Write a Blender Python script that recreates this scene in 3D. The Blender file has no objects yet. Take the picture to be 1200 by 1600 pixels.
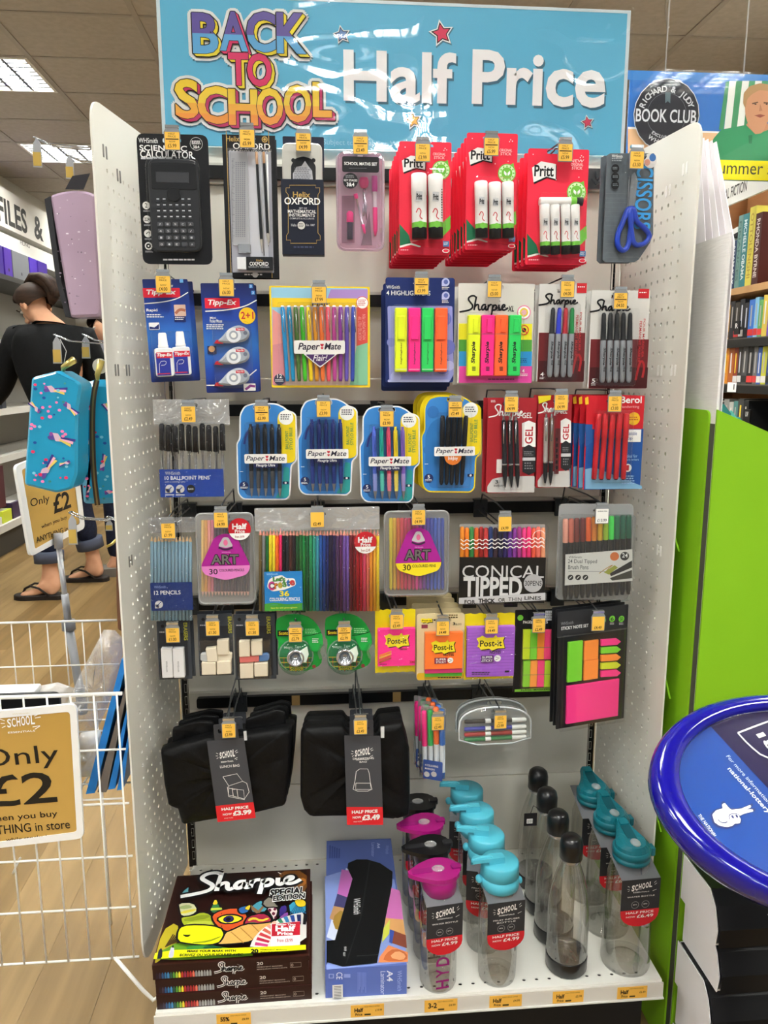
import bpy, math, random
from mathutils import Vector, Matrix
from mathutils.geometry import tessellate_polygon
random.seed(7)
SC = bpy.context.scene
COL = SC.collection
PI = math.pi

# ------------------------------------------------------------------ camera
CX, CY, CZ = -.1423, -1.4603, 1.1983      # phone held at about 1.2 m, 1.1 m in front of the stand
YAW, PITCH, FPX = .0833, .177, 1200.0
_cy, _sy, _cp, _sp = math.cos(YAW), math.sin(YAW), math.cos(PITCH), math.sin(PITCH)
FWD = Vector((_sy*_cp, _cy*_cp, -_sp)); RGT = Vector((_cy, -_sy, 0)); UPV = RGT.cross(FWD)
cam = bpy.data.cameras.new('camera')
cam.sensor_fit = 'VERTICAL'; cam.sensor_height = 32; cam.lens = FPX/1600*32
cam.clip_start = .05; cam.clip_end = 60
co = bpy.data.objects.new('camera', cam); COL.objects.link(co)
co.matrix_world = Matrix(((RGT.x, UPV.x, -FWD.x, CX), (RGT.y, UPV.y, -FWD.y, CY), (RGT.z, UPV.z, -FWD.z, CZ), (0, 0, 0, 1)))
SC.camera = co
# ------------------------------------------------------------------ world, exposure
W = bpy.data.worlds.new('shop'); SC.world = W; W.use_nodes = True
W.node_tree.nodes['Background'].inputs[0].default_value = (.97, 1.0, .98, 1)
W.node_tree.nodes['Background'].inputs[1].default_value = .3
SC.view_settings.view_transform = 'Standard'; SC.view_settings.look = 'None'
SC.view_settings.gamma = 1; SC.view_settings.use_curve_mapping = False
SC.view_settings.exposure = 0.38
SC.cycles.transparent_max_bounces = 40
SC.cycles.max_bounces = 8; SC.cycles.use_denoising = True
LAMP_W = 92.0                               # radiance of the ceiling tubes
CEIL = 2.8; TX0, TY0, TW, TL = -.95, 2.452, .65, .51

# ------------------------------------------------------------------ pixel <-> place
def ray(px, py): return RGT*((px-600)/FPX) + UPV*((800-py)/FPX) + FWD
def at(px, py, Y):
    v = ray(px, py); t = (Y-CY)/v.y; return Vector((CX+v.x*t, Y, CZ+v.z*t))
def atx(px, py, X):
    v = ray(px, py); t = (X-CX)/v.x; return Vector((X, CY+v.y*t, CZ+v.z*t))
def atz(px, py, Z):
    v = ray(px, py); t = (Z-CZ)/v.z; return Vector((CX+v.x*t, CY+v.y*t, Z))

# ------------------------------------------------------------------ materials
_M = {}
def lin(h):
    h = h.lstrip('#'); o = []
    for i in (0, 2, 4):
        c = int(h[i:i+2], 16)/255; o.append(c/12.92 if c <= .04045 else ((c+.055)/1.055)**2.4)
    return (*o, 1)
def _new(key):
    m = bpy.data.materials.new(key); m.use_nodes = True; _M[key] = m
    return m, m.node_tree.nodes, m.node_tree.links, m.node_tree.nodes['Principled BSDF']
def C(h, rough=.45, metal=0, coat=0, name=None):
    key = f'colour_{h.lstrip("#")}_{rough}_{metal}_{coat}'
    if key in _M: return _M[key]
    m, n, l, b = _new(key)
    b.inputs['Base Color'].default_value = lin(h); b.inputs['Roughness'].default_value = rough
    b.inputs['Metallic'].default_value = metal; b.inputs['Coat Weight'].default_value = coat
    b.inputs['Coat Roughness'].default_value = .12; b.inputs['Specular IOR Level'].default_value = .3
    return m
def clear(tint='#ffffff', refl=.12, rough=.06, edge=.5, haze=0., key=None):
    edge *= .62
    """thin clear plastic: see-through, glossier at grazing angles"""
    key = f'clear_{tint.lstrip("#")}_{refl}_{rough}_{edge}_{haze}'
    if key in _M: return _M[key]
    m, n, l, b = _new(key); n.remove(b)
    out = n['Material Output']
    tr = n.new('ShaderNodeBsdfTransparent'); tr.inputs[0].default_value = lin(tint)
    gl = n.new('ShaderNodeBsdfGlossy'); gl.inputs['Roughness'].default_value = rough
    lw = n.new('ShaderNodeLayerWeight'); lw.inputs[0].default_value = .35
    mr = n.new('ShaderNodeMapRange'); mr.inputs['To Min'].default_value = refl*.2; mr.inputs['To Max'].default_value = edge
    l.new(lw.outputs['Facing'], mr.inputs['Value'])
    mx = n.new('ShaderNodeMixShader'); l.new(mr.outputs[0], mx.inputs[0]); l.new(tr.outputs[0], mx.inputs[1]); l.new(gl.outputs[0], mx.inputs[2])
    last = mx.outputs[0]
    if haze:
        df = n.new('ShaderNodeBsdfDiffuse'); df.inputs[0].default_value = (.85, .85, .85, 1)
        m2 = n.new('ShaderNodeMixShader'); m2.inputs[0].default_value = haze
        l.new(last, m2.inputs[1]); l.new(df.outputs[0], m2.inputs[2]); last = m2.outputs[0]
    l.new(last, out.inputs[0]); return m
def crinkle(tint='#ffffff', refl=.3, scale=60., haze=.1):
    """crumpled cellophane"""
    key = f'crinkle_{refl}_{scale}_{haze}'
    if key in _M: return _M[key]
    m = clear(tint, refl, .08, .55, haze); m2 = m.copy(); m2.name = key; _M[key] = m2
    n, l = m2.node_tree.nodes, m2.node_tree.links
    tc = n.new('ShaderNodeTexCoord'); no = n.new('ShaderNodeTexNoise'); no.inputs['Scale'].default_value = scale; no.inputs['Distortion'].default_value = 1.5
    bp = n.new('ShaderNodeBump'); bp.inputs['Strength'].default_value = 1.; bp.inputs['Distance'].default_value = .01
    l.new(tc.outputs['Object'], no.inputs['Vector']); l.new(no.outputs[0], bp.inputs['Height'])
    for x in n:
        if x.type == 'BSDF_GLOSSY': l.new(bp.outputs[0], x.inputs['Normal'])
    return m2
def noisy(h1, h2, scale=(8, 8, 8), rough=.5, bump=0, detail=3, key=None, coat=0):
    key = f'noisy_{h1.lstrip("#")}_{h2.lstrip("#")}_{scale}_{rough}_{bump}'
    if key in _M: return _M[key]
    m, n, l, b = _new(key)
    tc = n.new('ShaderNodeTexCoord'); mp = n.new('ShaderNodeMapping'); mp.inputs['Scale'].default_value = scale
    no = n.new('ShaderNodeTexNoise'); no.inputs['Scale'].default_value = 1; no.inputs['Detail'].default_value = detail
    cr = n.new('ShaderNodeValToRGB'); cr.color_ramp.elements[0].position = .3; cr.color_ramp.elements[1].position = .7
    cr.color_ramp.elements[0].color = lin(h1); cr.color_ramp.elements[1].color = lin(h2)
    l.new(tc.outputs['Object'], mp.inputs[0]); l.new(mp.outputs[0], no.inputs['Vector']); l.new(no.outputs[0], cr.inputs[0]); l.new(cr.outputs[0], b.inputs['Base Color'])
    b.inputs['Roughness'].default_value = rough; b.inputs['Coat Weight'].default_value = coat; b.inputs['Specular IOR Level'].default_value = .2
    if bump:
        bp = n.new('ShaderNodeBump'); bp.inputs['Strength'].default_value = bump; bp.inputs['Distance'].default_value = .004
        l.new(no.outputs[0], bp.inputs['Height']); l.new(bp.outputs[0], b.inputs['Normal'])
    return m
def ramp_z(key, stops, axis=2, rough=.4, interp='CONSTANT'):
    """print that changes colour along one object axis: stops [(coordinate in m, hex)]"""
    if key in _M: return _M[key]
    m, n, l, b = _new(key)
    tc = n.new('ShaderNodeTexCoord'); sp = n.new('ShaderNodeSeparateXYZ'); mr = n.new('ShaderNodeMapRange')
    a, z = stops[0][0], stops[-1][0]
    mr.inputs['From Min'].default_value = a; mr.inputs['From Max'].default_value = z
    cr = n.new('ShaderNodeValToRGB'); cr.color_ramp.interpolation = interp
    els = cr.color_ramp.elements
    while len(els) < len(stops): els.new(.5)
    for i, (p, h) in enumerate(stops): els[i].position = (p-a)/(z-a); 
    for i, (p, h) in enumerate(stops): els[i].color = lin(h)
    l.new(tc.outputs['Object'], sp.inputs[0]); l.new(sp.outputs[axis], mr.inputs['Value']); l.new(mr.outputs[0], cr.inputs[0]); l.new(cr.outputs[0], b.inputs['Base Color'])
    b.inputs['Roughness'].default_value = rough
    return m
WHITE = C('#f4f4f2', .4); BLACK = C('#0d0d10', .4); YEL = C('#f3b91d', .5); INK = C('#2a2110', .6)
METAL = C('#b9bcc0', .25, .9); DARKMET = C('#3a3c40', .35, .6); CLEAR = clear(); GREYC = C('#8d9096', .3)
HOLDER = clear('#c6c8c8', .5, .12, .7, .18)

# ------------------------------------------------------------------ mesh builder
class MB:
    def __init__(s): s.v, s.f, s.fm, s.fs, s.mats = [], [], [], [], []
    def mi(s, m):
        if m not in s.mats: s.mats.append(m)
        return s.mats.index(m)
    def add(s, vs, fs, m, smooth=False, M=None):
        b = len(s.v); k = s.mi(m)
        s.v += [tuple(M @ Vector(v)) for v in vs] if M is not None else [tuple(v) for v in vs]
        for f in fs: s.f.append(tuple(b+i for i in f)); s.fm.append(k); s.fs.append(smooth)
        return s
    def box(s, x0, x1, y0, y1, z0, z1, m, M=None, bev=0):
        if bev:
            return s.plate([(x0, z0), (x1, z0), (x1, z1), (x0, z1)], y0, y1, m, M=M, r=bev, bev=bev*.5)
        vs = [(x, y, z) for z in (z0, z1) for y in (y0, y1) for x in (x0, x1)]
        return s.add(vs, [(0, 1, 5, 4), (3, 2, 6, 7), (2, 0, 4, 6), (1, 3, 7, 5), (4, 5, 7, 6), (2, 3, 1, 0)], m, False, M)
    def plate(s, loop, y0, y1, m, holes=(), M=None, r=0, bev=0, back=None):
        """outline in the xz plane (counter-clockwise seen from -y), thickness y0..y1, rounded corners r, bevelled front bev"""
        if r: loop = rounded(loop, r)
        if bev and not holes:
            cx = sum(p[0] for p in loop)/len(loop); n = len(loop)
            ins = inset(loop, bev)
            vs = [(x, y0, z) for x, z in ins] + [(x, y0+bev, z) for x, z in loop] + [(x, y1, z) for x, z in loop]
            fs = [tuple(range(n))] + [tuple(reversed(range(2*n, 3*n)))]
            for i in range(n):
                j = (i+1) % n
                fs += [(i, n+i, n+j, j), (n+i, 2*n+i, 2*n+j, n+j)]
            return s.add(vs, fs, m, False, M)
        loops = [loop] + list(holes); flat = [p for L in loops for p in L]; n = len(flat)
        if len(loops) == 1 and len(loop) > 2:
            tris = [tuple(range(n))] if convex(loop) else tessellate_polygon([[Vector((x, z, 0)) for x, z in loop]])
        else:
            tris = tessellate_polygon([[Vector((x, z, 0)) for x, z in L] for L in loops])
        fr = []
        for t in tris:
            a, b, c = flat[t[0]], flat[t[1]], flat[t[2]]
            if len(t) == 3 and (b[0]-a[0])*(c[1]-a[1])-(b[1]-a[1])*(c[0]-a[0]) < 0: t = tuple(reversed(t))
            fr.append(tuple(t))
        vs = [(x, y0, z) for x, z in flat]
        if y1 == y0: return s.add(vs, fr, m, False, M)
        vs += [(x, y1, z) for x, z in flat]
        s.add(vs, fr, m, False, M)
        fs = [tuple(n+i for i in reversed(t)) for t in fr]; o = 0
        for L in loops:
            k = len(L)
            for i in range(k):
                j = (i+1) % k; fs.append((o+i, n+o+i, n+o+j, o+j))
            o += k
        return s.add(vs, fs, back or m, False, M)
    def tube(s, pts, r, m, n=6, M=None, closed=False, caps=True):
        pts = [Vector(p) for p in pts]; N = len(pts); rings = []; up = None
        for i, p in enumerate(pts):
            a = pts[(i-1) % N] if (closed or i) else p; b = pts[(i+1) % N] if (closed or i < N-1) else p
            d = (b-a).normalized()
            if up is None: up = d.orthogonal().normalized()
            up = (up - d*up.dot(d)).normalized() if (up-d*up.dot(d)).length > 1e-6 else d.orthogonal().normalized()
            w = d.cross(up); rr = r[i] if isinstance(r, (list, tuple)) else r
            rings.append([p + (up*math.cos(2*PI*k/n)+w*math.sin(2*PI*k/n))*rr for k in range(n)])
        vs = [v for R_ in rings for v in R_]; fs = []
        for i in range(N if closed else N-1):
            j = (i+1) % N
            for k in range(n): fs.append((i*n+k, i*n+(k+1) % n, j*n+(k+1) % n, j*n+k))
        if caps and not closed: fs += [tuple(reversed(range(n))), tuple((N-1)*n+k for k in range(n))]
        return s.add(vs, fs, m, True, M)
    def lathe(s, prof, n=20, M=None, smooth=True, sx=1, sy=1):
        """prof: [(r, z, material of the band up to the next ring)]"""
        vs = []
        for r, z, *_ in prof: vs += [(r*sx*math.cos(2*PI*k/n), r*sy*math.sin(2*PI*k/n), z) for k in range(n)]
        b = len(s.v); s.v += [tuple(M @ Vector(v)) for v in vs] if M is not None else vs
        for i in range(len(prof)-1):
            k0 = s.mi(prof[i][2])
            for k in range(n):
                s.f.append((b+i*n+k, b+i*n+(k+1) % n, b+(i+1)*n+(k+1) % n, b+(i+1)*n+k)); s.fm.append(k0); s.fs.append(smooth)
        return s
    def rod(s, A, B, prof, n=10, sq=1.):
        """lathe between two points; prof [(t along 0..1, radius, material)]"""
        A, B = Vector(A), Vector(B); d = B-A; L = d.length; z = d/L
        x = Vector((0, 1, 0)).cross(z); x = x.normalized() if x.length > 1e-6 else Vector((1, 0, 0)); y = z.cross(x)
        M = Matrix(((x.x, y.x, z.x, A.x), (x.y, y.y, z.y, A.y), (x.z, y.z, z.z, A.z), (0, 0, 0, 1)))
        p = [(1e-5, prof[0][0]*L, prof[0][2])] + [(r, t*L, m) for t, r, m in prof] + [(1e-5, prof[-1][0]*L, prof[-1][2])]
        return s.lathe(p, n, M, True, 1, sq)
    def ell(s, c, rad, m, n=16, k=10, M=None):
        prof = [(max(1e-5, math.sin(PI*i/k)), -math.cos(PI*i/k), m) for i in range(k+1)]
        T = Matrix.Translation(c) @ Matrix.Diagonal((*rad, 1))
        return s.lathe(prof, n, (M @ T) if M is not None else T)
    def text(s, body, x0, z0, x1, z1, m, y=0, bold=.015, rot=0, shear=0, M=None, keep=False):
        """lettering fitted to the box x0..x1, z0..z1 of the xz plane at depth y (rot in quarter turns)"""
        V, F_ = glyphs(body, bold, shear)
        if not V: return s
        P = V
        for _ in range(rot % 4): P = [(-b, a) for a, b in P]
        ax, bx = min(p[0] for p in P), max(p[0] for p in P); az, bz = min(p[1] for p in P), max(p[1] for p in P)
        kx, kz = (x1-x0)/(bx-ax), (z1-z0)/(bz-az)
        if keep:
            k_ = min(kx, kz); x0 = (x0+x1)/2-k_*(bx-ax)/2; z0 = (z0+z1)/2-k_*(bz-az)/2; kx = kz = k_
        return s.add([(x0+(a-ax)*kx, y, z0+(b-az)*kz) for a, b in P], F_, m, False, M)
    def ribbon(s, pts, w, m, y=0, M=None, smooth=2, closed=False, taper=False):
        """flat brush stroke in the xz plane"""
        for _ in range(smooth): pts = chaikin(pts, closed)
        n = len(pts); L = []
        for i, p in enumerate(pts):
            a = pts[(i-1) % n] if (closed or i) else p; b = pts[(i+1) % n] if (closed or i < n-1) else p
            dx, dz = b[0]-a[0], b[1]-a[1]; q = math.hypot(dx, dz) or 1e-9
            h = w/2*(min(1, .35+1.3*math.sin(PI*i/(n-1))) if taper else 1)
            L.append(((p[0]-dz/q*h, y, p[1]+dx/q*h), (p[0]+dz/q*h, y, p[1]-dx/q*h)))
        vs = [v for a in L for v in a]; fs = [(2*i+1, 2*((i+1) % n)+1, 2*((i+1) % n), 2*i) for i in range(n if closed else n-1)]
        return s.add(vs, fs, m, False, M)
    def disc(s, cx, cz, r, m, y=0, n=20, M=None, hole=0, rz=None):
        rz = rz or r; o = [(cx+r*math.cos(2*PI*k/n), y, cz+rz*math.sin(2*PI*k/n)) for k in range(n)]
        if not hole: return s.add(o, [tuple(range(n))], m, False, M)
        q = [(cx+hole*math.cos(2*PI*k/n), y, cz+hole*rz/r*math.sin(2*PI*k/n)) for k in range(n)]
        return s.add(o+q, [(k, (k+1) % n, n+(k+1) % n, n+k) for k in range(n)], m, False, M)
    def build(s, name, parent=None, label=None, kind=None, loc=None):
        me = bpy.data.meshes.new(name); me.from_pydata(s.v, [], s.f)
        for m in s.mats: me.materials.append(m)
        me.polygons.foreach_set('material_index', s.fm); me.polygons.foreach_set('use_smooth', s.fs); me.update()
        o = bpy.data.objects.new(name, me); COL.objects.link(o)
        if parent is not None: o.parent = parent
        if loc is not None: o.location = loc
        if label: o['label'] = label
        if kind: o['kind'] = kind
        return o
def chaikin(p, closed=False):
    o = [] if closed else [p[0]]; n = len(p)
    for i in range(n if closed else n-1):
        a, b = p[i], p[(i+1) % n]
        o += [(a[0]*.75+b[0]*.25, a[1]*.75+b[1]*.25), (a[0]*.25+b[0]*.75, a[1]*.25+b[1]*.75)]
    return o if closed else o+[p[-1]]
def convex(L):
    n = len(L)
    for i in range(n):
        a, b, c = L[i], L[(i+1) % n], L[(i+2) % n]
        if (b[0]-a[0])*(c[1]-b[1])-(b[1]-a[1])*(c[0]-b[0]) < -1e-12: return False
    return True
def area2(L): return sum(L[i][0]*L[(i+1) % len(L)][1]-L[(i+1) % len(L)][0]*L[i][1] for i in range(len(L)))
def ccw(L): return list(L) if area2(L) > 0 else list(reversed(L))
def rounded(L, r, k=4):
    o = []; n = len(L); rs = r if isinstance(r, (list, tuple)) else [r]*n
    for i in range(n):
        p, a, b = Vector(L[i]), Vector(L[i-1]), Vector(L[(i+1) % n]); rr = rs[i]
        if rr <= 0: o.append(tuple(p)); continue
        u, v = (a-p), (b-p); q = min(rr, u.length*.49, v.length*.49); u.normalize(); v.normalize()
        s_, e_ = p+u*q, p+v*q
        for j in range(k+1):
            t = j/k; o.append(tuple(s_*(1-t)**2 + p*2*t*(1-t) + e_*t*t))
    return o
def inset(L, d):
    o = []; n = len(L)
    for i in range(n):
        a, p, b = Vector(L[i-1]), Vector(L[i]), Vector(L[(i+1) % n])
        e = (b-a); 
        if e.length < 1e-12: o.append(tuple(p)); continue
        e.normalize(); o.append((p.x-e.y*d, p.y+e.x*d))
    return o
def rect(x0, z0, x1, z1): return [(x0, z0), (x1, z0), (x1, z1), (x0, z1)]
def circ(cx, cz, r, n=20, rz=None): return [(cx+r*math.cos(2*PI*k/n), cz+(rz or r)*math.sin(2*PI*k/n)) for k in range(n)]
_fc = bpy.data.curves.new('lettering', 'FONT'); _fc.dimensions = '2D'; _fc.fill_mode = 'FRONT'; _fc.resolution_u = 3
_fo = bpy.data.objects.new('lettering', _fc); _GC = {}
def glyphs(body, bold=0, shear=0):
    k = (body, bold, shear)
    if k not in _GC:
        _fc.body = body; _fc.offset = bold; _fc.shear = shear
        me = _fo.to_mesh(); V = [(v.co.x, v.co.y) for v in me.vertices]; F_ = []
        for p in me.polygons:
            q = list(p.vertices); F_.append(tuple(q if p.normal.z >= 0 else reversed(q)))
        _fo.to_mesh_clear(); _GC[k] = (V, F_)
    return _GC[k]
SCRIPT = {  # the pen-stroke lettering of the marker packs, unit x-height 1
 'S': [[(1.7, 2.2), (1.35, 2.5), (.7, 2.4), (.35, 1.9), (.8, 1.3), (1.2, .8), (1.0, .2), (.2, -.1), (-1.0, -.3)]],
 'h': [[(1.75, 2.35), (1.55, 1.2), (1.4, 0)], [(1.45, .5), (1.8, 1.0), (2.15, .95), (2.1, .3), (2.25, 0), (2.5, .2)]],
 'a': [[(3.35, .95), (2.9, 1.0), (2.6, .5), (2.75, .02), (3.1, .2), (3.35, .9), (3.25, .2), (3.45, .02), (3.65, .3)]],
 'r': [[(3.75, 1.0), (3.7, .4), (3.65, 0)], [(3.7, .5), (4.0, 1.0), (4.3, .95)]],
 'p': [[(4.5, 1.0), (4.4, 0), (4.25, -.95)], [(4.45, .5), (4.8, 1.0), (5.15, .7), (5.0, .1), (4.5, .05)]],
 'i': [[(5.5, 1.0), (5.45, .2), (5.65, .02), (5.85, .3)], [(5.58, 1.55), (5.62, 1.6)]],
 'e': [[(5.95, .5), (6.4, .6), (6.5, .95), (6.15, 1.0), (5.95, .5), (6.1, .05), (6.6, .1), (7.0, .5)]]}
def script(mb, x0, z0, x1, z1, w, m, y, rise=0., M=None, sway=0):
    for ch in SCRIPT.values():
        for st in ch:
            pts = []
            for a, b in st:
                u = (a+1.0)/8.0; t = (b+.95)/3.45
                pts.append((x0+(x1-x0)*u, z0+(z1-z0)*t+rise*u))
            mb.ribbon(pts, w, m, y, M)

# ------------------------------------------------------------------ things
def thing(name, label, cat, loc=(0, 0, 0), rot=None, group=None):
    o = bpy.data.objects.new(name, None); COL.objects.link(o); o.empty_display_size = .02
    o.location = loc
    if rot is not None: o.rotation_euler = rot
    o['label'] = label; o['category'] = cat
    if group: o['group'] = group
    return o
def tag(o, label, cat, group=None):
    o['label'] = label; o['category'] = cat
    if group: o['group'] = group
    return o
def structure(o): o['kind'] = 'structure'; return o
def copy_thing(root, loc, label, group=None, only=None, rot=None):
    c = root.copy(); COL.objects.link(c); c.location = loc
    if rot is not None: c.rotation_euler = rot
    c['label'] = label
    if group: c['group'] = group
    elif 'group' in c: del c['group']
    for ch in KIDS(root):
        if only and ch.name.split('.')[0] not in only: continue
        d = ch.copy(); COL.objects.link(d); d.parent = c
        for g in KIDS(ch):
            e = g.copy(); COL.objects.link(e); e.parent = d
    return c
def KIDS(o): return list(o.children)
# ================================================================== ceiling with its lamps
RX90 = Matrix.Rotation(-PI/2, 4, 'X')       # xz plate -> horizontal, its face up
RX90D = Matrix.Rotation(PI/2, 4, 'X')       # face down
TILE = noisy('#aca498', '#b6aea2', (30, 30, 30), .9, .15, key='t'); GRID = C('#a39b8f', .6)
EMIT, _n, _l, _b = _new('tube_light'); _n.remove(_b)
_e = _n.new('ShaderNodeEmission'); _e.inputs[0].default_value = (.98, 1, .95, 1); _e.inputs[1].default_value = LAMP_W
_l.new(_e.outputs[0], _n['Material Output'].inputs[0])
ceil = structure(MB().box(-4.2, 4.2, -5, 9.5, CEIL+.09, CEIL+.13, C('#a89e92', .9)).build('ceiling'))
LAMPS = [(i, j) for i in (-5, -2, 1, 4) for j in (-14, -11, -8, -5, -2, 1, 4, 7) if not (i == 4 and j > 0)]
for i in range(-3, 5):
    for j in range(-3, 11):
        if (i, j) in LAMPS: continue
        x, y = TX0+i*TW, TY0+j*TL
        MB().box(x+.012, x+TW-.012, y+.008, y+TL-.008, CEIL+.004, CEIL+.02, TILE).build('ceiling_tile', ceil)
g = MB()
for i in range(-3, 6): g.box(TX0+i*TW-.014, TX0+i*TW+.014, TY0-3*TL, TY0+11*TL, CEIL-.001, CEIL+.004, GRID)
for j in range(-3, 12): g.box(TX0-3*TW, TX0+5*TW, TY0+j*TL-.009, TY0+j*TL+.009, CEIL, CEIL+.0035, GRID)
g.build('ceiling_grid', ceil)
_first = None
ALU = C('#6c6f74', .4, .3)
for (i, j) in LAMPS:
    x, y = TX0+i*TW, TY0+j*TL; lab = 'recessed square ceiling light with louvre, outside the picture'
    if (i, j) == (-2, 1): lab = 'recessed louvre ceiling light cut by the left edge of the picture'
    if (i, j) == (-2, 4): lab = 'recessed louvre ceiling light above the hanging lilac pencil case'
    if _first is None:
        _first = thing('ceiling_light', lab, 'ceiling light', (x, y, CEIL)); t = _first
        fr = MB(); 
        for a in (0.014, TW-.032): fr.box(a, a+.018, .01, TL-.01, -.004, .085, C('#e8e6e0', .5))
        for a in (0.01, TL-.028): fr.box(.032, TW-.032, a, a+.018, -.004, .085, C('#e8e6e0', .5))
        fr.build('light_frame', t)
        for a in (.185, .465): MB().box(a-.095, a+.095, .036, TL-.036, .014, .018, EMIT).build('lamp_tube', t)
        lv = MB()
        for k in range(1, 5): lv.box(.032+k*(TW-.064)/5-.009, .032+k*(TW-.064)/5+.009, .028, TL-.028, -.001, .011, ALU)
        for k in range(1, 8): lv.box(.032, TW-.032, .028+k*(TL-.056)/8-.008, .028+k*(TL-.056)/8+.008, -.001, .011, ALU)
        lv.build('louvre', t)
    else:
        vis = (i, j) in ((-2, 1), (-2, 4))
        t = copy_thing(_first, (x, y, CEIL), lab, None if vis else 'ceiling lights out of sight')
_first['group'] = 'ceiling lights out of sight'

# ================================================================== floor of wood-look planks
fl = structure(MB().box(-4.2, 4.2, -5, 9.5, -.03, -.004, C('#6a5638', .7)).build('floor'))
_pl = [noisy(a, b, (26, 1.6, 3), .42, .05, 4, key='w') for a, b in (('#6e5836', '#836a45'), ('#665130', '#7a623d'), ('#745e3b', '#8a714b'), ('#624d2d', '#765e3a'))]
for i in range(31):
    x0 = -2.75+i*.135; off = random.random()*1.2
    for k in range(-2, 6):
        y0 = k*1.2+off-1
        if y0 > 5.2 or (i > 18 and y0 > .6): continue
        MB().box(x0+.0003, x0+.1347, y0+.0003, y0+1.1997, -.004, 0, random.choice(_pl)).build('floor_plank', fl)

# ================================================================== the display stand
PW = noisy('#dddad0', '#e2dfd6', (3, 3, 3), .42, 0, 2, key='p'); PWS = C('#e6e4dc', .4)
ST = thing('display_stand', 'tall white metal stationery stand with pegboard sides and black bars', 'display stand', (0, 0, 0))
SH = .2
def perforated(Lu, z0, ztf, ztb, name, A, B, flip):
    """pegboard side: u runs 0 (back) .. Lu (front); ztf / ztb top at the front / back; real round holes"""
    d = Vector((B[0]-A[0], B[1]-A[1], 0)).normalized(); nrm = Vector((-d.y, d.x, 0))*(1 if flip else -1)
    M = Matrix(((d.x, nrm.x, 0, A[0]), (d.y, nrm.y, 0, A[1]), (0, 0, 1, 0), (0, 0, 0, 1)))
    mb = MB(); p = .0235; th = .003; n = int((Lu-.034)/p); m_ = int((ztf-.052-z0-.03)/p)
    u0, w0 = .012, z0+.03; u1, w1 = u0+n*p, w0+m_*p
    out = rounded([(0, z0), (Lu, z0), (Lu, ztf), (0, ztb)], [0, .05, .035, .004], 6)
    # border, with a rectangular opening that the holed sheet fills exactly
    mb.plate(out, 0, th, PW, [rect(u0, w0, u1, w1)], M=M)
    oc = [(math.cos(PI/4*k+PI/4), math.sin(PI/4*k+PI/4)) for k in range(8)]
    sq = [(1, 1), (0, 1), (-1, 1), (-1, 0), (-1, -1), (0, -1), (1, -1), (1, 0)]
    vs, fs = [], []
    for a in range(n):
        for b in range(m_):
            cu, cw = u0+(a+.5)*p, w0+(b+.5)*p; o = len(vs)
            for y in (0, th):
                vs += [(cu+s_[0]*p/2, y, cw+s_[1]*p/2) for s_ in sq] + [(cu+q[0]*.0033, y, cw+q[1]*.0033) for q in oc]
            for k in range(8):
                j = (k+1) % 8
                fs += [(o+k, o+8+k, o+8+j, o+j), (o+16+k, o+16+j, o+24+j, o+24+k), (o+8+k, o+24+k, o+24+j, o+8+j)]
    mb.add(vs, fs, PW, False, M)
    sp = mb.build(name, ST)
    for u, w in ((Lu-.045, ztf-.06), (Lu-.1, ztf-.08), (Lu-.04, z0+1.0), (Lu-.09, z0+1.0), (Lu-.05, z0+.7)):
        for e in (-.006, .006):
            MB().plate(rounded(rect(u+e-.0025, w-.009, u+e+.0025, w+.009), .002), -.0008 if not flip else -.0008, .003, C('#7c7a74', .5) if flip is False else C('#f2f0ea', .4), M=M).build('hook_clip', sp)
    return sp
LA, LB = (-.4262, 0), (-.4516, -.285); RA, RB = (.4262, 0), (.4275, -.285)
sl = perforated(.286, .205, 1.577, 1.598, 'side_panel', LA, LB, False)
sr = perforated(.285, .205, 1.572, 1.59, 'side_panel', RA, RB, True)
for i, (a, b) in enumerate(((.2, .372), (.3735, .78), (.7815, 1.19), (1.1915, 1.528))):
    MB().box(-.408, .408, .0, .018, a, b, PW, bev=.0012).build('back_panel', ST)
MB().box(-.424, .424, -.004, .03, 1.53, 1.592, C('#efece2', .4), bev=.003).build('header_rail', ST)
for s in (-1, 1):
    up = MB(); holes = [rect(s*.4135-.0022, z, s*.4135+.0022, z+.017) for z in [.216+k*.026 for k in range(50)]]
    up.plate(rect(s*.4165-.0075, .19, s*.4165+.0075, 1.53), -.002, .0, PW, holes)
    up.box(min(s*.409, s*.426), max(s*.409, s*.426), .012, .03, .19, 1.53, BLACK)
    up.build('slotted_upright', ST)
    MB().box(s*.4165-.012, s*.4165+.012, .03, .07, 0, 1.6, PW).build('rear_post', ST)
# bottom shelf with its two rows of slots
hs = []
for yy in (-.016, -.355):
    k = -.398
    while k < .4: hs.append(circ(k, yy, .0034, 8, .0026)); k += .0216
shelf = MB().plate(rect(-.416, -.372, .416, 0), -SH, -SH+.0015, PWS, hs, M=RX90)
shelf.box(-.416, .416, -.3735, -.372, SH-.03, SH, PWS); shelf.box(-.416, -.4145, -.372, 0, SH-.03, SH-.0016, PWS); shelf.box(.4145, .416, -.372, 0, SH-.03, SH-.0016, PWS)
shelf.box(-.414, .414, -.371, -.001, SH-.012, SH-.01, C('#26241f', .8))
shelf.build('base_shelf', ST)
MB().plate([(-.418, SH-.031), (.418, SH-.031), (.418, SH-.004), (-.418, SH-.004)], -.3765, -.3737, C('#cfcac2', .35)).box(-.419, .419, -.379, -.3738, SH-.033, SH-.0305, C('#d8d6d0', .3)).build('ticket_strip', ST, 'pale plastic ticket strip along the shelf edge')
MB().box(-.4, .4, -.34, -.32, 0, SH-.034, C('#141312', .6)).build('plinth', ST, 'black plinth under the shelf')
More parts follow.
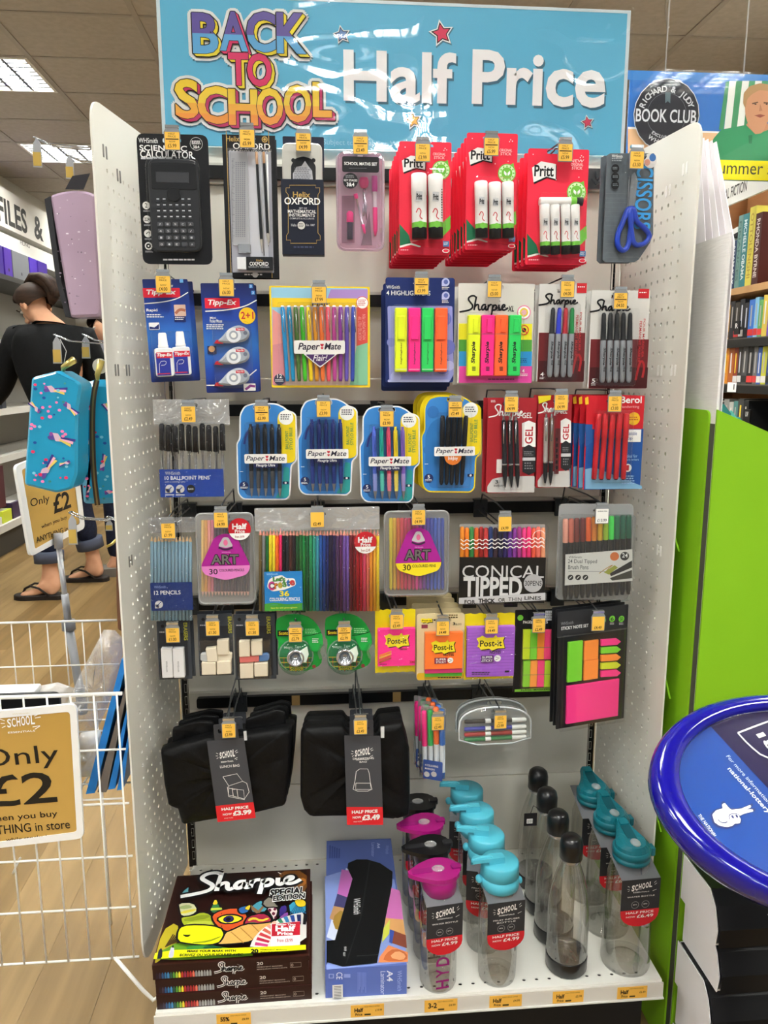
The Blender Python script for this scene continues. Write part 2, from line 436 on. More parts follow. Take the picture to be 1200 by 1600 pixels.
# black bars that the hooks clip on
BARZ = [at(338, 268, -.022).z, at(700, 471, -.022).z, at(480, 641, -.022).z, at(560, 796, -.022).z, at(330, 945, -.022).z, at(500, 1093, -.022).z]
for k, z in enumerate(BARZ):
    MB().box(-.405, .405, -.012, -.001, z-.017, z+.017, C('#c9c6bd', .35, .2)).build('bar_channel', ST)
    MB().plate(rounded(rect(-.39, z-.0105, .4, z+.0105), .005), -.022, -.012, C('#111113', .35)).build('crossbar', ST, 'black bar with rounded ends')
PATCH = [at(462, 1084, -.022), at(620, 1080, -.022)]
for p in PATCH: MB().box(p.x-.008, p.x+.008, -.0226, -.0221, BARZ[5]-.0102, BARZ[5]+.0102, C('#bd9a62', .6)).build('bar_label', ST)

# ================================================================== header sign
_s0, _s1 = at(245, 0, -.02), at(985, 12, -.02); _b0, _b1 = at(253, 222, -.02), at(975, 247, -.02)
SX0, SX1, SZ0, SZ1 = (_s0.x+_b0.x)/2, (_s1.x+_b1.x)/2, (_b0.z+_b1.z)/2, (_s0.z+_s1.z)/2+.004
sg = thing('header_sign', 'light blue BACK TO SCHOOL Half Price sign board on top of the stand', 'sign', (0, -.02, 0))
MB().box(SX0, SX1, 0, .004, SZ0, SZ1, C('#62bade', .45)).build('sign_board', sg)
ed = MB()
for a in ((SX0, SX0+.006, SZ0, SZ1), (SX1-.006, SX1, SZ0, SZ1), (SX0+.006, SX1-.006, SZ1-.005, SZ1)): ed.box(a[0], a[1], -.0006, -.0001, a[2], a[3], C('#d6e6ec', .3))
ed.build('sign_edge', sg)
def sp(px, py, Y=-.0215):
    v = at(px, py, Y); return v.x, v.z
pr = MB(); PK, BLU, MAG, YL = C('#e0386e'), C('#5aa9dd'), C('#c22a63'), C('#f4dd3a')
G1 = ramp_z('print_back', [(at(400, 92, -.02).z-.05, '#5aa9dd'), (at(400, 57, -.02).z, '#5f4fa0'), (at(400, 10, -.02).z+.02, '#5f4fa0')])
G2 = ramp_z('print_school', [(at(400, 215, -.02).z, '#f59a33'), (at(400, 181, -.02).z, '#f6b02e'), (at(400, 165, -.02).z, '#f7d12e'), (at(400, 115, -.02).z, '#f7d12e')])
LET = [('B', 302, 22, 340, 84, G1, YL), ('A', 344, 20, 386, 80, G1, PK), ('C', 386, 20, 430, 82, G1, YL), ('K', 433, 22, 478, 84, G1, YL),
       ('T', 358, 84, 388, 134, PK, YL), ('O', 387, 85, 424, 136, PK, YL),
       ('S', 275, 125, 310, 186, G2, MAG), ('C', 310, 136, 357, 194, G2, MAG), ('H', 358, 141, 402, 196, G2, MAG), ('O', 402, 139, 442, 196, G2, MAG), ('O', 444, 134, 486, 192, G2, MAG), ('L', 489, 130, 518, 184, G2, MAG)]
_tl = {'S': -.16, 'L': .12}
_fy = [-.0004]
def fat(ch, x0, y0, x1, y1, e, m, dx=0, dy=0, n_=10):
    """one letter thickened by e picture pixels all round (a ring of copies, each a hair further forward), moved by dx, dy"""
    for k in range(n_ if e > .5 else 1):
        r_ = e if e > .5 else 0; ox, oy = dx+r_*math.cos(2*PI*k/n_), dy+r_*math.sin(2*PI*k/n_); a, b = sp(x0+ox, y1+oy), sp(x1+ox, y0+oy); _fy[0] -= 5e-6; pr.text(ch, a[0], a[1], b[0], b[1], m, _fy[0], .03)
for L_ in LET: fat(*L_[:5], 7, C('#3f7d99'), 4, 6, 8)
for L_ in LET: fat(*L_[:5], 3.5, WHITE, 0, 0, 6); fat(*L_[:5], 7, WHITE, 0, 0, 14); fat(*L_[:5], 6.5, WHITE, 4, 4, 10)
for L_ in LET:
    for q in (5, 2.5, 0): fat(*L_[:5], 1.8, BLACK, q, q*.9, 8)
for L_ in LET:
    for q in (5, 4, 3, 2, 1): fat(*L_[:5], 0, L_[6], q, q*.9)
    fat(*L_[:5], 1.0, BLACK, 0, 0, 8); fat(*L_[:5], 0, L_[5])
pr.build('graffiti_lettering', sg)
pr = MB()
for t, x0, y0, x1, y1 in (('Half', 537, 82, 713, 158), ('Price', 737, 84, 949, 163)):
    a, b = sp(x0, y1), sp(x1, y0)
    pr.text(t, a[0]+.003, a[1]-.004, b[0]+.003, b[1]-.004, C('#3f6f86'), -.0006, .026); pr.text(t, a[0], a[1], b[0], b[1], C('#ffffff', .3), -.001, .026)
pr.build('headline_lettering', sg)
pr = MB()
def star(cx, cz, r, rot=.2): return [(cx+(r if k % 2 == 0 else r*.5)*math.cos(PI/2+rot+k*PI/5), cz+(r if k % 2 == 0 else r*.5)*math.sin(PI/2+rot+k*PI/5)) for k in range(10)]
for px, py, r, h in ((534, 54, .0115, '#6f8fc4'), (690, 52, .0165, '#e03a5f'), (646, 188, .012, '#f2b33c'), (918, 191, .0095, '#d23a5c')):
    cx, cz = sp(px, py)
    for q, (rr, m) in enumerate(((r*1.45, C('#4b7d93')), (r*1.38, WHITE), (r*1.12, BLACK), (r*.9, C(h)))): pr.plate(star(cx+(.001 if q == 0 else 0), cz-(.002 if q == 0 else 0), rr), -.0006-.0002*q, -.0006-.0002*q, m)
a, b = sp(505, 228), sp(690, 222); pr.text('Subject to availability. While stocks last', a[0], a[1], b[0], b[1], C('#a7dcf2'), -.0006, 0)
pr.build('star_print', sg)
# clear wavy sheet over the sign: it mirrors the louvre lights behind the camera
cs = clear('#ffffff', .35, .02, .5).copy(); cs.name = 'wavy_clear_sheet'
n, l = cs.node_tree.nodes, cs.node_tree.links
tc = n.new('ShaderNodeTexCoord'); mp = n.new('ShaderNodeMapping'); mp.inputs['Scale'].default_value = (3.2, 1, 4.2)
no = n.new('ShaderNodeTexNoise'); no.inputs['Scale'].default_value = 1.3; no.inputs['Detail'].default_value = 1
bp = n.new('ShaderNodeBump'); bp.inputs['Strength'].default_value = 1; bp.inputs['Distance'].default_value = .03
l.new(tc.outputs['Object'], mp.inputs[0]); l.new(mp.outputs[0], no.inputs['Vector']); l.new(no.outputs[0], bp.inputs['Height'])
for x in n:
    if x.type == 'BSDF_GLOSSY': l.new(bp.outputs[0], x.inputs['Normal'])
MB().add([(SX0-.002, -.0085, SZ0-.004), (SX1+.002, -.0085, SZ0-.004), (SX1+.002, -.0085, SZ1+.002), (SX0-.002, -.0085, SZ1+.002)], [(0, 1, 2, 3)], cs).build('clear_cover', sg)
for x in (-.3, .3): MB().box(x-.02, x+.02, .0042, .0155, 1.594, SZ1-.03, PW).build('sign_support', sg)

# ================================================================== packs
class Pack:
    """One hanging pack. Drawn on its own plane; crop=(ox, oy, scale) turns the numbers read off an enlargement into picture pixels."""
    def __init__(s, name, cat, label, crop, box, Y=-.225, tilt=0, yaw=0, group=None, lean=0):
        s.crop = crop; x0, y0, x1, y1 = box
        px, py = s.px((x0+x1)/2, (y0+y1)/2); s.org = at(px, py, Y); s.Y = Y
        s.R = Matrix.Rotation(math.radians(yaw), 3, 'Z') @ Matrix.Rotation(math.radians(lean), 3, 'X') @ Matrix.Rotation(-math.radians(tilt), 3, 'Y')
        s.root = thing(name, label, cat, s.org, s.R.to_euler(), group); s.RI = s.R.transposed()
        s.name = name; s.lay = 0; s.pb = MB(); s.box = box; s.s = 1
        m = (x0+x1)/2, (y0+y1)/2
        a, b = s.P(x0, m[1]), s.P(x1, m[1]); c, d = s.P(m[0], y1), s.P(m[0], y0)
        s.s = (b[0]-a[0])/(x1-x0)                      # metres per enlarged pixel
        s.L = (a[0], c[1], b[0], d[1])
    def px(s, u, v): return s.crop[0]+u/s.crop[2], s.crop[1]+v/s.crop[2]
    def P(s, u, v):
        d = ray(*s.px(u, v)); n = s.R @ Vector((0, -1, 0)); o = Vector((CX, CY, CZ))
        q = o + d*((s.org-o).dot(n)/d.dot(n)); q = s.RI @ (q-s.org); return q.x, q.z
    def y(s): s.lay += 1; return -.0002-.00009*s.lay
    def Q(s, x0, y0, x1, y1):
        """axis-aligned local rectangle for an enlarged-pixel box"""
        c = s.P((x0+x1)/2, (y0+y1)/2); w, h = (x1-x0)*s.s/2, (y1-y0)*s.s/2
        return c[0]-w, c[1]-h, c[0]+w, c[1]+h
    def card(s, m, r=0, hole=None, th=.0012, loop=None, name='card', hw=13, box=None):
        q = rect(*(s.Q(*box) if box else s.L)) if loop is None else ccw([s.P(*p) for p in loop])
        if r: q = rounded(q, r*s.s, 5)
        hs = []
        if hole is not None:
            hx, hz = s.P(*hole); w = hw/s.crop[2]*s.s*s.crop[2]; s.hole = (hx, hz)
            hs = [rounded(rect(hx-.0135, hz-.0035, hx+.0135, hz+.0035), .0034, 3)]
        return MB().plate(q, 0, th, m, hs).build(name, s.root)
    def R_(s, x0, y0, x1, y1, m, r=0):
        q = rect(*s.Q(x0, y0, x1, y1)); y = s.y(); s.pb.plate(rounded(q, r*s.s) if r else q, y, y, m); return s
    def poly(s, pts, m, r=0):
        q = ccw([s.P(*p) for p in pts]); y = s.y(); s.pb.plate(rounded(q, r*s.s) if r else q, y, y, m); return s
    def C_(s, cx, cy, r, m, hole=0, ry=None):
        c = s.P(cx, cy); s.pb.disc(c[0], c[1], r*s.s, m, s.y(), 20, None, hole*s.s, ry*s.s if ry else None); return s
    def T(s, t, x0, y0, x1, y1, m, bold=.015, rot=0, shear=0):
        q = s.Q(x0, y0, x1, y1); s.pb.text(t, *q, m, s.y(), bold*.5, rot, shear); return s
    def lines(s, x0, y0, x1, y1, n, m, fill=.5):
        """small print too fine to read: rows of thin dashes"""
        h = (y1-y0)/n; rnd = random.Random(int(x0*7+y0))
        for k in range(n):
            x = x0; y = s.y(); e = x1-(x1-x0)*rnd.random()*.25
            while x < e:
                w = min((.05+.1*rnd.random())*(x1-x0)+h*.3, e-x); s.pb.plate(rect(*s.Q(x, y0+k*h, x+w, y0+k*h+h*fill)), y, y, m); x += w+h*.28
        return s
    def rib(s, pts, w, m, smooth=2, taper=False, closed=False): s.pb.ribbon([s.P(*p) for p in pts], w*s.s, m, s.y(), None, smooth, closed, taper); return s
    def sharpie(s, x0, y0, x1, y1, w, m, rise=0): q = s.Q(x0, y0, x1, y1); script(s.pb, *q, w*s.s, m, s.y(), rise*s.s); return s
    def TQ(s, t, bl, br, tr, tl, m, bold=.01):
        """lettering spread over a four-cornered patch of enlarged pixels"""
        a, b, c, d = (s.P(*p) for p in (bl, br, tr, tl)); V, F_ = glyphs(t, bold); x0, x1 = min(v[0] for v in V), max(v[0] for v in V); z0, z1 = min(v[1] for v in V), max(v[1] for v in V); y = s.y(); o = []
        for x, z in V:
            u, v = (x-x0)/(x1-x0), (z-z0)/(z1-z0); o.append(tuple((a[i]*(1-u)+b[i]*u)*(1-v)+(d[i]*(1-u)+c[i]*u)*v for i in (0, 1)))
        s.pb.add([(q[0], y, q[1]) for q in o], F_, m); return s
    def ink(s, name='printing', label=None):
        if s.pb.f: s.pb.build(name, s.root, label); s.pb = MB()
        return s
    def bub(s, x0, y0, x1, y1, depth, r=0, m=None, name='blister', bev=3):
        q = rect(*s.Q(x0, y0, x1, y1)); q = rounded(q, r*s.s, 5) if r else q
        return MB().plate(q, -depth, -.0005, m or CLEAR, bev=min(bev*s.s, depth*.6)).build(name, s.root)
    def rod(s, u0, v0, u1, v1, prof, name, dy, n=10, sq=1., label=None, extra=None):
        """round piece from one enlarged pixel to another, its axis dy in front of the card; radii in enlarged pixels"""
        a, b = s.P(u0, v0), s.P(u1, v1); mb = MB()
        mb.rod((a[0], -dy, a[1]), (b[0], -dy, b[1]), [(t, r*s.s, m) for t, r, m in prof], n, sq)
        if extra: extra(mb)
        return mb.build(name, s.root, label)
    def slab(s, x0, y0, x1, y1, depth, m, name, r=0, bev=2, y0_=0, parent=None, label=None):
        q = rect(*s.Q(x0, y0, x1, y1)); q = rounded(q, r*s.s) if r else q
        return MB().plate(q, -depth-y0_, -y0_-.0004, m, bev=min(bev*s.s, depth*.5)).build(name, parent or s.root, label)
    def behind(s, n, step, label, group, only=('card', 'printing'), dx=0, dz=0, dr=0):
        s.cp = []
        for k in range(1, n+1):
            rnd = random.Random(k*31+len(s.name)); e = s.R.to_euler()
            s.cp.append(copy_thing(s.root, (s.org.x+dx*k+rnd.uniform(-.0008, .0008), s.org.y+step*k, s.org.z+dz*k), label if n == 1 else f'{ORD[k]} from the front of the {label}', group if n > 1 else None, only,
                       (e.x, e.y+math.radians(dr*k), e.z)))
        return s
    def hook(s, ticket, row, price, of, bar=True, front=.02, white=False, lift=0, two=True):
        """hook that carries this pack; ticket = enlarged pixel of the middle of its price ticket"""
        hx, hz = s.hole; h = s.org + s.R @ Vector((hx, 0, hz)); tx = at(*s.px(*ticket), s.Y-front)
        hang(h, s.Y, tx, row, price, of, bar, white)
        return s
HOOKS = []
ORD = ('front', 'second', 'third', 'fourth', 'fifth', 'sixth', 'seventh', 'eighth', 'ninth', 'tenth')
TICK = {}
def hang(h, Y, tx, row, price, of, bar=True, white=False):
    bz = BARZ[row]; t = thing('display_hook', f'steel hook with {"white" if white else "yellow"} price ticket, {of}', 'hook', (h.x, -.022, bz))
    dz = h.z-bz; fy = tx.y+.022                # everything below is relative to the bracket
    HM = C('#55585c', .3, .8)
    mb = MB(); mb.box(-.013, .013, -.008, -.0006, -.017, .017, C('#3c3f42', .4, .3)).box(-.013, .013, -.0006, .008, .0135, .017, C('#3c3f42', .4, .3)); mb.build('hook_bracket', t)
    mb = MB()
    py = Y+.022-.012
    for e in (-.0055, .0055): mb.tube([(e, -.006, 0), (e, -.03, dz*.85-.001), (e, py*.5-.01, dz-.0012), (e, py, dz-.0012), (e, py-.004, dz+.0007)], .0013, HM, 5)
    mb.tube([(-.0055, py-.004, dz+.0007), (.0055, py-.004, dz+.0007)], .0013, HM, 5)
    mb.build('prong', t)
    ax, az = tx.x-h.x, tx.z-bz
    mb = MB().tube([(0, -.007, .012), (0, -.02, az+.0205), (0, fy*.6, az+.0225), (ax, fy+.004, az+.0225)], .0014, HM, 5)
    mb.box(ax-.0095, ax+.0095, fy-.001, fy+.006, az+.0195, az+.0235, C('#d9dcde', .15, .9)); mb.build('ticket_arm', t)
    T_ = .88
    mb = MB().plate([(ax+u*T_, az+.0205+(v-.0205)*T_) for u, v in ((-.0125, -.0155), (.0125, -.0155), (.0135, .0125), (.009, .0205), (-.009, .0205), (-.0135, .0125))], fy-.0005, fy+.001, C('#8f9296', .2, .2)); mb.build('ticket_holder', t)
    az += .0205*(1-T_); R4 = lambda a, b, c, d: (ax+a*T_, az+b*T_, ax+c*T_, az+d*T_)
    k = MB().plate(rounded(rect(*R4(-.0118, -.0142, .0118, .0128)), .001), fy-.0009, fy-.0006, C('#efeeea', .4) if white else C('#f2bd4c', .45)); y = fy-.0011
    if white: k.text('£13.99', *R4(-.009, -.0115, .009, -.006), C('#222038'), y, .01); k.text('24 BRUSH PENS', *R4(-.009, .007, .009, .0095), C('#222038'), y)
    else:
        if price[0] != '*':
            k.text('HALF', *R4(-.006, .0085, .0045, .0112), INK, y, 0); k.text('PRICE', *R4(-.0065, .0045, .006, .0072), INK, y, 0); k.text('NOW', *R4(-.005, -.0035, .005, -.0008), INK, y, 0)
        if price[0] == '-': q_ = R4(-.0105, .001, .0105, .0025); k.box(q_[0], q_[2], y, y+.0001, q_[1], q_[3], BLACK)
        k.text(price.lstrip('-*'), *R4(-.0075, -.0115, .0065, -.0055), INK, y, .01)
    k.build('price_ticket', t)
    HOOKS.append(t); return t
def bold_sticks(): pass
c3 = (200, 190, 2.857); c4 = (590, 190, 2.667); c5 = (200, 420, 2.857); c6 = (580, 420, 2.609); c7 = (220, 610, 2.857); c8 = (600, 600, 2.857)
d1 = (200, 780, 2.857); d2 = (580, 780, 2.727); d3 = (220, 930, 3.0); d4 = (570, 930, 2.667); d5 = (230, 1070, 2.79); d6 = (600, 1070, 2.727)
CB = C('#17171b', .35); NAVY = C('#1d2c66', .35); GOLD = C('#c2a05a', .35, .3); SIL = C('#c9ccd2', .22, .85); LG = C('#c8c8cc', .4); OFF = C('#e9e7e0', .45)
FY, FP, FG, FO = C('#e8f52a', .35), C('#fa2f8f', .35), C('#2fcf62', .35), C('#ff6a35', .35)
# ---------------------------------------------------------------- first row
K = Pack('calculator_pack', 'pack', 'large black scientific calculator card pack, first in the top row', c3, (52, 56, 367, 637))
K.card(CB, 34, (195, 84)); W_, S_ = WHITE, LG
K.T('WHSmith', 48, 74, 132, 95, W_, 0); K.T('SCIENTIFIC', 53, 107, 262, 131, W_, .035); K.T('CALCULATOR', 56, 132, 292, 163, W_, .03); K.lines(58, 160, 235, 172, 1, S_, .7)
K.C_(305, 100, 28, W_); K.C_(305, 100, 26.5, CB); K.lines(285, 86, 326, 104, 3, W_, .6); K.T('3&4', 291, 107, 319, 121, W_, .03)
for v in (375, 437, 500, 556): K.C_(82+(v-375)*.06, v, 17, W_)
K.T('2', 77, 365, 87, 385, CB, .02); K.T('224', 74, 430, 98, 444, CB, .02); K.rib([(82, 503), (92, 492), (99, 500)], 3, CB); K.C_(92.8, 556, 11, CB); K.C_(92.8, 556, 4, W_)
for v in (397, 460, 522, 578): K.lines(70+(v-397)*.05, v, 108+(v-397)*.05, v+9, 2, S_, .5)
K.lines(158, 614, 310, 624, 1, S_, .7); K.ink()
cal = K.slab(103, 184, 325, 580, .012, C('#1f2024', .45), 'calculator', 40, 5)
def cal_piece(x0, y0, x1, y1, m, r, name, d=.002):
    q = rounded(rect(*K.Q(x0, y0, x1, y1)), r*K.s); return MB().plate(q, -.012-d, -.012, m, bev=.0006).build(name, cal)
cal_piece(110, 196, 312, 310, C('#111114', .3), 14, 'display_panel', .001)
cal_piece(132, 236, 278, 282, C('#3b3c40', .25), 2, 'screen', .0016)
cal_piece(182, 306, 240, 364, C('#0c0c0e', .3), 28, 'cursor_pad', .003)
KEY = C('#4c4d52', .4)
for r_ in range(4):
    for c_ in range(5):
        x = 139+c_*33.5+r_*2.5; y = 457+r_*29.5; cal_piece(x, y, x+25, y+19, KEY, 5, 'calculator_key')
for r_ in range(4):
    for c_ in range(6):
        if r_ == 0 and 1 < c_ < 4: continue
        x = 132+c_*27.5+r_*1.5; y = 360+r_*26; cal_piece(x, y, x+19, y+9, C('#2b2c31', .4), 4, 'function_key', .001)
pm = MB()
for r_ in range(4):
    for c_ in range(5):
        x = 147+c_*33.5+r_*2.5; q = K.Q(x, 462+r_*29.5, x+9, 462+r_*29.5+9); pm.text(('789CA', '456x/', '123+-', '0.E A')[r_][c_], *q, S_, -.0142, .01)
for r_ in range(4):
    for c_ in range(6):
        q = K.Q(135+c_*27.5+r_*1.5, 351+r_*26, 147+c_*27.5+r_*1.5, 356+r_*26); pm.plate(rect(*q), -.0125, -.0125, S_)
pm.build('key_lettering', cal)
K.bub(97, 178, 334, 588, .019, 48, clear('#ffffff', .16, .05, .6))
K.hook((198, 92), 0, '-£5.99', 'holding the black calculator pack')

K = Pack('stationery_set', 'pack', 'tall narrow black stationery set with clear ruler and two pencils', c3, (430, 60, 664, 696))
K.card(CB, 2, (530, 82)); K.R_(448, 62, 451, 690, GOLD); K.R_(634, 62, 637, 690, GOLD)
K.T('Helix', 440, 66, 497, 88, GOLD, .02); K.C_(610, 80, 13, GOLD); K.C_(610, 80, 9, CB); K.C_(610, 80, 6, GOLD)
K.T('OXFORD', 470, 98, 634, 124, W_, .02); K.T('STATIONERY SET', 455, 130, 640, 141, W_, .01); K.lines(520, 680, 612, 692, 1, S_); K.C_(568, 684, 13, S_)
K.R_(458, 148, 645, 668, C('#a9a9b4', .4)); K.R_(540, 150, 622, 600, C('#d2d2da', .4)); K.ink()
ru = K.slab(463, 152, 540, 548, .003, clear('#e8e8f0', .3, .1, .5, .35), 'ruler', 2, 1, .002)
g_ = MB()
for r_ in range(40):
    for c_ in range(5):
        u, v = 482+c_*9.4, 185+r_*8.4; g_.plate(rect(*K.Q(u, v, u+5, v+4.4)), -.0053, -.0053, C('#6d6d78', .5))
for r_ in range(60): g_.plate(rect(*K.Q(465, 170+r_*6.2, 472+(5 if r_ % 5 == 0 else 0), 171.6+r_*6.2)), -.0053, -.0053, C('#55555f', .5))
g_.build('ruler_marks', ru)
for a, b, e in ((574, 600, 590), (606, 628, 560)):
    K.rod(a, 140, b, e, [(0, 6, C('#b98e6a')), (.12, 6, CB), (.8, 6.5, CB), (.86, 6.5, C('#c9c2b8')), (.985, 1.2, CB), (1, .8, CB)], 'pencil', .005)
K.rod(590, 150, 608, 600, [(0, 3.5, LG), (1, 3.5, LG)], 'cardboard_divider', .003, 6); K.rod(621, 150, 632, 540, [(0, 4, W_), (1, 4, W_)], 'cardboard_divider', .003, 6)
K.slab(493, 552, 550, 590, .009, SIL, 'sharpener', 3, 2); K.slab(490, 610, 531, 664, .011, C('#ececf0', .5), 'eraser', 3, 2)
sl_ = K.slab(530, 609, 650, 665, .0114, CB, 'eraser_sleeve', 1, 1)
g_ = MB(); g_.text('Helix', *K.Q(575, 619, 605, 629), GOLD, -.0116, .01); g_.text('OXFORD', *K.Q(545, 631, 630, 648), W_, -.0116, .02); g_.text('QUALITY ERASER', *K.Q(540, 651, 634, 657), S_, -.0116); g_.build('sleeve_lettering', sl_)
K.bub(456, 146, 650, 670, .015, 3, clear('#ffffff', .14, .05, .55)); K.behind(1, .02, 'same black stationery set hanging behind the front one with clear ruler', None, ('card',), .001)
K.hook((532, 82), 0, '£5.99', 'holding the tall narrow stationery set')

K = Pack('maths_tin', 'pack', 'silver maths instrument tin in a navy gold-edged sleeve', c3, (686, 110, 874, 592), -.235)
tin = K.slab(692, 112, 870, 585, .018, C('#c3c0b8', .3, .6), 'tin', 30, 4, -.016)
K.hole = K.P(782, 102)
MB().plate(rounded(rect(*K.Q(690, 56, 875, 200)), .002), .0185, .0195, C('#171c30', .4), [rounded(rect(K.hole[0]-.0135, K.hole[1]-.0035, K.hole[0]+.0135, K.hole[1]+.0035), .0034, 3)]).build('hanging_card', K.root)
K.lay = 26
K.C_(738, 175, 9, CB); K.C_(828, 175, 9, CB); K.C_(738, 262, 9, CB); K.poly([(728, 268), (728, 200), (745, 168), (782, 157), (818, 168), (838, 200), (838, 268)], CB, 8)
K.poly([(736, 266), (736, 235), (752, 205), (775, 200), (790, 178), (805, 200), (822, 222), (826, 266)], C('#b9bac2', .35)); K.lines(742, 208, 822, 264, 7, C('#5d5e66'), .35)
K.ink('tin_print')
slv = K.slab(686, 268, 876, 590, .0215, C('#121729', .4), 'sleeve', 1, 1, -.018); K.lay = 60
fr = [(706, 300), (722, 300), (722, 288), (838, 288), (838, 300), (856, 300), (856, 318), (848, 330), (848, 500), (858, 512), (858, 532), (842, 532), (842, 546), (726, 546), (726, 532), (708, 532), (708, 512), (716, 500), (716, 330), (706, 318)]
K.rib(fr, 2.2, GOLD, 0, False, True)
K.T('Helix', 737, 318, 813, 342, GOLD, .03); K.T('OXFORD', 699, 344, 858, 374, W_, .035); K.T('SET OF', 764, 387, 799, 394, S_); K.T('MATHEMATICAL', 714, 398, 840, 412, W_, .02); K.T('INSTRUMENTS', 720, 415, 834, 428, W_, .02); K.T('COMPLETE & ACCURATE', 723, 433, 832, 440, S_)
K.C_(774, 467, 17, C('#d4d2cc')); K.lines(762, 458, 786, 477, 3, CB, .5); K.T('Helix', 729, 460, 753, 471, S_); K.T('Est. 1887', 796, 461, 834, 470, S_); K.lines(740, 560, 830, 574, 1, C('#3b425e')); K.ink()
K.hook((783, 98), 0, '-£4.99', 'holding the silver maths tin')

K = Pack('maths_set', 'pack', 'clear rounded case of pink school maths instruments', c3, (930, 132, 1146, 576), -.235)
CASE = clear('#f6e4f0', .3, .1, .65, .28)
q = rounded(rect(*K.L), 42*K.s, 6); K.hole = K.P(1038, 140); hx, hz = K.hole
MB().plate(q, .004, .0075, clear('#efdce8', .25, .1, .5, .35), [circ(hx, hz, .0062, 14)]).build('case_back', K.root)
MB().plate(rounded(rect(*K.Q(936, 158, 1132, 562)), 36*K.s, 6), -.016, .0038, clear('#faeef5', .22, .06, .6, .04), bev=.004).build('case_lid', K.root)
MB().tube([(x, .0037, z) for x, z in rounded(rect(K.L[0]+.002, K.L[1]+.002, K.L[2]-.002, K.L[3]-.002), 42*K.s, 6)], .0022, CASE, 5, None, True).build('case_rim', K.root)
PKM, PKD = C('#e0267f', .35), C('#b02a86', .4)
MB().plate(ccw([K.P(*p) for p in ((955, 330), (1012, 330), (1012, 540), (955, 540))]), .0005, .0035, clear('#d070b8', .2, .1, .4, .15)).build('set_square', K.root)
MB().plate(ccw([K.P(*p) for p in ((1040, 550), (1078, 400), (1090, 550))]), .0005, .0035, clear('#c060b0', .2, .1, .4, .15)).build('set_square', K.root)
K.rod(1053, 248, 1053, 298, [(0, 17, PKM), (.4, 22, PKM), (.8, 19, PKM), (1, 10, PKM)], 'compass_head', -.001, 12, .4)
K.rod(1053, 295, 1066, 440, [(0, 6, SIL), (.6, 7, SIL), (.7, 4, SIL), (1, 1.5, SIL)], 'compass_leg', -.001, 8, .5)
K.rod(1056, 295, 1052, 420, [(0, 6, SIL), (.8, 6, SIL), (1, 3, SIL)], 'compass_leg', -.003, 8, .5)
K.rod(1015, 325, 1058, 503, [(0, 9, PKM), (.1, 9, PKM), (.12, 4.5, SIL), (.74, 4.5, SIL), (.76, 8, PKM), (.95, 6, PKM), (1, 2, PKM)], 'pencil_holder', .003, 8, .8)
K.rod(1100, 245, 1104, 512, [(0, 13, PKD), (.24, 13, PKD), (.26, 9, LG), (.5, 9, LG), (.52, 11, PKM), (.9, 10, PKM), (1, 3, PKM)], 'mechanical_pencil', .002, 8, .8)
K.rod(991, 400, 991, 525, [(0, 8, PKM), (.08, 15, PKM), (.38, 16, PKM), (.4, 13, C('#3a3050')), (1, 13, C('#3a3050'))], 'sharpener', .001, 10, .5)
K.lay = 180; K.R_(955, 172, 1116, 237, CB, 10); K.T('SCHOOL MATHS SET', 964, 195, 1108, 208, W_, .03); K.lines(985, 220, 1090, 226, 1, C('#55555a'))
K.C_(991, 276, 33, CB); K.lines(970, 252, 1012, 266, 2, C('#8a8a8e')); K.T('KEY STAGES', 962, 270, 1021, 279, W_, .02); K.T('3&4', 974, 285, 1008, 301, W_, .03); K.ink('case_label')
K.hook((1038, 112), 0, '-£3.49', 'holding the pink maths set')

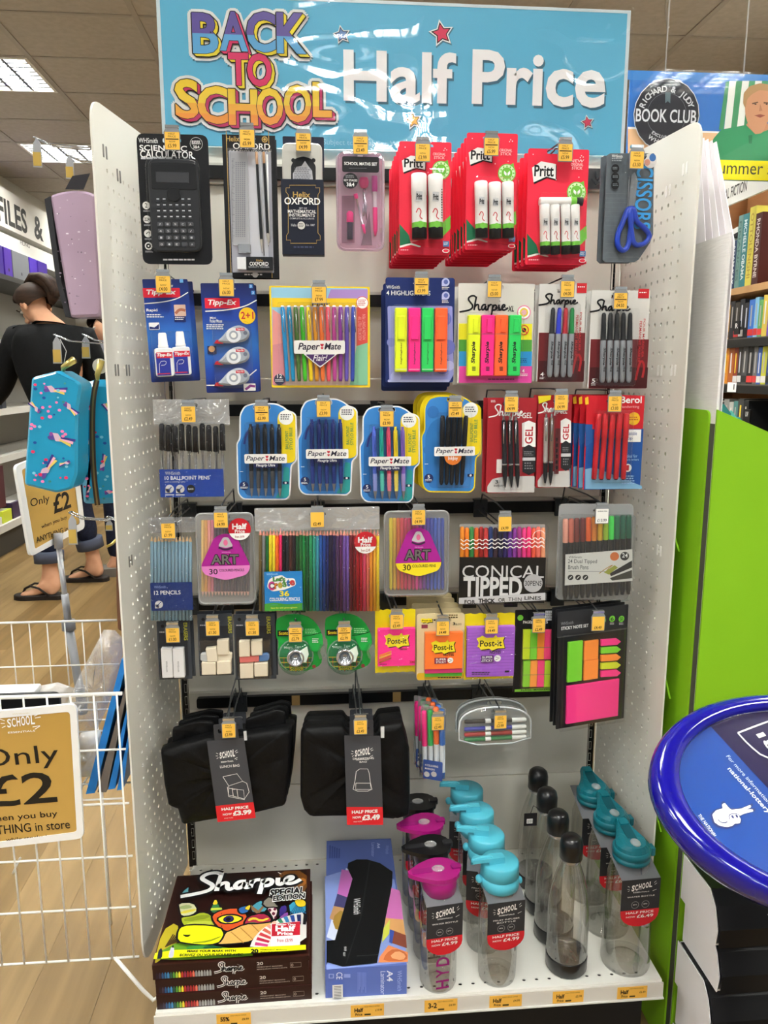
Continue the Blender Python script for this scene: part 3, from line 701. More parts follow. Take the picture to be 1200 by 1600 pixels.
# glue stick cards
RED, RED2, GRN, DGR = C('#ee2f49', .35), C('#d3213d', .4), C('#74c043', .4), C('#1f6e4b', .4)
STK = C('#f7f5f4', .3)
def glue(label, x0, y0, x1, y1, sticks, logo, badge, words, horiz, tick, hole, n, grp, of, price, Y):
    K = Pack('glue_stick_pack', 'pack', label, c4, (x0, y0, x1, y1), Y); K.card(RED, 9, hole)
    K.poly([(x0+2, y1-130), (x0+40, y1-85), (x0+50, y1-50), (x0+3, y1-38)], DGR); K.poly([(x0+3, y1-38), (x0+52, y1-50), (x0+90, y1-37), (x0+90, y1-31), (x0+50, y1-42), (x0+3, y1-30)], W_)
    K.poly([(x1-40, y1-130), (x1-2, y1-165), (x1-1, y1-110), (x1-40, y1-70)], GRN); K.poly([(x0+3, y1-2), (x0+3, y1-29), (x0+110, y1-34), (x1-3, y1-18), (x1-3, y1-3)], RED2, 4)
    lx, ly, lw, lh = logo
    pts = [(lx, ly+lh*.3), (lx+lw*.38, ly), (lx+lw, ly+lh*.13), (lx+lw*.98, ly+lh*.84), (lx+lw*.6, ly+lh*.72), (lx+lw*.06, ly+lh)]
    K.poly([(a+3, b+6) for a, b in pts], CB); K.poly(pts, W_); K.T('Pritt', lx+lw*.1, ly+lh*.2, lx+lw*.9, ly+lh*.7, CB, .05)
    bx, by, br = badge; K.C_(bx, by, br, GRN); K.poly([(bx+br*.3, by-br*.9), (bx+br*.75, by-br*1.15), (bx+br*.85, by-br*.4)], GRN); K.C_(bx, by, br*.9, C('#d8efc0'), br*.62); K.C_(bx, by, br*.6, GRN)
    for a in range(12):
        t = a*PI/6; K.C_(bx+br*.76*math.cos(t), by+br*.76*math.sin(t), br*.09, GRN)
    for e in (-1, 1): K.poly([(bx+e*br*.06, by+br*.3), (bx+e*br*.05, by), (bx+e*br*.32, by-br*.28), (bx+e*br*.36, by+br*.05), (bx+e*br*.2, by+br*.26)], W_, 3)
    wx, wy, ww = words[:3]
    for k, t in enumerate(words[3:]): K.T(t, wx+ww*.06*k, wy+k*15, wx+ww-ww*.06*k, wy+k*15+11, C('#fbc9cc'), .03, 0, .1)
    for a, b in ((x1-25, y0+30), (x1-18, y0+36), (x1-30, y0+38), (x1-36, y0+120), (x0+120, y0+130), (x0+25, y0+25)): K.C_(a, b, 2.2, C('#ffd5d8'))
    K.lines(x0+6, y1-22, x0+50, y1-14, 1, C('#f3b0b6')); K.R_(x1-34, y1-56, x1-8, y1-34, C('#4a7fb8'), 2); K.lines(x1-31, y1-52, x1-11, y1-38, 3, W_); K.C_(x1-22, y1-16, 15, W_, 0, 8); K.C_(x1-22, y1-16, 12, RED, 0, 6); K.ink()
    for i, (sx, t, b, r) in enumerate(sticks):
        g, k = (b-(b-t)*.245), (b-(b-t)*.165)
        L = b-t; o = K.rod(sx, t, sx+3, b, [(0, r*.9, STK), (.02, r, STK), (.32, r, STK), (.325, r*.97, STK), ((g-t)/L, r*.97, GRN), ((k-t)/L, r*.97, CB), (1, r*.97, CB)], 'glue_stick', r*K.s+.0012, 14)
        y = -(2*r)*K.s*.985-.0016; m = MB(); cx = sx+1.2
        h = lambda f: t+L*f
        m.plate(rounded(rect(*K.Q(cx-r*.55, h(.3), cx+r*.3, h(.44))), .001), y, y, LG); m.text('Pritt', *K.Q(cx-r*.45, h(.33), cx+r*.25, h(.42)), CB, y-.0002, .04)
        m.ribbon([K.P(cx-r*.5, h(.62)), K.P(cx-r*.2, h(.54)), K.P(cx+r*.2, h(.6)), K.P(cx-r*.1, h(.68)), K.P(cx+r*.3, h(.72))], r*.12*K.s, C('#c8283c'), y-.0001); m.disc(*K.P(cx+r*.05, h(.8)), r*.42*K.s, GRN, y-.0002)
        if i == 1 and len(sticks) == 2:
            for q in range(12): m.plate(rect(*K.Q(cx+r*.42, h(.24)+q*L*.04, cx+r*.8, h(.24)+q*L*.04+L*.022)), y+.0035, y+.0035, CB)
        m.build('stick_label', o)
    if horiz:
        a, t, b, r = horiz; o = K.rod(a, t, b, t, [(0, r*.9, STK), (.03, r, STK), (.72, r, GRN), (.85, r, CB), (1, r, CB)], 'glue_stick', r*K.s+.0012, 14)
    rr = max(s[3] for s in sticks)
    X0 = min(min(s[0] for s in sticks)-rr, horiz[0] if horiz else 9e9)-4; X1 = max(max(s[0] for s in sticks)+rr, horiz[2] if horiz else 0)+6
    T0 = (horiz[1]-horiz[3] if horiz else sticks[0][1])-5
    K.bub(X0, T0, X1, sticks[0][2]+5, 2*rr*K.s+.0035, 10, clear('#ffffff', .1, .05, .5))
    K.behind(n, .0265, 'queue of red '+grp, grp)
    K.hook(tick, 0, price, of); return K
glue('red glue stick card with two sticks, front of its hook', 89, 84, 305, 556, [(167, 228, 494, 32), (235, 231, 492, 31)], (101, 142, 98, 70), (264, 203, 37), (230, 132, 52, 'ORIGINAL', 'STICK'), None, (188, 135), (196, 104), 6, 'two-stick glue packs', 'holding the two-stick glue packs', '£3.99', -.232)
glue('red glue stick card with three sticks, front of its hook', 368, 48, 578, 536, [(424, 258, 490, 27), (481, 262, 491, 26), (535, 260, 489, 25)], (379, 108, 98, 72), (538, 216, 37), (507, 116, 52, 'ORIGINAL', 'STICK'), None, (474, 110), (474, 74), 7, 'three-stick glue packs', 'holding the three-stick glue packs', '-£5.99', -.238)
glue('red NEW glue stick card with five sticks, front of its hook', 621, 114, 872, 597, [(688, 352, 556, 21), (731, 352, 556, 20), (775, 352, 555, 20), (815, 352, 553, 19)], (643, 166, 100, 88), (828, 294, 40), (800, 160, 58, 'NEW', 'ORIGINAL', 'STICK'), (668, 338, 846, 17), (782, 135), (742, 126), 3, 'five-stick glue packs', 'holding the five-stick glue packs', '-£5.99', -.232)

K = Pack('scissors_pack', 'pack', 'grey squared card with blue-handled scissors by the right side panel', c4, (940, 130, 1150, 586), -.225, 0, 6)
K.card(noisy('#596067', '#626a71', (90, 90, 90), .5, 0, 2, key='g'), 0, (1086, 158), loop=[(956, 140), (970, 132), (1152, 132), (1148, 470), (1135, 505), (1088, 575), (1070, 586), (950, 586), (938, 574)])
for k in range(15):
    K.rib([(948, 300+k*19), (1060, 300+k*19)], 1, C('#6c747b'), 0)
K.T('SCISSORS', 1072, 172, 1143, 432, C('#3aa0e6', .4), .03, 3); K.T('WHSmith', 974, 140, 1018, 150, W_, 0); K.lines(974, 153, 1022, 170, 2, C('#9aa2a8'))
for v in (197, 232, 266): K.C_(988-(v-197)*.02, v, 16, CB); K.lines(977, v-6, 999, v+6, 2, C('#7d868d'))
K.C_(1132, 165, 27, C('#d7d4d2')); K.C_(1120, 172, 12, C('#c98f7c')); K.C_(1142, 152, 14, C('#3f6fb0')); K.ink()
BLD = C('#9b9fa3', .25, .85); HB = C('#1e3fb4', .3, 0, .3)
mb = MB().plate(ccw([K.P(*p) for p in ((1052, 225), (1066, 215), (1078, 250), (1062, 370), (1040, 372))]), -.005, -.0028, BLD).plate(ccw([K.P(*p) for p in ((1044, 232), (1056, 222), (1062, 262), (1052, 372), (1036, 372))]), -.0024, -.0008, BLD); mb.build('scissor_blade', K.root)
def ring(pts, r, y, name): MB().tube([(*[K.P(*p)[0]], y, K.P(*p)[1]) for p in pts], r, HB, 8, None, True).build(name, K.root)
ring(chaikin(chaikin([(1036, 362), (1056, 372), (1048, 430), (1040, 520), (1015, 545), (990, 520), (992, 470), (1016, 420)], True), True), .0042, -.006, 'scissor_handle')
ring(chaikin(chaikin([(1038, 372), (1058, 362), (1066, 420), (1100, 445), (1128, 480), (1100, 516), (1058, 520), (1048, 470)], True), True), .0042, -.0075, 'scissor_handle')
K.bub(1008, 205, 1132, 550, .012, 12, clear('#ffffff', .12, .06, .4)); K.behind(1, .014, 'second grey scissors card just behind the front one', None, ('card',), -.004)
K.hook((1080, 165), 0, '£3.50', 'holding the blue scissors')

# ---------------------------------------------------------------- second row
TB = ramp_z('print_correction_blue', [(-.08, '#14246a'), (-.05, '#1d46a8'), (-.01, '#2f6fc0'), (.03, '#1c3f9a'), (.08, '#14205c')], 2, .3, 'LINEAR')
K = Pack('correction_fluid_pack', 'pack', 'blue card with two white correction fluid bottles', c5, (84, 46, 284, 504), -.222, 2.2, 14)
K.card(TB, 6, (160, 72)); RL = C('#d8263c', .35); K.R_(68, 86, 232, 128, RL, 3); K.T('Tipp-Ex', 84, 93, 214, 121, W_, .05, 0, .2)
K.rib([(72, 156), (150, 150), (220, 135), (268, 105)], 4, W_); K.T('Rapid', 83, 178, 131, 194, W_, .03); K.lines(84, 203, 160, 222, 2, W_); K.R_(206, 160, 258, 212, C('#d8b8a6'), 4); K.R_(206, 212, 258, 238, C('#1b2a66')); K.rib([(212, 200), (230, 180), (256, 186)], 12, C('#b06a52')); K.lines(210, 216, 254, 232, 2, W_)
K.R_(94, 240, 140, 272, W_, 4); K.poly([(96, 258), (118, 262), (138, 246), (138, 270), (96, 270)], NAVY); K.R_(230, 46, 246, 62, C('#6aa8e0')); K.ink()
for bx, w in ((150, 0), (227, -6)):
    cx = bx+6
    cap = K.rod(cx-6, 288+w, cx, 358+w, [(0, 15, STK), (.08, 18, STK), (.75, 21, STK), (.8, 23, STK), (1, 23, STK)], 'bottle_cap', .0135, 14)
    bt = K.slab(cx-36, 355+w, cx+42, 482+w, .024, C('#eef0f2', .3), 'fluid_bottle', 12, 3)
    m = MB(); m.plate(rect(*K.Q(cx-32, 378+w, cx+30, 478+w)), -.0242, -.0242, C('#26359a')); m.plate(rect(*K.Q(cx-32, 374+w, cx+38, 400+w)), -.0243, -.0243, RL); m.text('Tipp-Ex', *K.Q(cx-30, 378+w, cx+36, 396+w), W_, -.0246, .04, 0, .2)
    m.ribbon([K.P(cx-18, 466+w), K.P(cx-20, 415+w), K.P(cx+12, 412+w), K.P(cx+8, 430+w), K.P(cx-12, 432+w)], .0006, W_, -.0246, None, 1); m.plate(rect(*K.Q(cx-28, 466+w, cx+28, 471+w)), -.0245, -.0245, C('#c02a50')); m.build('bottle_label', bt)
K.bub(106, 282, 282, 490, .026, 8, clear('#ffffff', .12, .05, .5)); K.behind(1, .03, 'second correction fluid card behind the two-bottle one', None, ('card',), .002)
K.hook((158, 75), 1, '£4.00', 'holding the correction fluid')

K = Pack('correction_tape_pack', 'pack', 'blue 2+1 card with three grey correction tape mice', c5, (337, 64, 573, 552), -.225, 1, 5)
K.card(TB, 8, (440, 88)); K.R_(344, 131, 498, 176, RL, 3); K.T('Tipp-Ex', 358, 138, 484, 168, W_, .05, 0, .2); K.rib([(345, 190), (430, 186), (520, 170), (574, 140)], 5, W_); K.rib([(350, 520), (430, 520), (520, 495), (574, 450)], 5, W_)
K.C_(532, 210, 37, C('#f2c21f')); K.T('2+1', 504, 192, 560, 224, C('#c0283a'), .04); K.R_(540, 70, 556, 86, C('#4f94d8')); K.R_(550, 99, 566, 115, C('#4f94d8')); K.T('3', 545, 73, 551, 83, W_); K.T('3', 555, 102, 561, 112, W_)
K.T('Mini', 366, 214, 392, 224, W_); K.T('Pocket Mouse', 366, 226, 420, 240, W_, .02); K.lines(350, 248, 432, 274, 3, W_); K.R_(516, 512, 570, 545, W_, 3); K.poly([(520, 536), (545, 516), (568, 520), (568, 530), (548, 528), (530, 542)], C('#8a3a88')); K.R_(355, 345, 395, 380, C('#2a2f50')); K.C_(374, 358, 14, C('#c89868')); K.ink()
MOU = C('#a9b0bc', .25); RD = C('#b8202e', .3)
for v in (290, 384, 478):
    m = MB(); q = [K.P(*p) for p in ((398, v+34), (420, v+16), (450, v-22), (495, v-40), (535, v-22), (546, v+6), (530, v+32), (490, v+42), (430, v+44))]
    o = m.plate(ccw(chaikin(chaikin(q, True), True)), -.012, -.001, MOU, bev=.003).build('tape_mouse', K.root)
    m = MB(); a = K.P(472, v+8)
    m.disc(a[0], a[1], 33*K.s, C('#e8ebf0', .3), -.0123, 20, None, 20*K.s); m.disc(a[0], a[1], 12*K.s, W_, -.0124); m.disc(*K.P(524, v-2), 9*K.s, C('#70778a'), -.0123); m.plate(rect(*K.Q(482, v-24, 520, v-12)), -.0124, -.0124, RL); m.text('Tipp-Ex', *K.Q(485, v-22, 517, v-14), W_, -.0126, .03)
    m.build('tape_reel', o)
    MB().plate(ccw([K.P(*p) for p in ((386, v+44), (394, v+30), (420, v+24), (426, v+46))]), -.009, -.002, RD).build('mouse_tip', o)
    q_ = None
K.bub(384, 236, 556, 534, .02, 40, clear('#ffffff', .22, .05, .6)); K.behind(1, .024, 'second correction tape card behind the front one', None, ('card',), .002)
K.hook((440, 90), 1, '£6.00', 'holding the correction tape mice')

K = Pack('felt_pen_pack', 'pack', 'square yellow-edged pack of twelve rainbow felt pens', c5, (636, 78, 1080, 530), -.225)
K.card(C('#f0cf2a', .35), 6, (850, 104)); K.R_(645, 92, 1070, 518, C('#93c4dc'), 4); K.poly([(905, 92), (1070, 92), (1070, 160), (880, 160)], C('#a888c8')); K.R_(645, 132, 1070, 172, C('#f2c92a')); K.poly([(645, 180), (690, 210), (700, 330), (645, 340)], C('#e89a94')); K.poly([(645, 340), (700, 330), (705, 518), (645, 518)], C('#d88c94')); K.R_(700, 172, 1030, 518, C('#d6bcae'))
K.poly([(1020, 172), (1070, 172), (1070, 330), (1020, 345)], C('#d8504a')); K.poly([(1020, 345), (1070, 330), (1070, 518), (990, 518)], C('#84bf9a')); K.C_(1046, 152, 28, C('#d8504a')); K.C_(1046, 152, 25, W_); K.lines(1028, 138, 1064, 168, 4, C('#c8444a')); K.T('ASSORTED FELT TIP', 1028, 215, 1042, 320, C('#f0a8a4'), .01, 1); K.T('NYLON POINT PEN', 1046, 205, 1060, 315, C('#f0a8a4'), .01, 1); K.C_(677, 494, 25, C('#3a3a52')); K.T('12', 666, 470, 688, 488, W_, .02); K.lines(658, 494, 697, 506, 2, W_); K.T('Flair', 822, 148, 902, 166, C('#4a3a58'), .02); K.ink()
CL12 = ('#2b93d2', '#1d8dc0', '#4f7138', '#46bd2c', '#eccb22', '#d6922c', '#ef7a38', '#e85a68', '#bb4a96', '#8c3f9e', '#6a56b4', '#3b4cb0')
for i, h in enumerate(CL12):
    a = 690+28.7*i; b = 713+26.2*i; m = C(h, .35)
    def cl(mb, a=a, b=b): mb.tube([(*[K.P(a+2, 188)[0]], -.0118, K.P(a+2, 188)[1]), (K.P(a+9, 285)[0], -.0118, K.P(a+9, 285)[1])], .0007, SIL, 5)
    K.rod(a, 165, b, 502, [(0, 6, W_), (.02, 8, m), (.05, 10, m), (.36, 10.5, m), (.365, 9.8, m), (.96, 9, m), (1, 7, m)], 'felt_pen', .0065, 10, 1, None, cl)
lb = MB(); y = -.0125
lb.plate(rounded(rect(*K.Q(742, 322, 968, 380)), .003), y, y+.0006, C('#f0eeea', .35)); lb.text('Paper', *K.Q(760, 332, 857, 372), C('#2b2138'), y-.0003, .02, 0, .25); lb.text('Mate', *K.Q(876, 332, 950, 362), C('#2b2138'), y-.0003, .02, 0, .25)
def heart(cx, cy, r): return [K.P(cx+r*a, cy-r*b) for a, b in ((0, -1), (.55, -.5), (.95, .1), (.85, .65), (.45, .85), (0, .45), (-.45, .85), (-.85, .65), (-.95, .1), (-.55, -.5))]
lb.plate(ccw(heart(866, 342, 8)), y-.0003, y-.0003, C('#c8283c')); lb.plate(ccw(heart(866, 355, 6)), y-.0003, y-.0003, C('#c8283c'))
lb.plate(rounded(ccw([K.P(*p) for p in ((782, 380), (936, 380), (858, 442))]), .003), y, y+.0005, W_); lb.plate(rounded(ccw([K.P(*p) for p in ((792, 383), (926, 383), (858, 436))]), .003), y-.0002, y-.0002, C('#4a2a62')); lb.text('Flair!', *K.Q(826, 385, 890, 412), W_, y-.0004, .005, 0, .3)
lb.build('front_label', K.root); K.bub(674, 158, 1026, 512, .0145, 8, clear('#ffffff', .12, .05, .5), bev=5)
K.hook((853, 122), 1, '£7.99', 'holding the rainbow felt pens')

def highlighter(K, x0, y0, x1, y1, m, name, txt):
    o = K.slab(x0, y0, x1, y1, .0125, m, name, 6, 4)
    w = x1-x0; cx = (x0+x1)/2
    if txt == 'clip':
        q = rounded(rect(*K.Q(cx-w*.32, y0+30, cx+w*.3, y0+124)), .002); MB().plate(q, -.0155, -.012, m, bev=.001).build('pen_clip', o)
        t = MB(); t.text('highlighter', *K.Q(cx-3, y0+135, cx+4, y0+222), C('#333333'), -.0127, .01, 1)
        t.plate(rect(*K.Q(x0+1, y1-9, x1-1, y1-7)), -.0127, -.0127, C('#dddddd')); t.build('pen_lettering', o)
    else:
        q = rounded(rect(*K.Q(cx-w*.1, y0+10, cx+w*.34, y0+66)), .002); MB().plate(q, -.0155, -.012, m, bev=.001).build('pen_clip', o)
        t = MB(); t.text('Sharpie', *K.Q(cx-12, y0+105, cx+8, y0+190), CB, -.0127, .03, 1, .2)
        for k in range(3): t.plate(rect(*K.Q(cx-8, y0+205+k*6, cx+6, y0+208.5+k*6)), -.0127, -.0127, CB)
        t.plate(rect(*K.Q(x0+1, y0+72, x1-1, y0+73.5)), -.0127, -.0127, C('#777777')); t.build('pen_lettering', o)
    return o
K = Pack('highlighter_pack', 'pack', 'navy and lilac card with four neon highlighters', c6, (58, 36, 338, 464), -.225)
K.card(NAVY, 12, (203, 66)); K.poly([(66, 152), (331, 152), (336, 430), (318, 462), (74, 462)], C('#9296d6'), 8)
for a, b, r, h in ((300, 205, 30, '#6a72c4'), (312, 320, 34, '#6f77c8'), (290, 395, 38, '#7078c8'), (100, 440, 24, '#a9addf'), (318, 395, 22, '#b6b9e6'), (82, 300, 20, '#8086cc')): K.C_(a, b, r*.9, C(h))
K.R_(66, 452, 320, 462, C('#a9add8'), 4); K.T('WHSmith', 62, 68, 116, 81, W_, 0); K.T('4 HIGHLIGHTERS', 63, 90, 240, 108, W_, .015)
for v in (55, 110): K.C_(303, v, 16, C('#b9c0ea')); K.R_(287, v, 303, v+16, C('#b9c0ea')); K.C_(304, v-1, 9, C('#5a68b0')); K.lines(288, v+20, 320, v+32, 2, W_)
K.ink()
for (a, b), m in zip(((95, 143), (149, 197), (202, 250), (255, 306)), (FY, FP, FG, FO)): highlighter(K, a, 166, b, 418, m, 'highlighter', 'clip')
K.bub(82, 156, 312, 430, .0175, 10, clear('#ffffff', .12, .05, .5)); K.behind(2, .02, 'navy four-highlighter cards on their hook', 'highlighter cards behind the front one', ('card',), -.002, -.007)
K.hook((205, 76), 1, '-£3.99', 'holding the four highlighters')

K = Pack('large_highlighter_pack', 'pack', 'pale card with colour bands and four chunky neon highlighters', c6, (353, 60, 660, 466), -.225)
K.card(C('#d4d1ca', .35), 3, (506, 76))
for v0, v1, h in ((225, 290, '#e8e02a'), (290, 342, '#4f9a3c'), (338, 398, '#2f8fd0'), (398, 464, '#d8479c')): K.R_(357, v0, 656, v1, C(h))
K.sharpie(361, 112, 557, 190, 7, CB, 0); K.T('FLUO', 503, 156, 550, 171, CB, .01, 0, .15); K.T('XL', 556, 152, 582, 174, CB, .04, 0, .2); K.C_(622, 178, 28, C('#e87aa8')); K.C_(622, 178, 24, W_); K.C_(622, 178, 17, C('#e8c83a')); K.C_(622, 178, 11, C('#e0a8b0')); K.C_(622, 250, 20, C('#d0382e')); K.C_(622, 250, 16, C('#e8d23a')); K.C_(622, 250, 9, CB); K.rib([(610, 238), (634, 262)], 4, C('#d0382e'), 0); K.lines(605, 365, 640, 385, 3, C('#143a70')); K.T('4', 614, 408, 624, 424, W_, .02); K.lines(606, 428, 640, 440, 2, W_); K.lines(475, 448, 600, 455, 1, CB); K.ink()
for (a, b), m in zip(((388, 438), (443, 495), (498, 549), (553, 603)), (FY, FP, FO, FG)): highlighter(K, a, 195, b, 434, m, 'highlighter', 'tank')
K.bub(380, 186, 610, 444, .0175, 8, clear('#ffffff', .1, .05, .5)); K.behind(1, .02, 'second chunky highlighter card behind the colour-banded one', None, ('card',), -.003, -.003)
K.hook((502, 88), 1, '£5.00', 'holding the chunky highlighters')

def marker_card(label, box, n, cols, xs, xb, top, capb, bot, scr, tagb, num, hole, tick, of, price):
    x0, y0, x1, y1 = box; K = Pack('marker_pack', 'pack', label, c6, box, -.225)
    K.card(C('#d6d4d0', .35), 2, hole); K.R_(x0, capb, x1, y1, C('#6a2024')); K.R_(x0, y1-(y1-capb)*.42, x1, y1, C('#451518'))
    K.rib([(x1-50, y1-30), (x1-30, capb+75), (x1-12, capb+100), (x1-22, y1-40)], 9, C('#a8282c')); K.sharpie(*scr, 7, CB); K.R_(*tagb, C('#c8252f')); K.lines(tagb[0]+4, tagb[1]+12, tagb[2]-4, tagb[1]+20, 1, W_)
    K.T('PERMANENT MARKER', x1-38, y0+130, x1-28, y0+290, C('#c0343a'), .01, 3); K.T('POUR MARQUER', x1-24, y0+120, x1-14, y0+270, C('#c0343a'), .01, 3)
    K.T(num, x0+9, y1-36, x0+22, y1-20, W_, .02); K.lines(x0+6, y1-17, x0+26, y1-6, 2, W_); K.ink()
    GR = C('#8b8e94', .35)
    for i in range(n):
        m = C(cols[i], .35); L = bot-top; f = (capb-top)/L
        o = K.rod(xs[i], top, xb[i], bot, [(0, 5, m), (.03, 8.5, m), (.28, 10, m), (f-.005, 11, m), (f, 11.5, GR), (.94, 11, GR), (.98, 9, GR), (1, 5, GR)], 'marker', .0062, 12)
        mx = xs[i]+(xb[i]-xs[i])*.62; t = MB(); t.text('Sharpie', *K.Q(mx-6, capb+32, mx+5, capb+100), CB, -.0122, .03, 3, .2); t.text('FINE', *K.Q(mx-3, capb+108, mx+4, capb+128), CB, -.0118, .02, 3); t.build('marker_lettering', o)
    K.bub(min(xb)-18, top-8, max(xs)+22, bot+8, .0145, 12, clear('#ffffff', .1, .05, .5)); K.behind(1, .018, label.replace('card of', 'second card of')+', hanging behind', None, ('card',), -.002)
    K.hook(tick, 1, price, of)
marker_card('white and maroon card of four fine markers with coloured caps', (680, 62, 869, 458), 4, ('#1b1b20', '#2636c0', '#a8202c', '#157a3e'), (737, 763, 789, 815), (722, 749, 777, 804), 160, 265, 442, (683, 104, 842, 158), (838, 60, 878, 98), '4', (790, 88), (800, 88), 'holding the four coloured markers', '£4.00')
marker_card('white and maroon card of five fine markers with black caps', (890, 88, 1127, 484), 5, ('#141417',)*5, (943, 970, 997, 1023, 1050), (936, 963, 990, 1016, 1043), 180, 292, 464, (893, 128, 1056, 186), (1088, 83, 1132, 119), '5', (1010, 112), (1016, 136), 'holding the five black markers', '-£4.50')
# ---------------------------------------------------------------- third row
def bag_sheet(K, x0, y0, x1, y1, amp, m, name, dy, seed=1, nx=14, nz=10, thick=0):
    """wavy film between two enlarged-pixel corners"""
    q = K.Q(x0, y0, x1, y1); rnd = random.Random(seed); vs, fs = [], []
    ph = [rnd.uniform(0, 6) for _ in range(6)]
    for j in range(nz+1):
        for i in range(nx+1):
            u, v = i/nx, j/nz
            w = math.sin(u*11+v*5+ph[0])*.4+math.sin(u*5-v*13+ph[1])*.35+math.sin(u*23+v*9+ph[2])*.2+rnd.uniform(-.12, .12)
            e = min(1, 6*min(u, 1-u)+.25)
            vs.append((q[0]+(q[2]-q[0])*u, -dy-amp*(.8+w)*e, q[1]+(q[3]-q[1])*v+(rnd.uniform(-.0006, .0006) if j in (0, nz) else 0)))
    for j in range(nz):
        for i in range(nx): a = j*(nx+1)+i; fs.append((a, a+1, a+nx+2, a+nx+1))
    return MB().add(vs, fs, m, True).build(name, K.root)
CELLO = crinkle('#fdfdfd', .12, 70, .0); CELLOH = crinkle('#f4f4f6', .6, 45, .3)
K = Pack('ballpoint_pack', 'pack', 'crinkled clear bag of ten black ballpoint pens with blue label', c7, (64, 38, 396, 474), -.225)
K.hole = K.P(214, 66); hx, hz = K.hole
MB().plate(rect(*K.Q(58, 40, 394, 150)), .0, .0006, crinkle('#d8d8da', .5, 50, .3), [rounded(rect(hx-.0135, hz-.0035, hx+.0135, hz+.0035), .0034, 3)]).build('bag_header', K.root)
for k in range(10):
    u = 96+k*30; w = (k % 3-1)*6; m = CB
    K.rod(u, 152+w, u+6, 470, [(0, 7, m), (.03, 12.5, m), (.36, 13.5, m), (.365, 7.5, clear('#e8eaee', .3, .08, .6, .2)), (.9, 7.5, C('#d4d6da')), (.93, 5, m), (1, 2, m)], 'ballpoint_pen', .0055+(k % 2)*.0035, 10, 1, None,
          lambda mb, u=u, w=w: mb.rod((K.P(u+3, 0)[0], -.0125, K.P(0, 190+w)[1]), (K.P(u+5, 0)[0], -.0125, K.P(0, 275+w)[1]), [(0, .0009, CB), (1, .0009, CB)], 5))
    K.rod(u+3, 285, u+6, 455, [(0, 2, CB), (1, 2, CB)], 'ink_tube', .005, 5)
lb = MB(); y = -.0135; lb.plate(rect(*K.Q(92, 345, 376, 472)), y, y+.0005, C('#1f3f96', .35))
for t, a in (('WHSmith', (116, 357, 182, 372)), ('10 BALLPOINT PENS', (114, 377, 313, 394)), ('with a comfort grip', (114, 399, 205, 408))): lb.text(t, *K.Q(*a), W_ if '1' in t else LG, y-.0002, .008 if '1' in t else 0)
for u, m in ((136, LG), (183, LG), (230, CB)): lb.disc(*K.P(u, 434), 19*K.s, m, y-.0002)
lb.text('BLACK', *K.Q(218, 430, 242, 438), W_, y-.0004, .01)
for u in (136, 183): lb.plate(rect(*K.Q(u-19, 434, u, 453)), y-.0002, y-.0002, LG); lb.ribbon([K.P(u-9, 444), K.P(u+8, 426)], 4*K.s, C('#1f3f96'), y-.0004); lb.plate(rect(*K.Q(u-20, 458, u+20, 463)), y-.0002, y-.0002, LG)
lb.build('blue_label', K.root); bag_sheet(K, 58, 150, 402, 476, .0035, CELLO, 'bag_film', .0145, 3)
bag_sheet(K, 56, 40, 396, 158, .002, crinkle('#ffffff', .9, 40, .1), 'bag_top_film', .0008, 5, 16, 6)
K.hook((213, 112), 2, '£2.49', 'holding the bag of ten ballpoints')

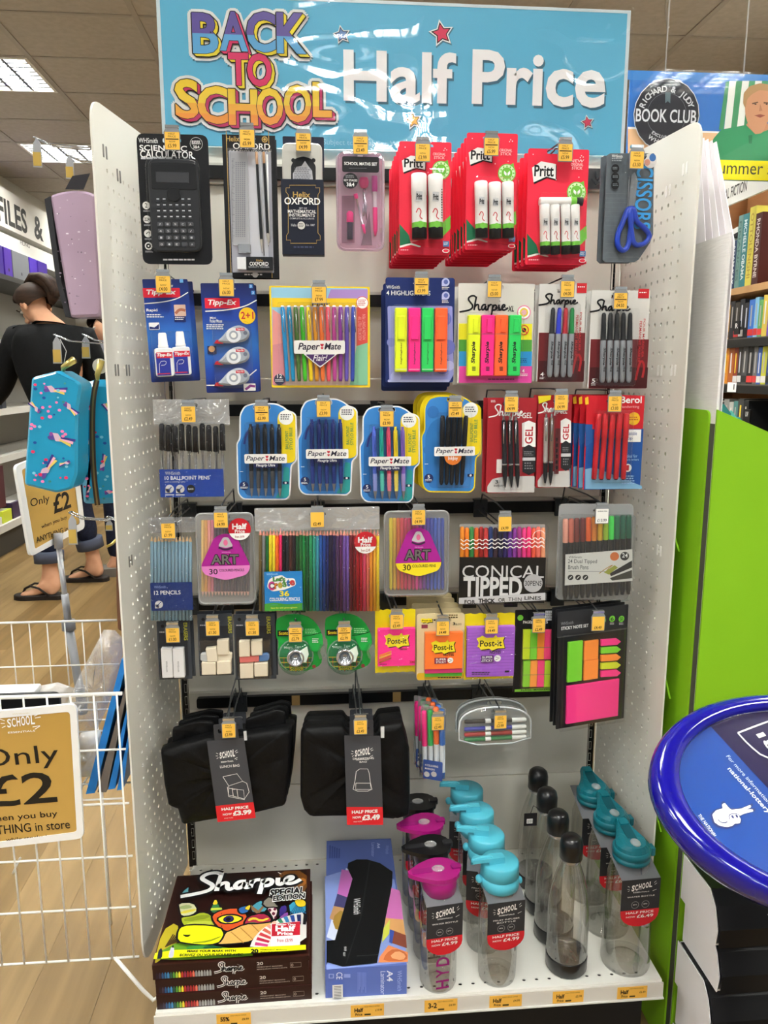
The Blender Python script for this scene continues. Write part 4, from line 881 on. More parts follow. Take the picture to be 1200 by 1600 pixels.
def paper_mate(label, crop, dx, dy, cols, grip, edge, of, price, tick, n_beh=0, kind='flex', yaw=0, lab=None):
    pts = [(502, 56), (606, 57), (640, 74), (655, 88), (682, 96), (696, 112), (697, 318), (674, 334), (668, 470), (650, 490), (456, 488), (432, 462), (426, 235), (440, 215), (440, 108), (462, 68)]
    pts = [(a+dx, b+dy) for a, b in pts]; K = Pack('pen_blister_pack', 'pack', label, crop, (428+dx, 56+dy, 697+dx, 489+dy), -.225, 0, yaw)
    O = lambda *q: [a+(dx if i % 2 == 0 else dy) for i, a in enumerate(q)]
    lp = rounded(ccw([K.P(*p) for p in pts]), .006, 4); K.hole = K.P(tick[0], 75+dy); hx, hz = K.hole
    MB().plate(lp, 0, .0012, C(edge, .35), [rounded(rect(hx-.0135, hz-.0035, hx+.0135, hz+.0035), .0034, 3)]).build('card', K.root)
    y = K.y(); K.pb.plate(inset(lp, .0022), y, y, C('#3d84cc', .35), [rounded(rect(hx-.0138, hz-.0038, hx+.0138, hz+.0038), .0034, 3)])
    K.poly([O(446, 235), O(470, 180), O(505, 155), O(600, 150), O(610, 200), O(600, 470), O(470, 470), O(446, 400)], C('#25619f' if kind == 'flex' else '#2f74b8'), 20)
    if kind == 'flex':
        K.rib([O(462, 240), O(470, 195), O(500, 160)], 9, C('#2a2f70'), 2); K.poly([O(640, 340), O(664, 345), O(662, 470), O(645, 480), O(600, 480), O(630, 430)], C('#2f9a9a'), 8)
    else:
        for a, b, r in ((470, 380, 22), (455, 300, 18), (480, 450, 18), (600, 420, 30), (610, 120, 20), (480, 130, 26)): K.C_(*O(a, b), r, C('#3372b8'))
    K.poly([O(618, 100), O(640, 88), O(680, 102), O(690, 116), O(690, 312), O(670, 324), O(612, 324), O(610, 120)], C('#efd324', .35), 14)
    K.C_(*O(648, 121), 33, C('#f4f4f0')); K.lines(*O(624, 106, 672, 134), 3, C('#555560'), .55)
    K.T('BALLPOINT', *O(645, 180, 659, 262), C('#3f8f5a'), .02, 1); K.T('STYLO BILLE', *O(663, 165, 677, 265), C('#3f8f5a'), .02, 1)
    K.C_(*O(461, 425), 20, C('#1f2a5c')); K.T('5', *O(456, 411, 466, 426), W_, .02); K.lines(*O(445, 430, 478, 440), 2, W_); K.R_(*O(633, 406, 660, 418), C('#16204a'), 2); K.C_(*O(647, 412), 5, W_); K.lines(*O(443, 360, 460, 366), 1, W_)
    K.ink()
    for i in range(5):
        m = C(cols[i], .3); g = C(grip[i], .5)
        if kind == 'flex':
            a, b, t, e = 491+31.6*i+dx, 497+31.3*i+dx, 149+dy, 472+dy
            o = K.rod(a, t, b, e, [(0, 6, m), (.045, 6, m), (.05, 9, m), (.12, 10, m), (.62, 10, m), (.64, 9.5, g), (.72, 10, g), (.725, 9, g), (.76, 10, g), (.765, 9, g), (.80, 10, g), (.805, 9, g), (.88, 8.5, C('#8a8a90', .3, .6)), (.97, 4, C('#8a8a90', .3, .6)), (1, 1.5, SIL)], 'ballpoint_pen', .0062, 10, 1, None,
                  lambda mb, a=a, t=t: mb.rod((K.P(a+2, 0)[0], -.0118, K.P(0, t+25)[1]), (K.P(a+3, 0)[0], -.0118, K.P(0, t+115)[1]), [(0, .0012, m), (1, .0012, m)], 6))
        else:
            a, b, t, e = lab['x0']+lab['st']*i, lab['x0']-6+lab['st2']*i, lab['t'], lab['e']
            K.rod(a, t, b, e, [(0, 7, m), (.03, 10.5, m), (.42, 11.5, m), (.425, 10, m), (.96, 9, m), (1, 5, m)], 'ballpoint_pen', .0066, 10, 1, None,
                  lambda mb, a=a, t=t: mb.rod((K.P(a+2, 0)[0], -.0125, K.P(0, t+12)[1]), (K.P(a+1, 0)[0], -.0125, K.P(0, t+115)[1]), [(0, .0012, m), (1, .0012, m)], 6))
    L = MB(); y = -.0128; lx0, ly0, lx1, ly1 = O(466, 280, 654, 322) if kind == 'flex' else lab['box']
    w = lx1-lx0; h = ly1-ly0
    if kind == 'flex': L.plate(rounded(rect(*K.Q(lx0+40, ly1-6, lx1-40, ly1+20)), .002), y+.0004, y+.0008, C('#1f2450', .35)); L.text('Flexgrip Ultra', *K.Q(lx0+52, ly1+2, lx1-52, ly1+17), W_, y+.0001, .015, 0, .1)
    else: L.disc(*K.P(lx0+w*.46, ly1+2), 38*K.s, C('#e07a26'), y+.0004); L.text('InkJoy', *K.Q(lx0+w*.34, ly1+3, lx0+w*.58, ly1+22), W_, y+.0001, .02)
    L.plate(rounded(rect(*K.Q(lx0, ly0, lx1, ly1)), .0025), y, y+.0004, C('#efedea', .35)); L.text('Paper', *K.Q(lx0+w*.04, ly0+h*.18, lx0+w*.47, ly0+h*.86), C('#23203a'), y-.0002, .011, 0, .25); L.text('Mate', *K.Q(lx0+w*.58, ly0+h*.18, lx0+w*.95, ly0+h*.72), C('#23203a'), y-.0002, .011, 0, .25)
    for v, r in ((.3, 7), (.62, 6)): L.plate(ccw([K.P(lx0+w*.53+r*a, ly0+h*v+r*b) for a, b in ((0, -.5), (.5, -.9), (.95, -.4), (.8, .2), (0, 1), (-.8, .2), (-.95, -.4), (-.5, -.9))]), y-.0002, y-.0002, C('#c8283c'))
    L.build('front_label', K.root)
    X0, X1 = (O(472, 0)[0], O(636, 0)[0]) if kind == 'flex' else (lab['x0']-24, lab['x0']+4*lab['st']+20)
    K.bub(X0, (O(0, 140)[1] if kind == 'flex' else lab['t']-8), X1, (O(0, 480)[1] if kind == 'flex' else lab['e']+8), .0148, 8, clear('#ffffff', .14, .05, .55))
    if n_beh: K.behind(n_beh, .018, 'yellow-edged slim black pen cards', 'slim black pen cards behind', ('card',), -.0035, .0015)
    K.hook(tick, 2, price, of); return K
BK5 = ('#1a1b20',)*5; NV5 = ('#1c2a6c',)*5; CO5 = ('#4a63c8', '#22b2a0', '#ea4f74', '#ecd423', '#7a5fc0')
paper_mate('blue and yellow card of five black retractable pens, beside the bag of ballpoints', c7, 0, 0, BK5, ('#4a4c52',)*5, '#eef0f2', 'holding the five black retractable pens', '-£3.99', (540, 110))
paper_mate('blue and yellow card of five navy blue retractable pens', c7, 272, -21, NV5, ('#2a3c86',)*5, '#eef0f2', 'holding the five navy pens', '£3.99', (816, 88))
paper_mate('blue and yellow card of five rainbow retractable pens', c7, 549, 12, CO5, ('#8f9be0', '#5fd0c0', '#f08aa0', '#f0e06a', '#a596d8'), '#eef0f2', 'holding the five rainbow pens', '£3.99', (1098, 132))
paper_mate('yellow-edged blue card of five slim black pens with orange spot label', c8, -262, -5, BK5, BK5, '#f0d41e', 'holding the yellow-edged black pen cards', '-£2.49', (318, 118), 3, 'ink', 4, dict(x0=258, st=26, st2=22.5, t=140, e=448, box=(217, 277, 397, 317)))

def gel(label, box, pens, pc, gelb, scr, tick, of, white_top, num, extra=None, Y=-.225):
    x0, y0, x1, y1 = box; K = Pack('gel_pen_pack', 'pack', label, c8, box, Y); K.card(C('#a3262f', .35), 4, (tick[0], y0+26))
    K.poly([(x0+2, y1-2), (x0+2, y1-30), (x0+25, y1-62), (x0+70, y1-72), (x1-3, y1-76), (x1-3, y1-2)], C('#c4c2c0'), 6); K.sharpie(*scr, 5.5, W_)
    K.T('S·GEL', scr[2]-30, scr[3]-32, x1-14, scr[3]-8, W_, .02, 0, .15); K.lines(x0+18, y0+10, x0+38, y0+22, 2, W_)
    a, b, c, d = gelb; mid = (a+c)/2
    K.poly([(a, d), (a, b+12), (mid, b), (c, b+12), (c, d)], W_); K.T('GEL', a+(c-a)*.22, b+28, c-(c-a)*.2, d-14, C('#b8232e'), .04, 1)
    K.poly([(a+1, d+6), (mid, d-10), (c-1, d+6), (c-1, d+112), (mid, d+126), (a+1, d+112)], C('#26262a')); K.R_(a+1, d+48, c-1, d+62, LG); K.lines(a+8, d+20, c-8, d+42, 3, C('#7f7f84')); K.lines(a+10, d+70, c-10, d+105, 3, C('#7f7f84'))
    if num: K.T(num, x0+36, y1-58, x0+50, y1-42, CB, .02); K.lines(x0+30, y1-36, x0+80, y1-26, 2, C('#555555')); K.R_(x0+42, y1-150, x0+66, y1-90, C('#ded8d4'))
    if extra: extra(K)
    K.ink()
    for (a, b, t, e), h in zip(pens, pc):
        m = C(h, .3, .5 if h != '#17171b' else 0)
        K.rod(a, t, b, e, [(0, 4, SIL), (.05, 5, SIL), (.052, 9, m), (.1, 10, m), (.655, 10.5, m), (.66, 11, SIL), (.68, 11, SIL), (.682, 10.5, C('#1a1a1d', .6)), (.85, 9.5, C('#1a1a1d', .6)), (.97, 4, m), (1, 1.5, SIL)], 'gel_pen', .0065, 10, 1, None,
              lambda mb, a=a, t=t, m=m: mb.rod((K.P(a+2, 0)[0], -.0122, K.P(0, t+28)[1]), (K.P(a+3, 0)[0], -.0122, K.P(0, t+125)[1]), [(0, .0011, SIL), (1, .0011, SIL)], 6))
    X0 = min(p[0] for p in pens)-16; X1 = max(p[1] for p in pens)+20
    K.bub(X0, pens[0][2]-8, X1, pens[0][3]+8, .015, 8, clear('#ffffff', .12, .05, .5)); K.behind(1, .016, 'second '+label.replace('card of','card with')+', behind', None, ('card',), -.003); K.hook(tick, 2, price='£4.99', of=of); return K
gel('red and white card of three black gel pens', (459, 62, 675, 486), [(530, 537, 143, 460), (557, 565, 143, 460), (584, 593, 143, 460)], ('#17171b',)*3, (616, 163, 676, 280), (468, 92, 626, 160), (568, 96), 'holding the three black gel pens', 0, '3')
gel('red and white card of two metal-barrelled gel pens with a yellow corner', (684, 50, 832, 462), [(719, 714, 132, 450), (744, 738, 132, 450)], ('#b0a8a2', '#7d6254'), (788, 152, 834, 262), (688, 84, 800, 140), (791, 88), 'holding the two metal gel pens', 0, None,
    lambda K: (K.poly([(687, 54), (745, 50), (742, 70), (690, 88)], C('#e6d32a')), K.R_(760, 200, 782, 400, C('#5c2a2c')), K.lines(765, 240, 780, 390, 6, CB, .6)))

K = Pack('fibre_pen_pack', 'pack', 'red and blue card with five red handwriting pens', c8, (897, 52, 1152, 470), -.235)
K.card(C('#c8232e', .35), 4, (1030, 76)); K.R_(898, 205, 1151, 468, C('#1f4f98')); K.poly([(898, 180), (930, 180), (930, 260), (898, 280)], C('#2a5aa0')); K.poly([(898, 468), (898, 380), (940, 372), (1060, 420), (1151, 455), (1151, 468)], C('#7fb0d4')); K.T('Berol', 1056, 56, 1150, 85, W_, .04); K.T('handwriting', 1058, 96, 1138, 110, C('#f4b8bc'), .005); K.C_(1114, 155, 28, C('#efb92a')); K.lines(1094, 146, 1134, 166, 2, C('#b85a28'))
K.R_(1080, 204, 1146, 258, W_); K.T('washable', 1083, 212, 1128, 228, C('#2a4f98'), .01); K.T('tip', 1085, 236, 1108, 252, C('#2a4f98'), .02); K.T('ideal for', 1080, 314, 1130, 328, C('#9ac0e8'), .01); K.T('early writers', 1076, 332, 1136, 345, C('#9ac0e8'), .01); K.C_(1086, 374, 18, W_); K.R_(1080, 362, 1092, 386, C('#c8232e'), 3); K.lines(1060, 408, 1120, 450, 4, C('#9ac0e8')); K.poly([(896, 62), (910, 56), (912, 90), (897, 92)], C('#e8b82a')); K.ink()
RP = C('#cf232c', .35); RPD = C('#a81c26', .4)
for i in range(5):
    a, b = 952+31*i, 930+32.5*i
    K.rod(a, 130, b, 425, [(0, 8, RP), (.02, 12.5, RP), (.37, 13, RP), (.375, 11.5, RP), (.7, 11.5, RP), (.98, 11, RP), (.985, 8, C('#3a1014')), (1, 7, C('#3a1014'))], 'fibre_pen', .0072, 12)
K.bub(932, 122, 1092, 434, .0165, 8, clear('#ffffff', .14, .05, .55)); K.behind(5, .017, 'queue of red and blue handwriting pen cards', 'red handwriting pen cards behind', ('card', 'printing'), -.0042)
K.hook((1030, 94), 2, '£3.00', 'holding the red handwriting pens')

# ---------------------------------------------------------------- fourth row
def pencil_profile(body, tip, lead, r):
    return [(0, .4, lead), (.02, 1.2, tip), (.075, r, body), (1, r, body)]
K = Pack('pencil_pack', 'pack', 'clear wallet of twelve grey-blue pencils with navy label', d1, (92, 80, 300, 540), -.225)
K.hole = K.P(180, 112); hx, hz = K.hole
MB().plate(rounded(rect(*K.Q(92, 80, 300, 150)), .004), 0, .0006, crinkle('#e0e0e4', .6, 55, .15), [rounded(rect(hx-.0135, hz-.0035, hx+.0135, hz+.0035), .0034, 3)]).build('wallet_top', K.root)
for k in range(12):
    u = 109+k*15.6; K.rod(u, 155+(k % 2)*3, u+2, 536, pencil_profile(C('#86a6bc', .3), C('#d8b48a'), CB, 7.6), 'pencil', .0045, 6)
L = MB(); y = -.0082; L.plate(rounded(rect(*K.Q(106, 362, 293, 494)), .002), y, y+.0005, C('#17306e', .35)); L.text('12 PENCILS', *K.Q(121, 401, 239, 420), W_, y-.0002, .011); L.text('WHSmith', *K.Q(121, 379, 174, 392), C('#7f8fc0'), y-.0002); L.disc(*K.P(143, 463), 18*K.s, LG, y-.0002); L.plate(rect(*K.Q(125, 463, 143, 481)), y-.0002, y-.0002, LG); L.ribbon([K.P(130, 474), K.P(152, 452)], 3*K.s, C('#17306e'), y-.0004); L.build('navy_label', K.root)
bag_sheet(K, 94, 84, 300, 540, .0018, crinkle('#ffffff', .1, 50, .0), 'wallet_film', .0086, 9, 10, 14); K.hook((180, 146), 3, '£1.99', 'holding the grey-blue pencils')

def half_price(K, cx, cy, r, y, price):
    o = MB(); o.disc(*K.P(cx, cy), r*K.s, C('#c4202c', .35), y, 28); c = K.P(cx, cy); n = 14
    o.plate([(c[0]+r*K.s*math.cos(PI+.38+(PI-.76)*k/n), c[1]+r*K.s*math.sin(PI+.38+(PI-.76)*k/n)) for k in range(n+1)], y-.0002, y-.0002, W_)
    o.text('Half', *K.Q(cx-r*.66, cy-r*.52, cx+r*.64, cy+r*.02), W_, y-.0004, .035); o.text('Price', *K.Q(cx-r*.42, cy+r*.02, cx+r*.46, cy+r*.34), W_, y-.0004, .02); o.text('from ' + price, *K.Q(cx-r*.4, cy+r*.55, cx+r*.42, cy+r*.8), C('#a02430'), y-.0004, .01); o.build('half_price_sticker', K.root)
def art_box(label, crop, box, cols, lab, base, top, txt, sticker, tick, of, price, tipdown):
    x0, y0, x1, y1 = box; K = Pack('art_case', 'pack', label, crop, box, -.23)
    q = rounded(rect(*K.L), 28*K.s, 5); K.hole = K.P(tick[0], y0+16); hx, hz = K.hole
    MB().plate(q, .006, .008, clear('#dcdcdc', .2, .1, .5, .3), [rounded(rect(hx-.0135, hz-.0035, hx+.0135, hz+.0035), .0034, 3)]).build('case_back', K.root)
    n = len(cols); st = (x1-x0-52)/(n-1)
    for k, h in enumerate(cols):
        u = x0+26+k*st
        if tipdown: K.rod(u, y1-32, u, y0+28, pencil_profile(C(h, .35), C('#d8a89a'), C(h), st*.5), 'pencil', 0, 6)
        else: K.rod(u, y0+26, u, y1-24, [(0, st*.4, C(h, .35)), (.02, st*.5, C(h, .35)), (.3, st*.5, C(h, .35)), (.31, st*.46, C(h, .35)), (.97, st*.46, C(h, .35)), (1, st*.25, C(h, .35))], 'felt_pen', 0, 8)
    MB().plate(q, -.0085, .0055, clear('#f2f2f2', .2, .1, .6, .1 if tipdown else .06), bev=.003).build('case_lid', K.root)
    MB().tube([(a, .0052, b) for a, b in q], .0017, clear('#e8e8e8', .3, .1, .6, .4), 5, None, True).build('case_rim', K.root)
    L = MB(); y = -.0092; lx, ly, lw, lh = lab
    tri = rounded(ccw([K.P(lx+lw*a, ly+lh*b) for a, b in ((.5, -.02), (.72, .06), (1, .72), (.93, .9), (.5, 1.03), (.07, .9), (0, .72), (.28, .06))]), .008, 6)
    L.plate(tri, y, y+.0004, C('#a3238c', .35)); zc = K.P(0, ly+lh*.74)[1]
    low = [p for p in tri if p[1] < zc]; xs = [p[0] for p in low]; low = ccw(sorted(low, key=lambda p: math.atan2(p[1]-(zc+K.P(0, ly+lh)[1])/2, p[0]-sum(xs)/len(xs))))
    L.plate(low, y-.0002, y-.0002, C(base, .35))
    L.text('ART', *K.Q(lx+lw*.19, ly+lh*.44, lx+lw*.77, ly+lh*.69), CB, y-.0003, .075); L.text('ART', *K.Q(lx+lw*.21, ly+lh*.455, lx+lw*.76, ly+lh*.675), C('#6a6a64'), y-.0005, .017)
    L.text('30', *K.Q(lx+lw*.17, ly+lh*.77, lx+lw*.34, ly+lh*.9), CB, y-.0004, .011); L.text(txt, *K.Q(lx+lw*.37, ly+lh*.77, lx+lw*.87, ly+lh*.83), CB, y-.0004, .011)
    c = K.P(lx+lw*.5, ly+lh*.22); L.ribbon([K.P(lx+lw*.36, ly+lh*.3), K.P(lx+lw*.5, ly+lh*.36), K.P(lx+lw*.64, ly+lh*.3)], .003, C('#3a2040'), y-.0003)
    L.plate(rounded(ccw([K.P(lx+lw*a, ly+lh*b) for a, b in ((.45, .07), (.55, .07), (.65, .27), (.5, .31), (.35, .27))]), .003), y-.0004, y-.0004, C('#b8b4b8')); L.disc(c[0], c[1]+.002, .0035, C('#d86a94'), y-.0006, 14, None, 0, .005)
    L.text('WHSmith', *K.Q(lx+lw*.42, ly+lh*.39, lx+lw*.6, ly+lh*.42), C('#d8a0d0'), y-.0003); L.build('triangle_label', K.root)
    if sticker: half_price(K, *sticker, y-.0012, '£4.99')
    K.hook(tick, 3, price, of)
MV = ['#d8b060', '#e0a050', '#e08a80', '#d8748c']+['#6a5066', '#5d465c', '#66454e', '#563e52', '#4e3850', '#553c4a', '#4a3448', '#3f2e42', '#4c3840', '#3c2e3c', '#463440']
art_box('frosted case of thirty colouring pencils with pink triangle label', d1, (308, 66, 562, 468), MV, (328, 150, 222, 200), '#d87cc0', 0, 'COLOURED PENCILS', (501, 128, 50), (415, 98), 'holding the frosted pencil case', '£4.99', True)
PN = ['#e6cf3a', '#e0b23a', '#e0703a', '#d84a5a', '#c83a62', '#d0406a', '#b8306a', '#e04a9a', '#a03a9a', '#7a3fa0', '#5a4ab0', '#4a5ac0', '#4a6ad0', '#5a70c8', '#4858b0']
art_box('clear case of thirty colouring pens with yellow-based triangle label', d2, (58, 54, 330, 410), PN, (98, 118, 200, 200), '#ecd62a', 0, 'COLOURED PENS', None, (202, 82), 'holding the clear pen case', '£4.99', False)

K = Pack('colouring_pencil_pack', 'pack', 'wide clear wallet of thirty-six colouring pencils with blue and green label', d1, (572, 36, 1124, 494), -.235)
K.hole = K.P(846, 68); hx, hz = K.hole
MB().plate(rounded(rect(*K.Q(570, 36, 1122, 140)), .003), 0, .0006, crinkle('#ececee', .9, 38, .3), [rounded(rect(hx-.0135, hz-.0035, hx+.0135, hz+.0035), .0034, 3)]).build('wallet_top', K.root)
P36 = '#6b5a3a #7c7f82 #1f6b3a #e6d42a #f2e03a #f5702a #f02f6a #1b1c22 #2a2c34 #4a2a2a #2c2228 #1f4a2c #2a6a3a #1f7a3f #1c5c3a #2a8a5a #3aa08a #3a90a8 #2a5aa8 #23408c #1f2a6a #241f3c #2a2350 #4a2f5a #5a2a5a #6a4a9a #7a5ab0 #6a1f2c #7a1a24 #a81f2a #c02438 #d84a6a #e87a6a #e8963a #f0b03a #f0cf3a'.split()
for k, h in enumerate(P36):
    u = 592+k*14.9; K.rod(u, 128+(k % 3)*2, u+1, 494, pencil_profile(C(h, .32), C('#d98f80'), C(h), 7.4), 'colouring_pencil', .0045+(k % 2)*.0012, 6)
L = MB(); y = -.0105; L.plate(rounded(rect(*K.Q(612, 312, 780, 490)), .0015), y, y+.0004, C('#1f7fc8', .35)); L.plate(rect(*K.Q(612, 462, 780, 490)), y-.0002, y-.0002, C('#3f9a3a', .35)); L.ribbon([K.P(612, 463), K.P(660, 456), K.P(710, 466), K.P(780, 458)], .003, C('#3f9a3a'), y-.0003)
L.plate(rounded(ccw([K.P(*p) for p in ((648, 340), (690, 330), (705, 345), (745, 345), (752, 375), (700, 396), (645, 404), (622, 385), (630, 352))]), .004), y-.0004, y-.0004, W_)
for t, a, h in (('Let\'s', (648, 338, 704, 360), '#4a9a3a'), ('C', (628, 358, 655, 400), '#c83a8a'), ('r', (655, 366, 672, 394), '#e0782a'), ('e', (671, 362, 691, 390), '#c8b02a'), ('a', (690, 358, 709, 386), '#4a9a3a'), ('t', (708, 348, 724, 382), '#2f6fc0'), ('e', (723, 352, 746, 378), '#d03a3a')): L.text(t, *K.Q(*a), CB, y-.0005, .08); L.text(t, *K.Q(a[0]+1, a[1]+1, a[2]-1, a[3]-1), C(h, .35), y-.0007, .025)
L.text('36', *K.Q(678, 400, 721, 426), C('#f0dc2a'), y-.0004, .028); L.text('COLOURING PENCILS', *K.Q(634, 430, 768, 446), W_, y-.0004, .017); L.text('have fun with great colours', *K.Q(640, 472, 756, 481), C('#e8e04a'), y-.0004, .011); L.text('WHSmith', *K.Q(620, 322, 670, 332), C('#9ac8ee'), y-.0004); L.build('blue_label', K.root)
half_price(K, 1058, 187, 50, -.0112, '£2.49'); bag_sheet(K, 572, 120, 1126, 496, .0018, crinkle('#ffffff', .1, 40, .0), 'wallet_film', .012, 11, 20, 14)
bag_sheet(K, 570, 36, 1122, 130, .0016, crinkle('#ffffff', 1.0, 30, .1), 'wallet_top_film', .0008, 15, 20, 5); K.hook((845, 96), 3, '*£2.49', 'holding the wide wallet of colouring pencils')

K = Pack('conical_pen_pack', 'pack', 'black sleeve pack of thirty pens with wavy white lines over the caps', d2, (370, 108, 742, 440), -.225, 0, -6)
K.hole = K.P(570, 128); hx, hz = K.hole
MB().plate(rounded(rect(*K.Q(378, 108, 740, 250)), .002), .005, .0056, clear('#e4e4e4', .2, .1, .5, .3), [rounded(rect(hx-.0135, hz-.0035, hx+.0135, hz+.0035), .0034, 3)]).build('wallet_back', K.root)
CT = '#e88a2a #e87a22 #3a8a4a #d8602a #a02a2a #c03a3a #2a3a6a #3a2a3a #2a2a4a #3a2f6a #6a3a9a #8a3a9a #a83a8a #e8408a #f03a7a #f0604a #f0786a #f0a07a'.split()
for k, h in enumerate(CT):
    u = 388+k*20.3; K.rod(u, 118+(k % 2)*4, u-2, 436, [(0, 6, C(h, .35)), (.02, 9.5, C(h, .35)), (.4, 10, C(h, .35)), (.41, 9.5, CB), (1, 9, CB)], 'conical_pen', -.001, 8)
sl_ = MB().plate(rect(*K.Q(372, 240, 738, 440)), -.0078, -.0066, C('#141416', .4)).build('black_sleeve', K.root); K.lay = 92
for v in (172, 188, 205):
    K.rib([(380+k*13.1, v+(6 if k % 2 else -6)-k*.35) for k in range(28)], 4, W_, 1)
K.C_(712, 155, 28, C('#f2d8d0'), 25); K.T('CONICAL', 386, 276, 732, 330, C('#cfcfd2'), .0); K.T('TIPPED', 390, 324, 640, 412, C('#d4d4d6'), .06); K.C_(686, 352, 40, C('#b4b4b8')); K.T('30PENS', 651, 341, 722, 363, CB, .01)
K.poly([(372, 440), (372, 414), (738, 392), (738, 424)], C('#c6c6ca')); K.ink('sleeve_printing')
L = MB(); L.text('FOR', *K.Q(394, 417, 440, 434), CB, -.0168, .02); L.text('THICK', *K.Q(452, 411, 524, 430), CB, -.0168, .055); L.text('OR', *K.Q(536, 409, 566, 425), CB, -.0168, .02); L.text('THIN', *K.Q(578, 406, 634, 422), CB, -.0168, .0); L.text('LINES', *K.Q(646, 401, 716, 417), CB, -.0168, .02); L.build('strapline', K.root)
K.bub(368, 104, 744, 444, .0185, 4, clear('#ffffff', .1, .05, .5)); K.hook((570, 110), 3, '*£4.99', 'holding the wavy-lined pen pack')

K = Pack('brush_pen_pack', 'pack', 'clear wallet of twenty-four black dual tipped brush pens', d2, (795, 22, 1112, 432), -.24, 0, -6)
K.hole = K.P(985, 52); hx, hz = K.hole
MB().plate(rounded(rect(*K.L), .009, 5), .006, .0075, clear('#b8bcc0', .25, .1, .5, .3), [rounded(rect(hx-.0135, hz-.0035, hx+.0135, hz+.0035), .0034, 3)]).build('wallet_back', K.root)
BP = '#f2a892 #c86a58 #7a2f2a #6a2424 #e8622a #e0862f #e0b030 #a8c83a #4ae05a #23704a #1f6048 #1c5a44'.split()
for k, h in enumerate(BP):
    u = 828+k*24.5; t = 84-k*1.6; b = 426-k*2
    K.rod(u, t, u-2, b, [(0, 9, C(h, .35)), (.02, 12, C(h, .35)), (.28, 12, C(h, .35)), (.29, 11.5, CB), (.94, 11.5, CB), (.97, 9, CB), (1, 8, C(h, .35))], 'brush_pen', -.0005, 10)
L = MB(); y = -.0094; L.plate(ccw([K.P(*p) for p in ((823, 230), (1106, 208), (1106, 342), (820, 361))]), y, y+.0004, C('#dcdad6', .35))
for t, a, b in (('WHSmith', (836, 236, 892, 246), 0), ('24 Dual Tipped', (833, 250, 956, 272), .005), ('Brush Pens', (834, 274, 920, 293), .005)): L.text(t, *K.Q(*a), C('#4a4c52'), y-.0002, b)
L.disc(*K.P(1030, 238), 19*K.s, C('#d8743a'), y-.0002); L.disc(*K.P(1073, 237), 19*K.s, C('#222226'), y-.0002); L.text('24', *K.Q(1062, 224, 1086, 243), W_, y-.0004, .011)
for u in (844, 876, 907): L.disc(*K.P(u, 327), 12*K.s, CB, y-.0002); L.ribbon([K.P(u-5, 332), K.P(u+5, 322)], 3*K.s, W_, y-.0004)
L.ribbon([K.P(965, 310), K.P(1000, 285), K.P(1030, 270), K.P(990, 300), K.P(1020, 320)], .0012, C('#b0863a'), y-.0002, None, 2); L.plate(ccw([K.P(*p) for p in ((1010, 310), (1104, 255), (1104, 285), (1015, 322))]), y-.0003, y-.0003, CB); L.plate(ccw([K.P(*p) for p in ((1010, 330), (1104, 295), (1104, 330), (1020, 340))]), y-.0003, y-.0003, C('#30312a')); L.plate(ccw([K.P(*p) for p in ((985, 305), (1030, 275), (1045, 285), (1005, 315))]), y-.0004, y-.0004, C('#9aa03a'))
L.lines = None; L.plate(rect(*K.Q(834, 300, 990, 303)), y-.0002, y-.0002, C('#9a9a9e')); L.build('white_label', K.root)
K.bub(795, 60, 1112, 432, .0118, 16, clear('#f0f2f2', .14, .06, .55, .04)); K.hook((983, 76), 3, '*£12', 'holding the brush pens', white=True)
# ---------------------------------------------------------------- fifth row
DG = C('#3c4149', .4); DG2 = C('#26292f', .4); EY = C('#b8b83a'); RUB = C('#e4d8c2', .6)
def eraser_card(label, box, words, tick, of, price, film=True):
    K = Pack('eraser_pack', 'pack', label, d3, box, -.215); x0, y0, x1, y1 = box
    K.card(DG, 3, (tick[0], tick[1]-28)); K.R_(x0+8, y0+50, x1-14, y1-8, DG2); K.T('ERASERS', *words, EY, .03, 3); K.lines(x0+8, y0+50, x0+40, y0+60, 1, LG); K.C_(x0+22, y0+25, 8, CB); K.ink(); return K
def rubber(K, pts, m, d=.011, nm='eraser', lab=None):
    MB().plate(rounded(ccw([K.P(*p) for p in pts]), .0012, 3), -d, -.0012, m, bev=.001).build(nm, K.root, lab)
K = eraser_card('dark card of two white block erasers, first in its row', (80, 120, 236, 394), (201, 126, 219, 214), (150, 192), 'holding the two white erasers', '£1.00')
for a, b in ((103, 154), (157, 208)):
    o = K.slab(a, 235, b, 381, .011, C('#eceaec', .5), 'eraser', 3, 2); t = MB(); t.text('WHSmith', *K.Q(a+21, 295, a+29, 350), C('#77777c'), -.0113, .0, 3); t.build('eraser_lettering', o)
K.bub(96, 228, 216, 388, .013, 6, clear('#ffffff', .12, .05, .5)); K.behind(1, .014, 'second card of two white erasers behind the first', None, ('card',), .003, -.001); K.hook((150, 192), 4, '£1.00', 'holding the two white erasers')
K = eraser_card('dark card of stacked cream erasers with an oval one', (270, 88, 432, 376), (409, 98, 426, 180), (337, 160), 'holding the cream erasers', '£1.50')
rubber(K, [(284, 268), (300, 264), (320, 266), (322, 300), (300, 302), (284, 296)], C('#b9bcbe', .5), .01); rubber(K, [(362, 266), (418, 262), (430, 266), (430, 288), (424, 300), (364, 302)], RUB, .009)
for pts in ([(361, 202), (415, 198), (416, 268), (363, 268)], [(308, 240), (358, 234), (366, 298), (318, 304)], [(289, 304), (356, 302), (357, 360), (291, 362)], [(360, 300), (426, 296), (428, 356), (361, 359)]): rubber(K, pts, RUB, .0125)
K.bub(282, 192, 432, 368, .0145, 6, clear('#ffffff', .12, .05, .5)); K.behind(1, .014, 'second card of cream erasers just behind the stacked ones', None, ('card',), -.002, .001); K.hook((337, 160), 4, '£1.50', 'holding the cream erasers')
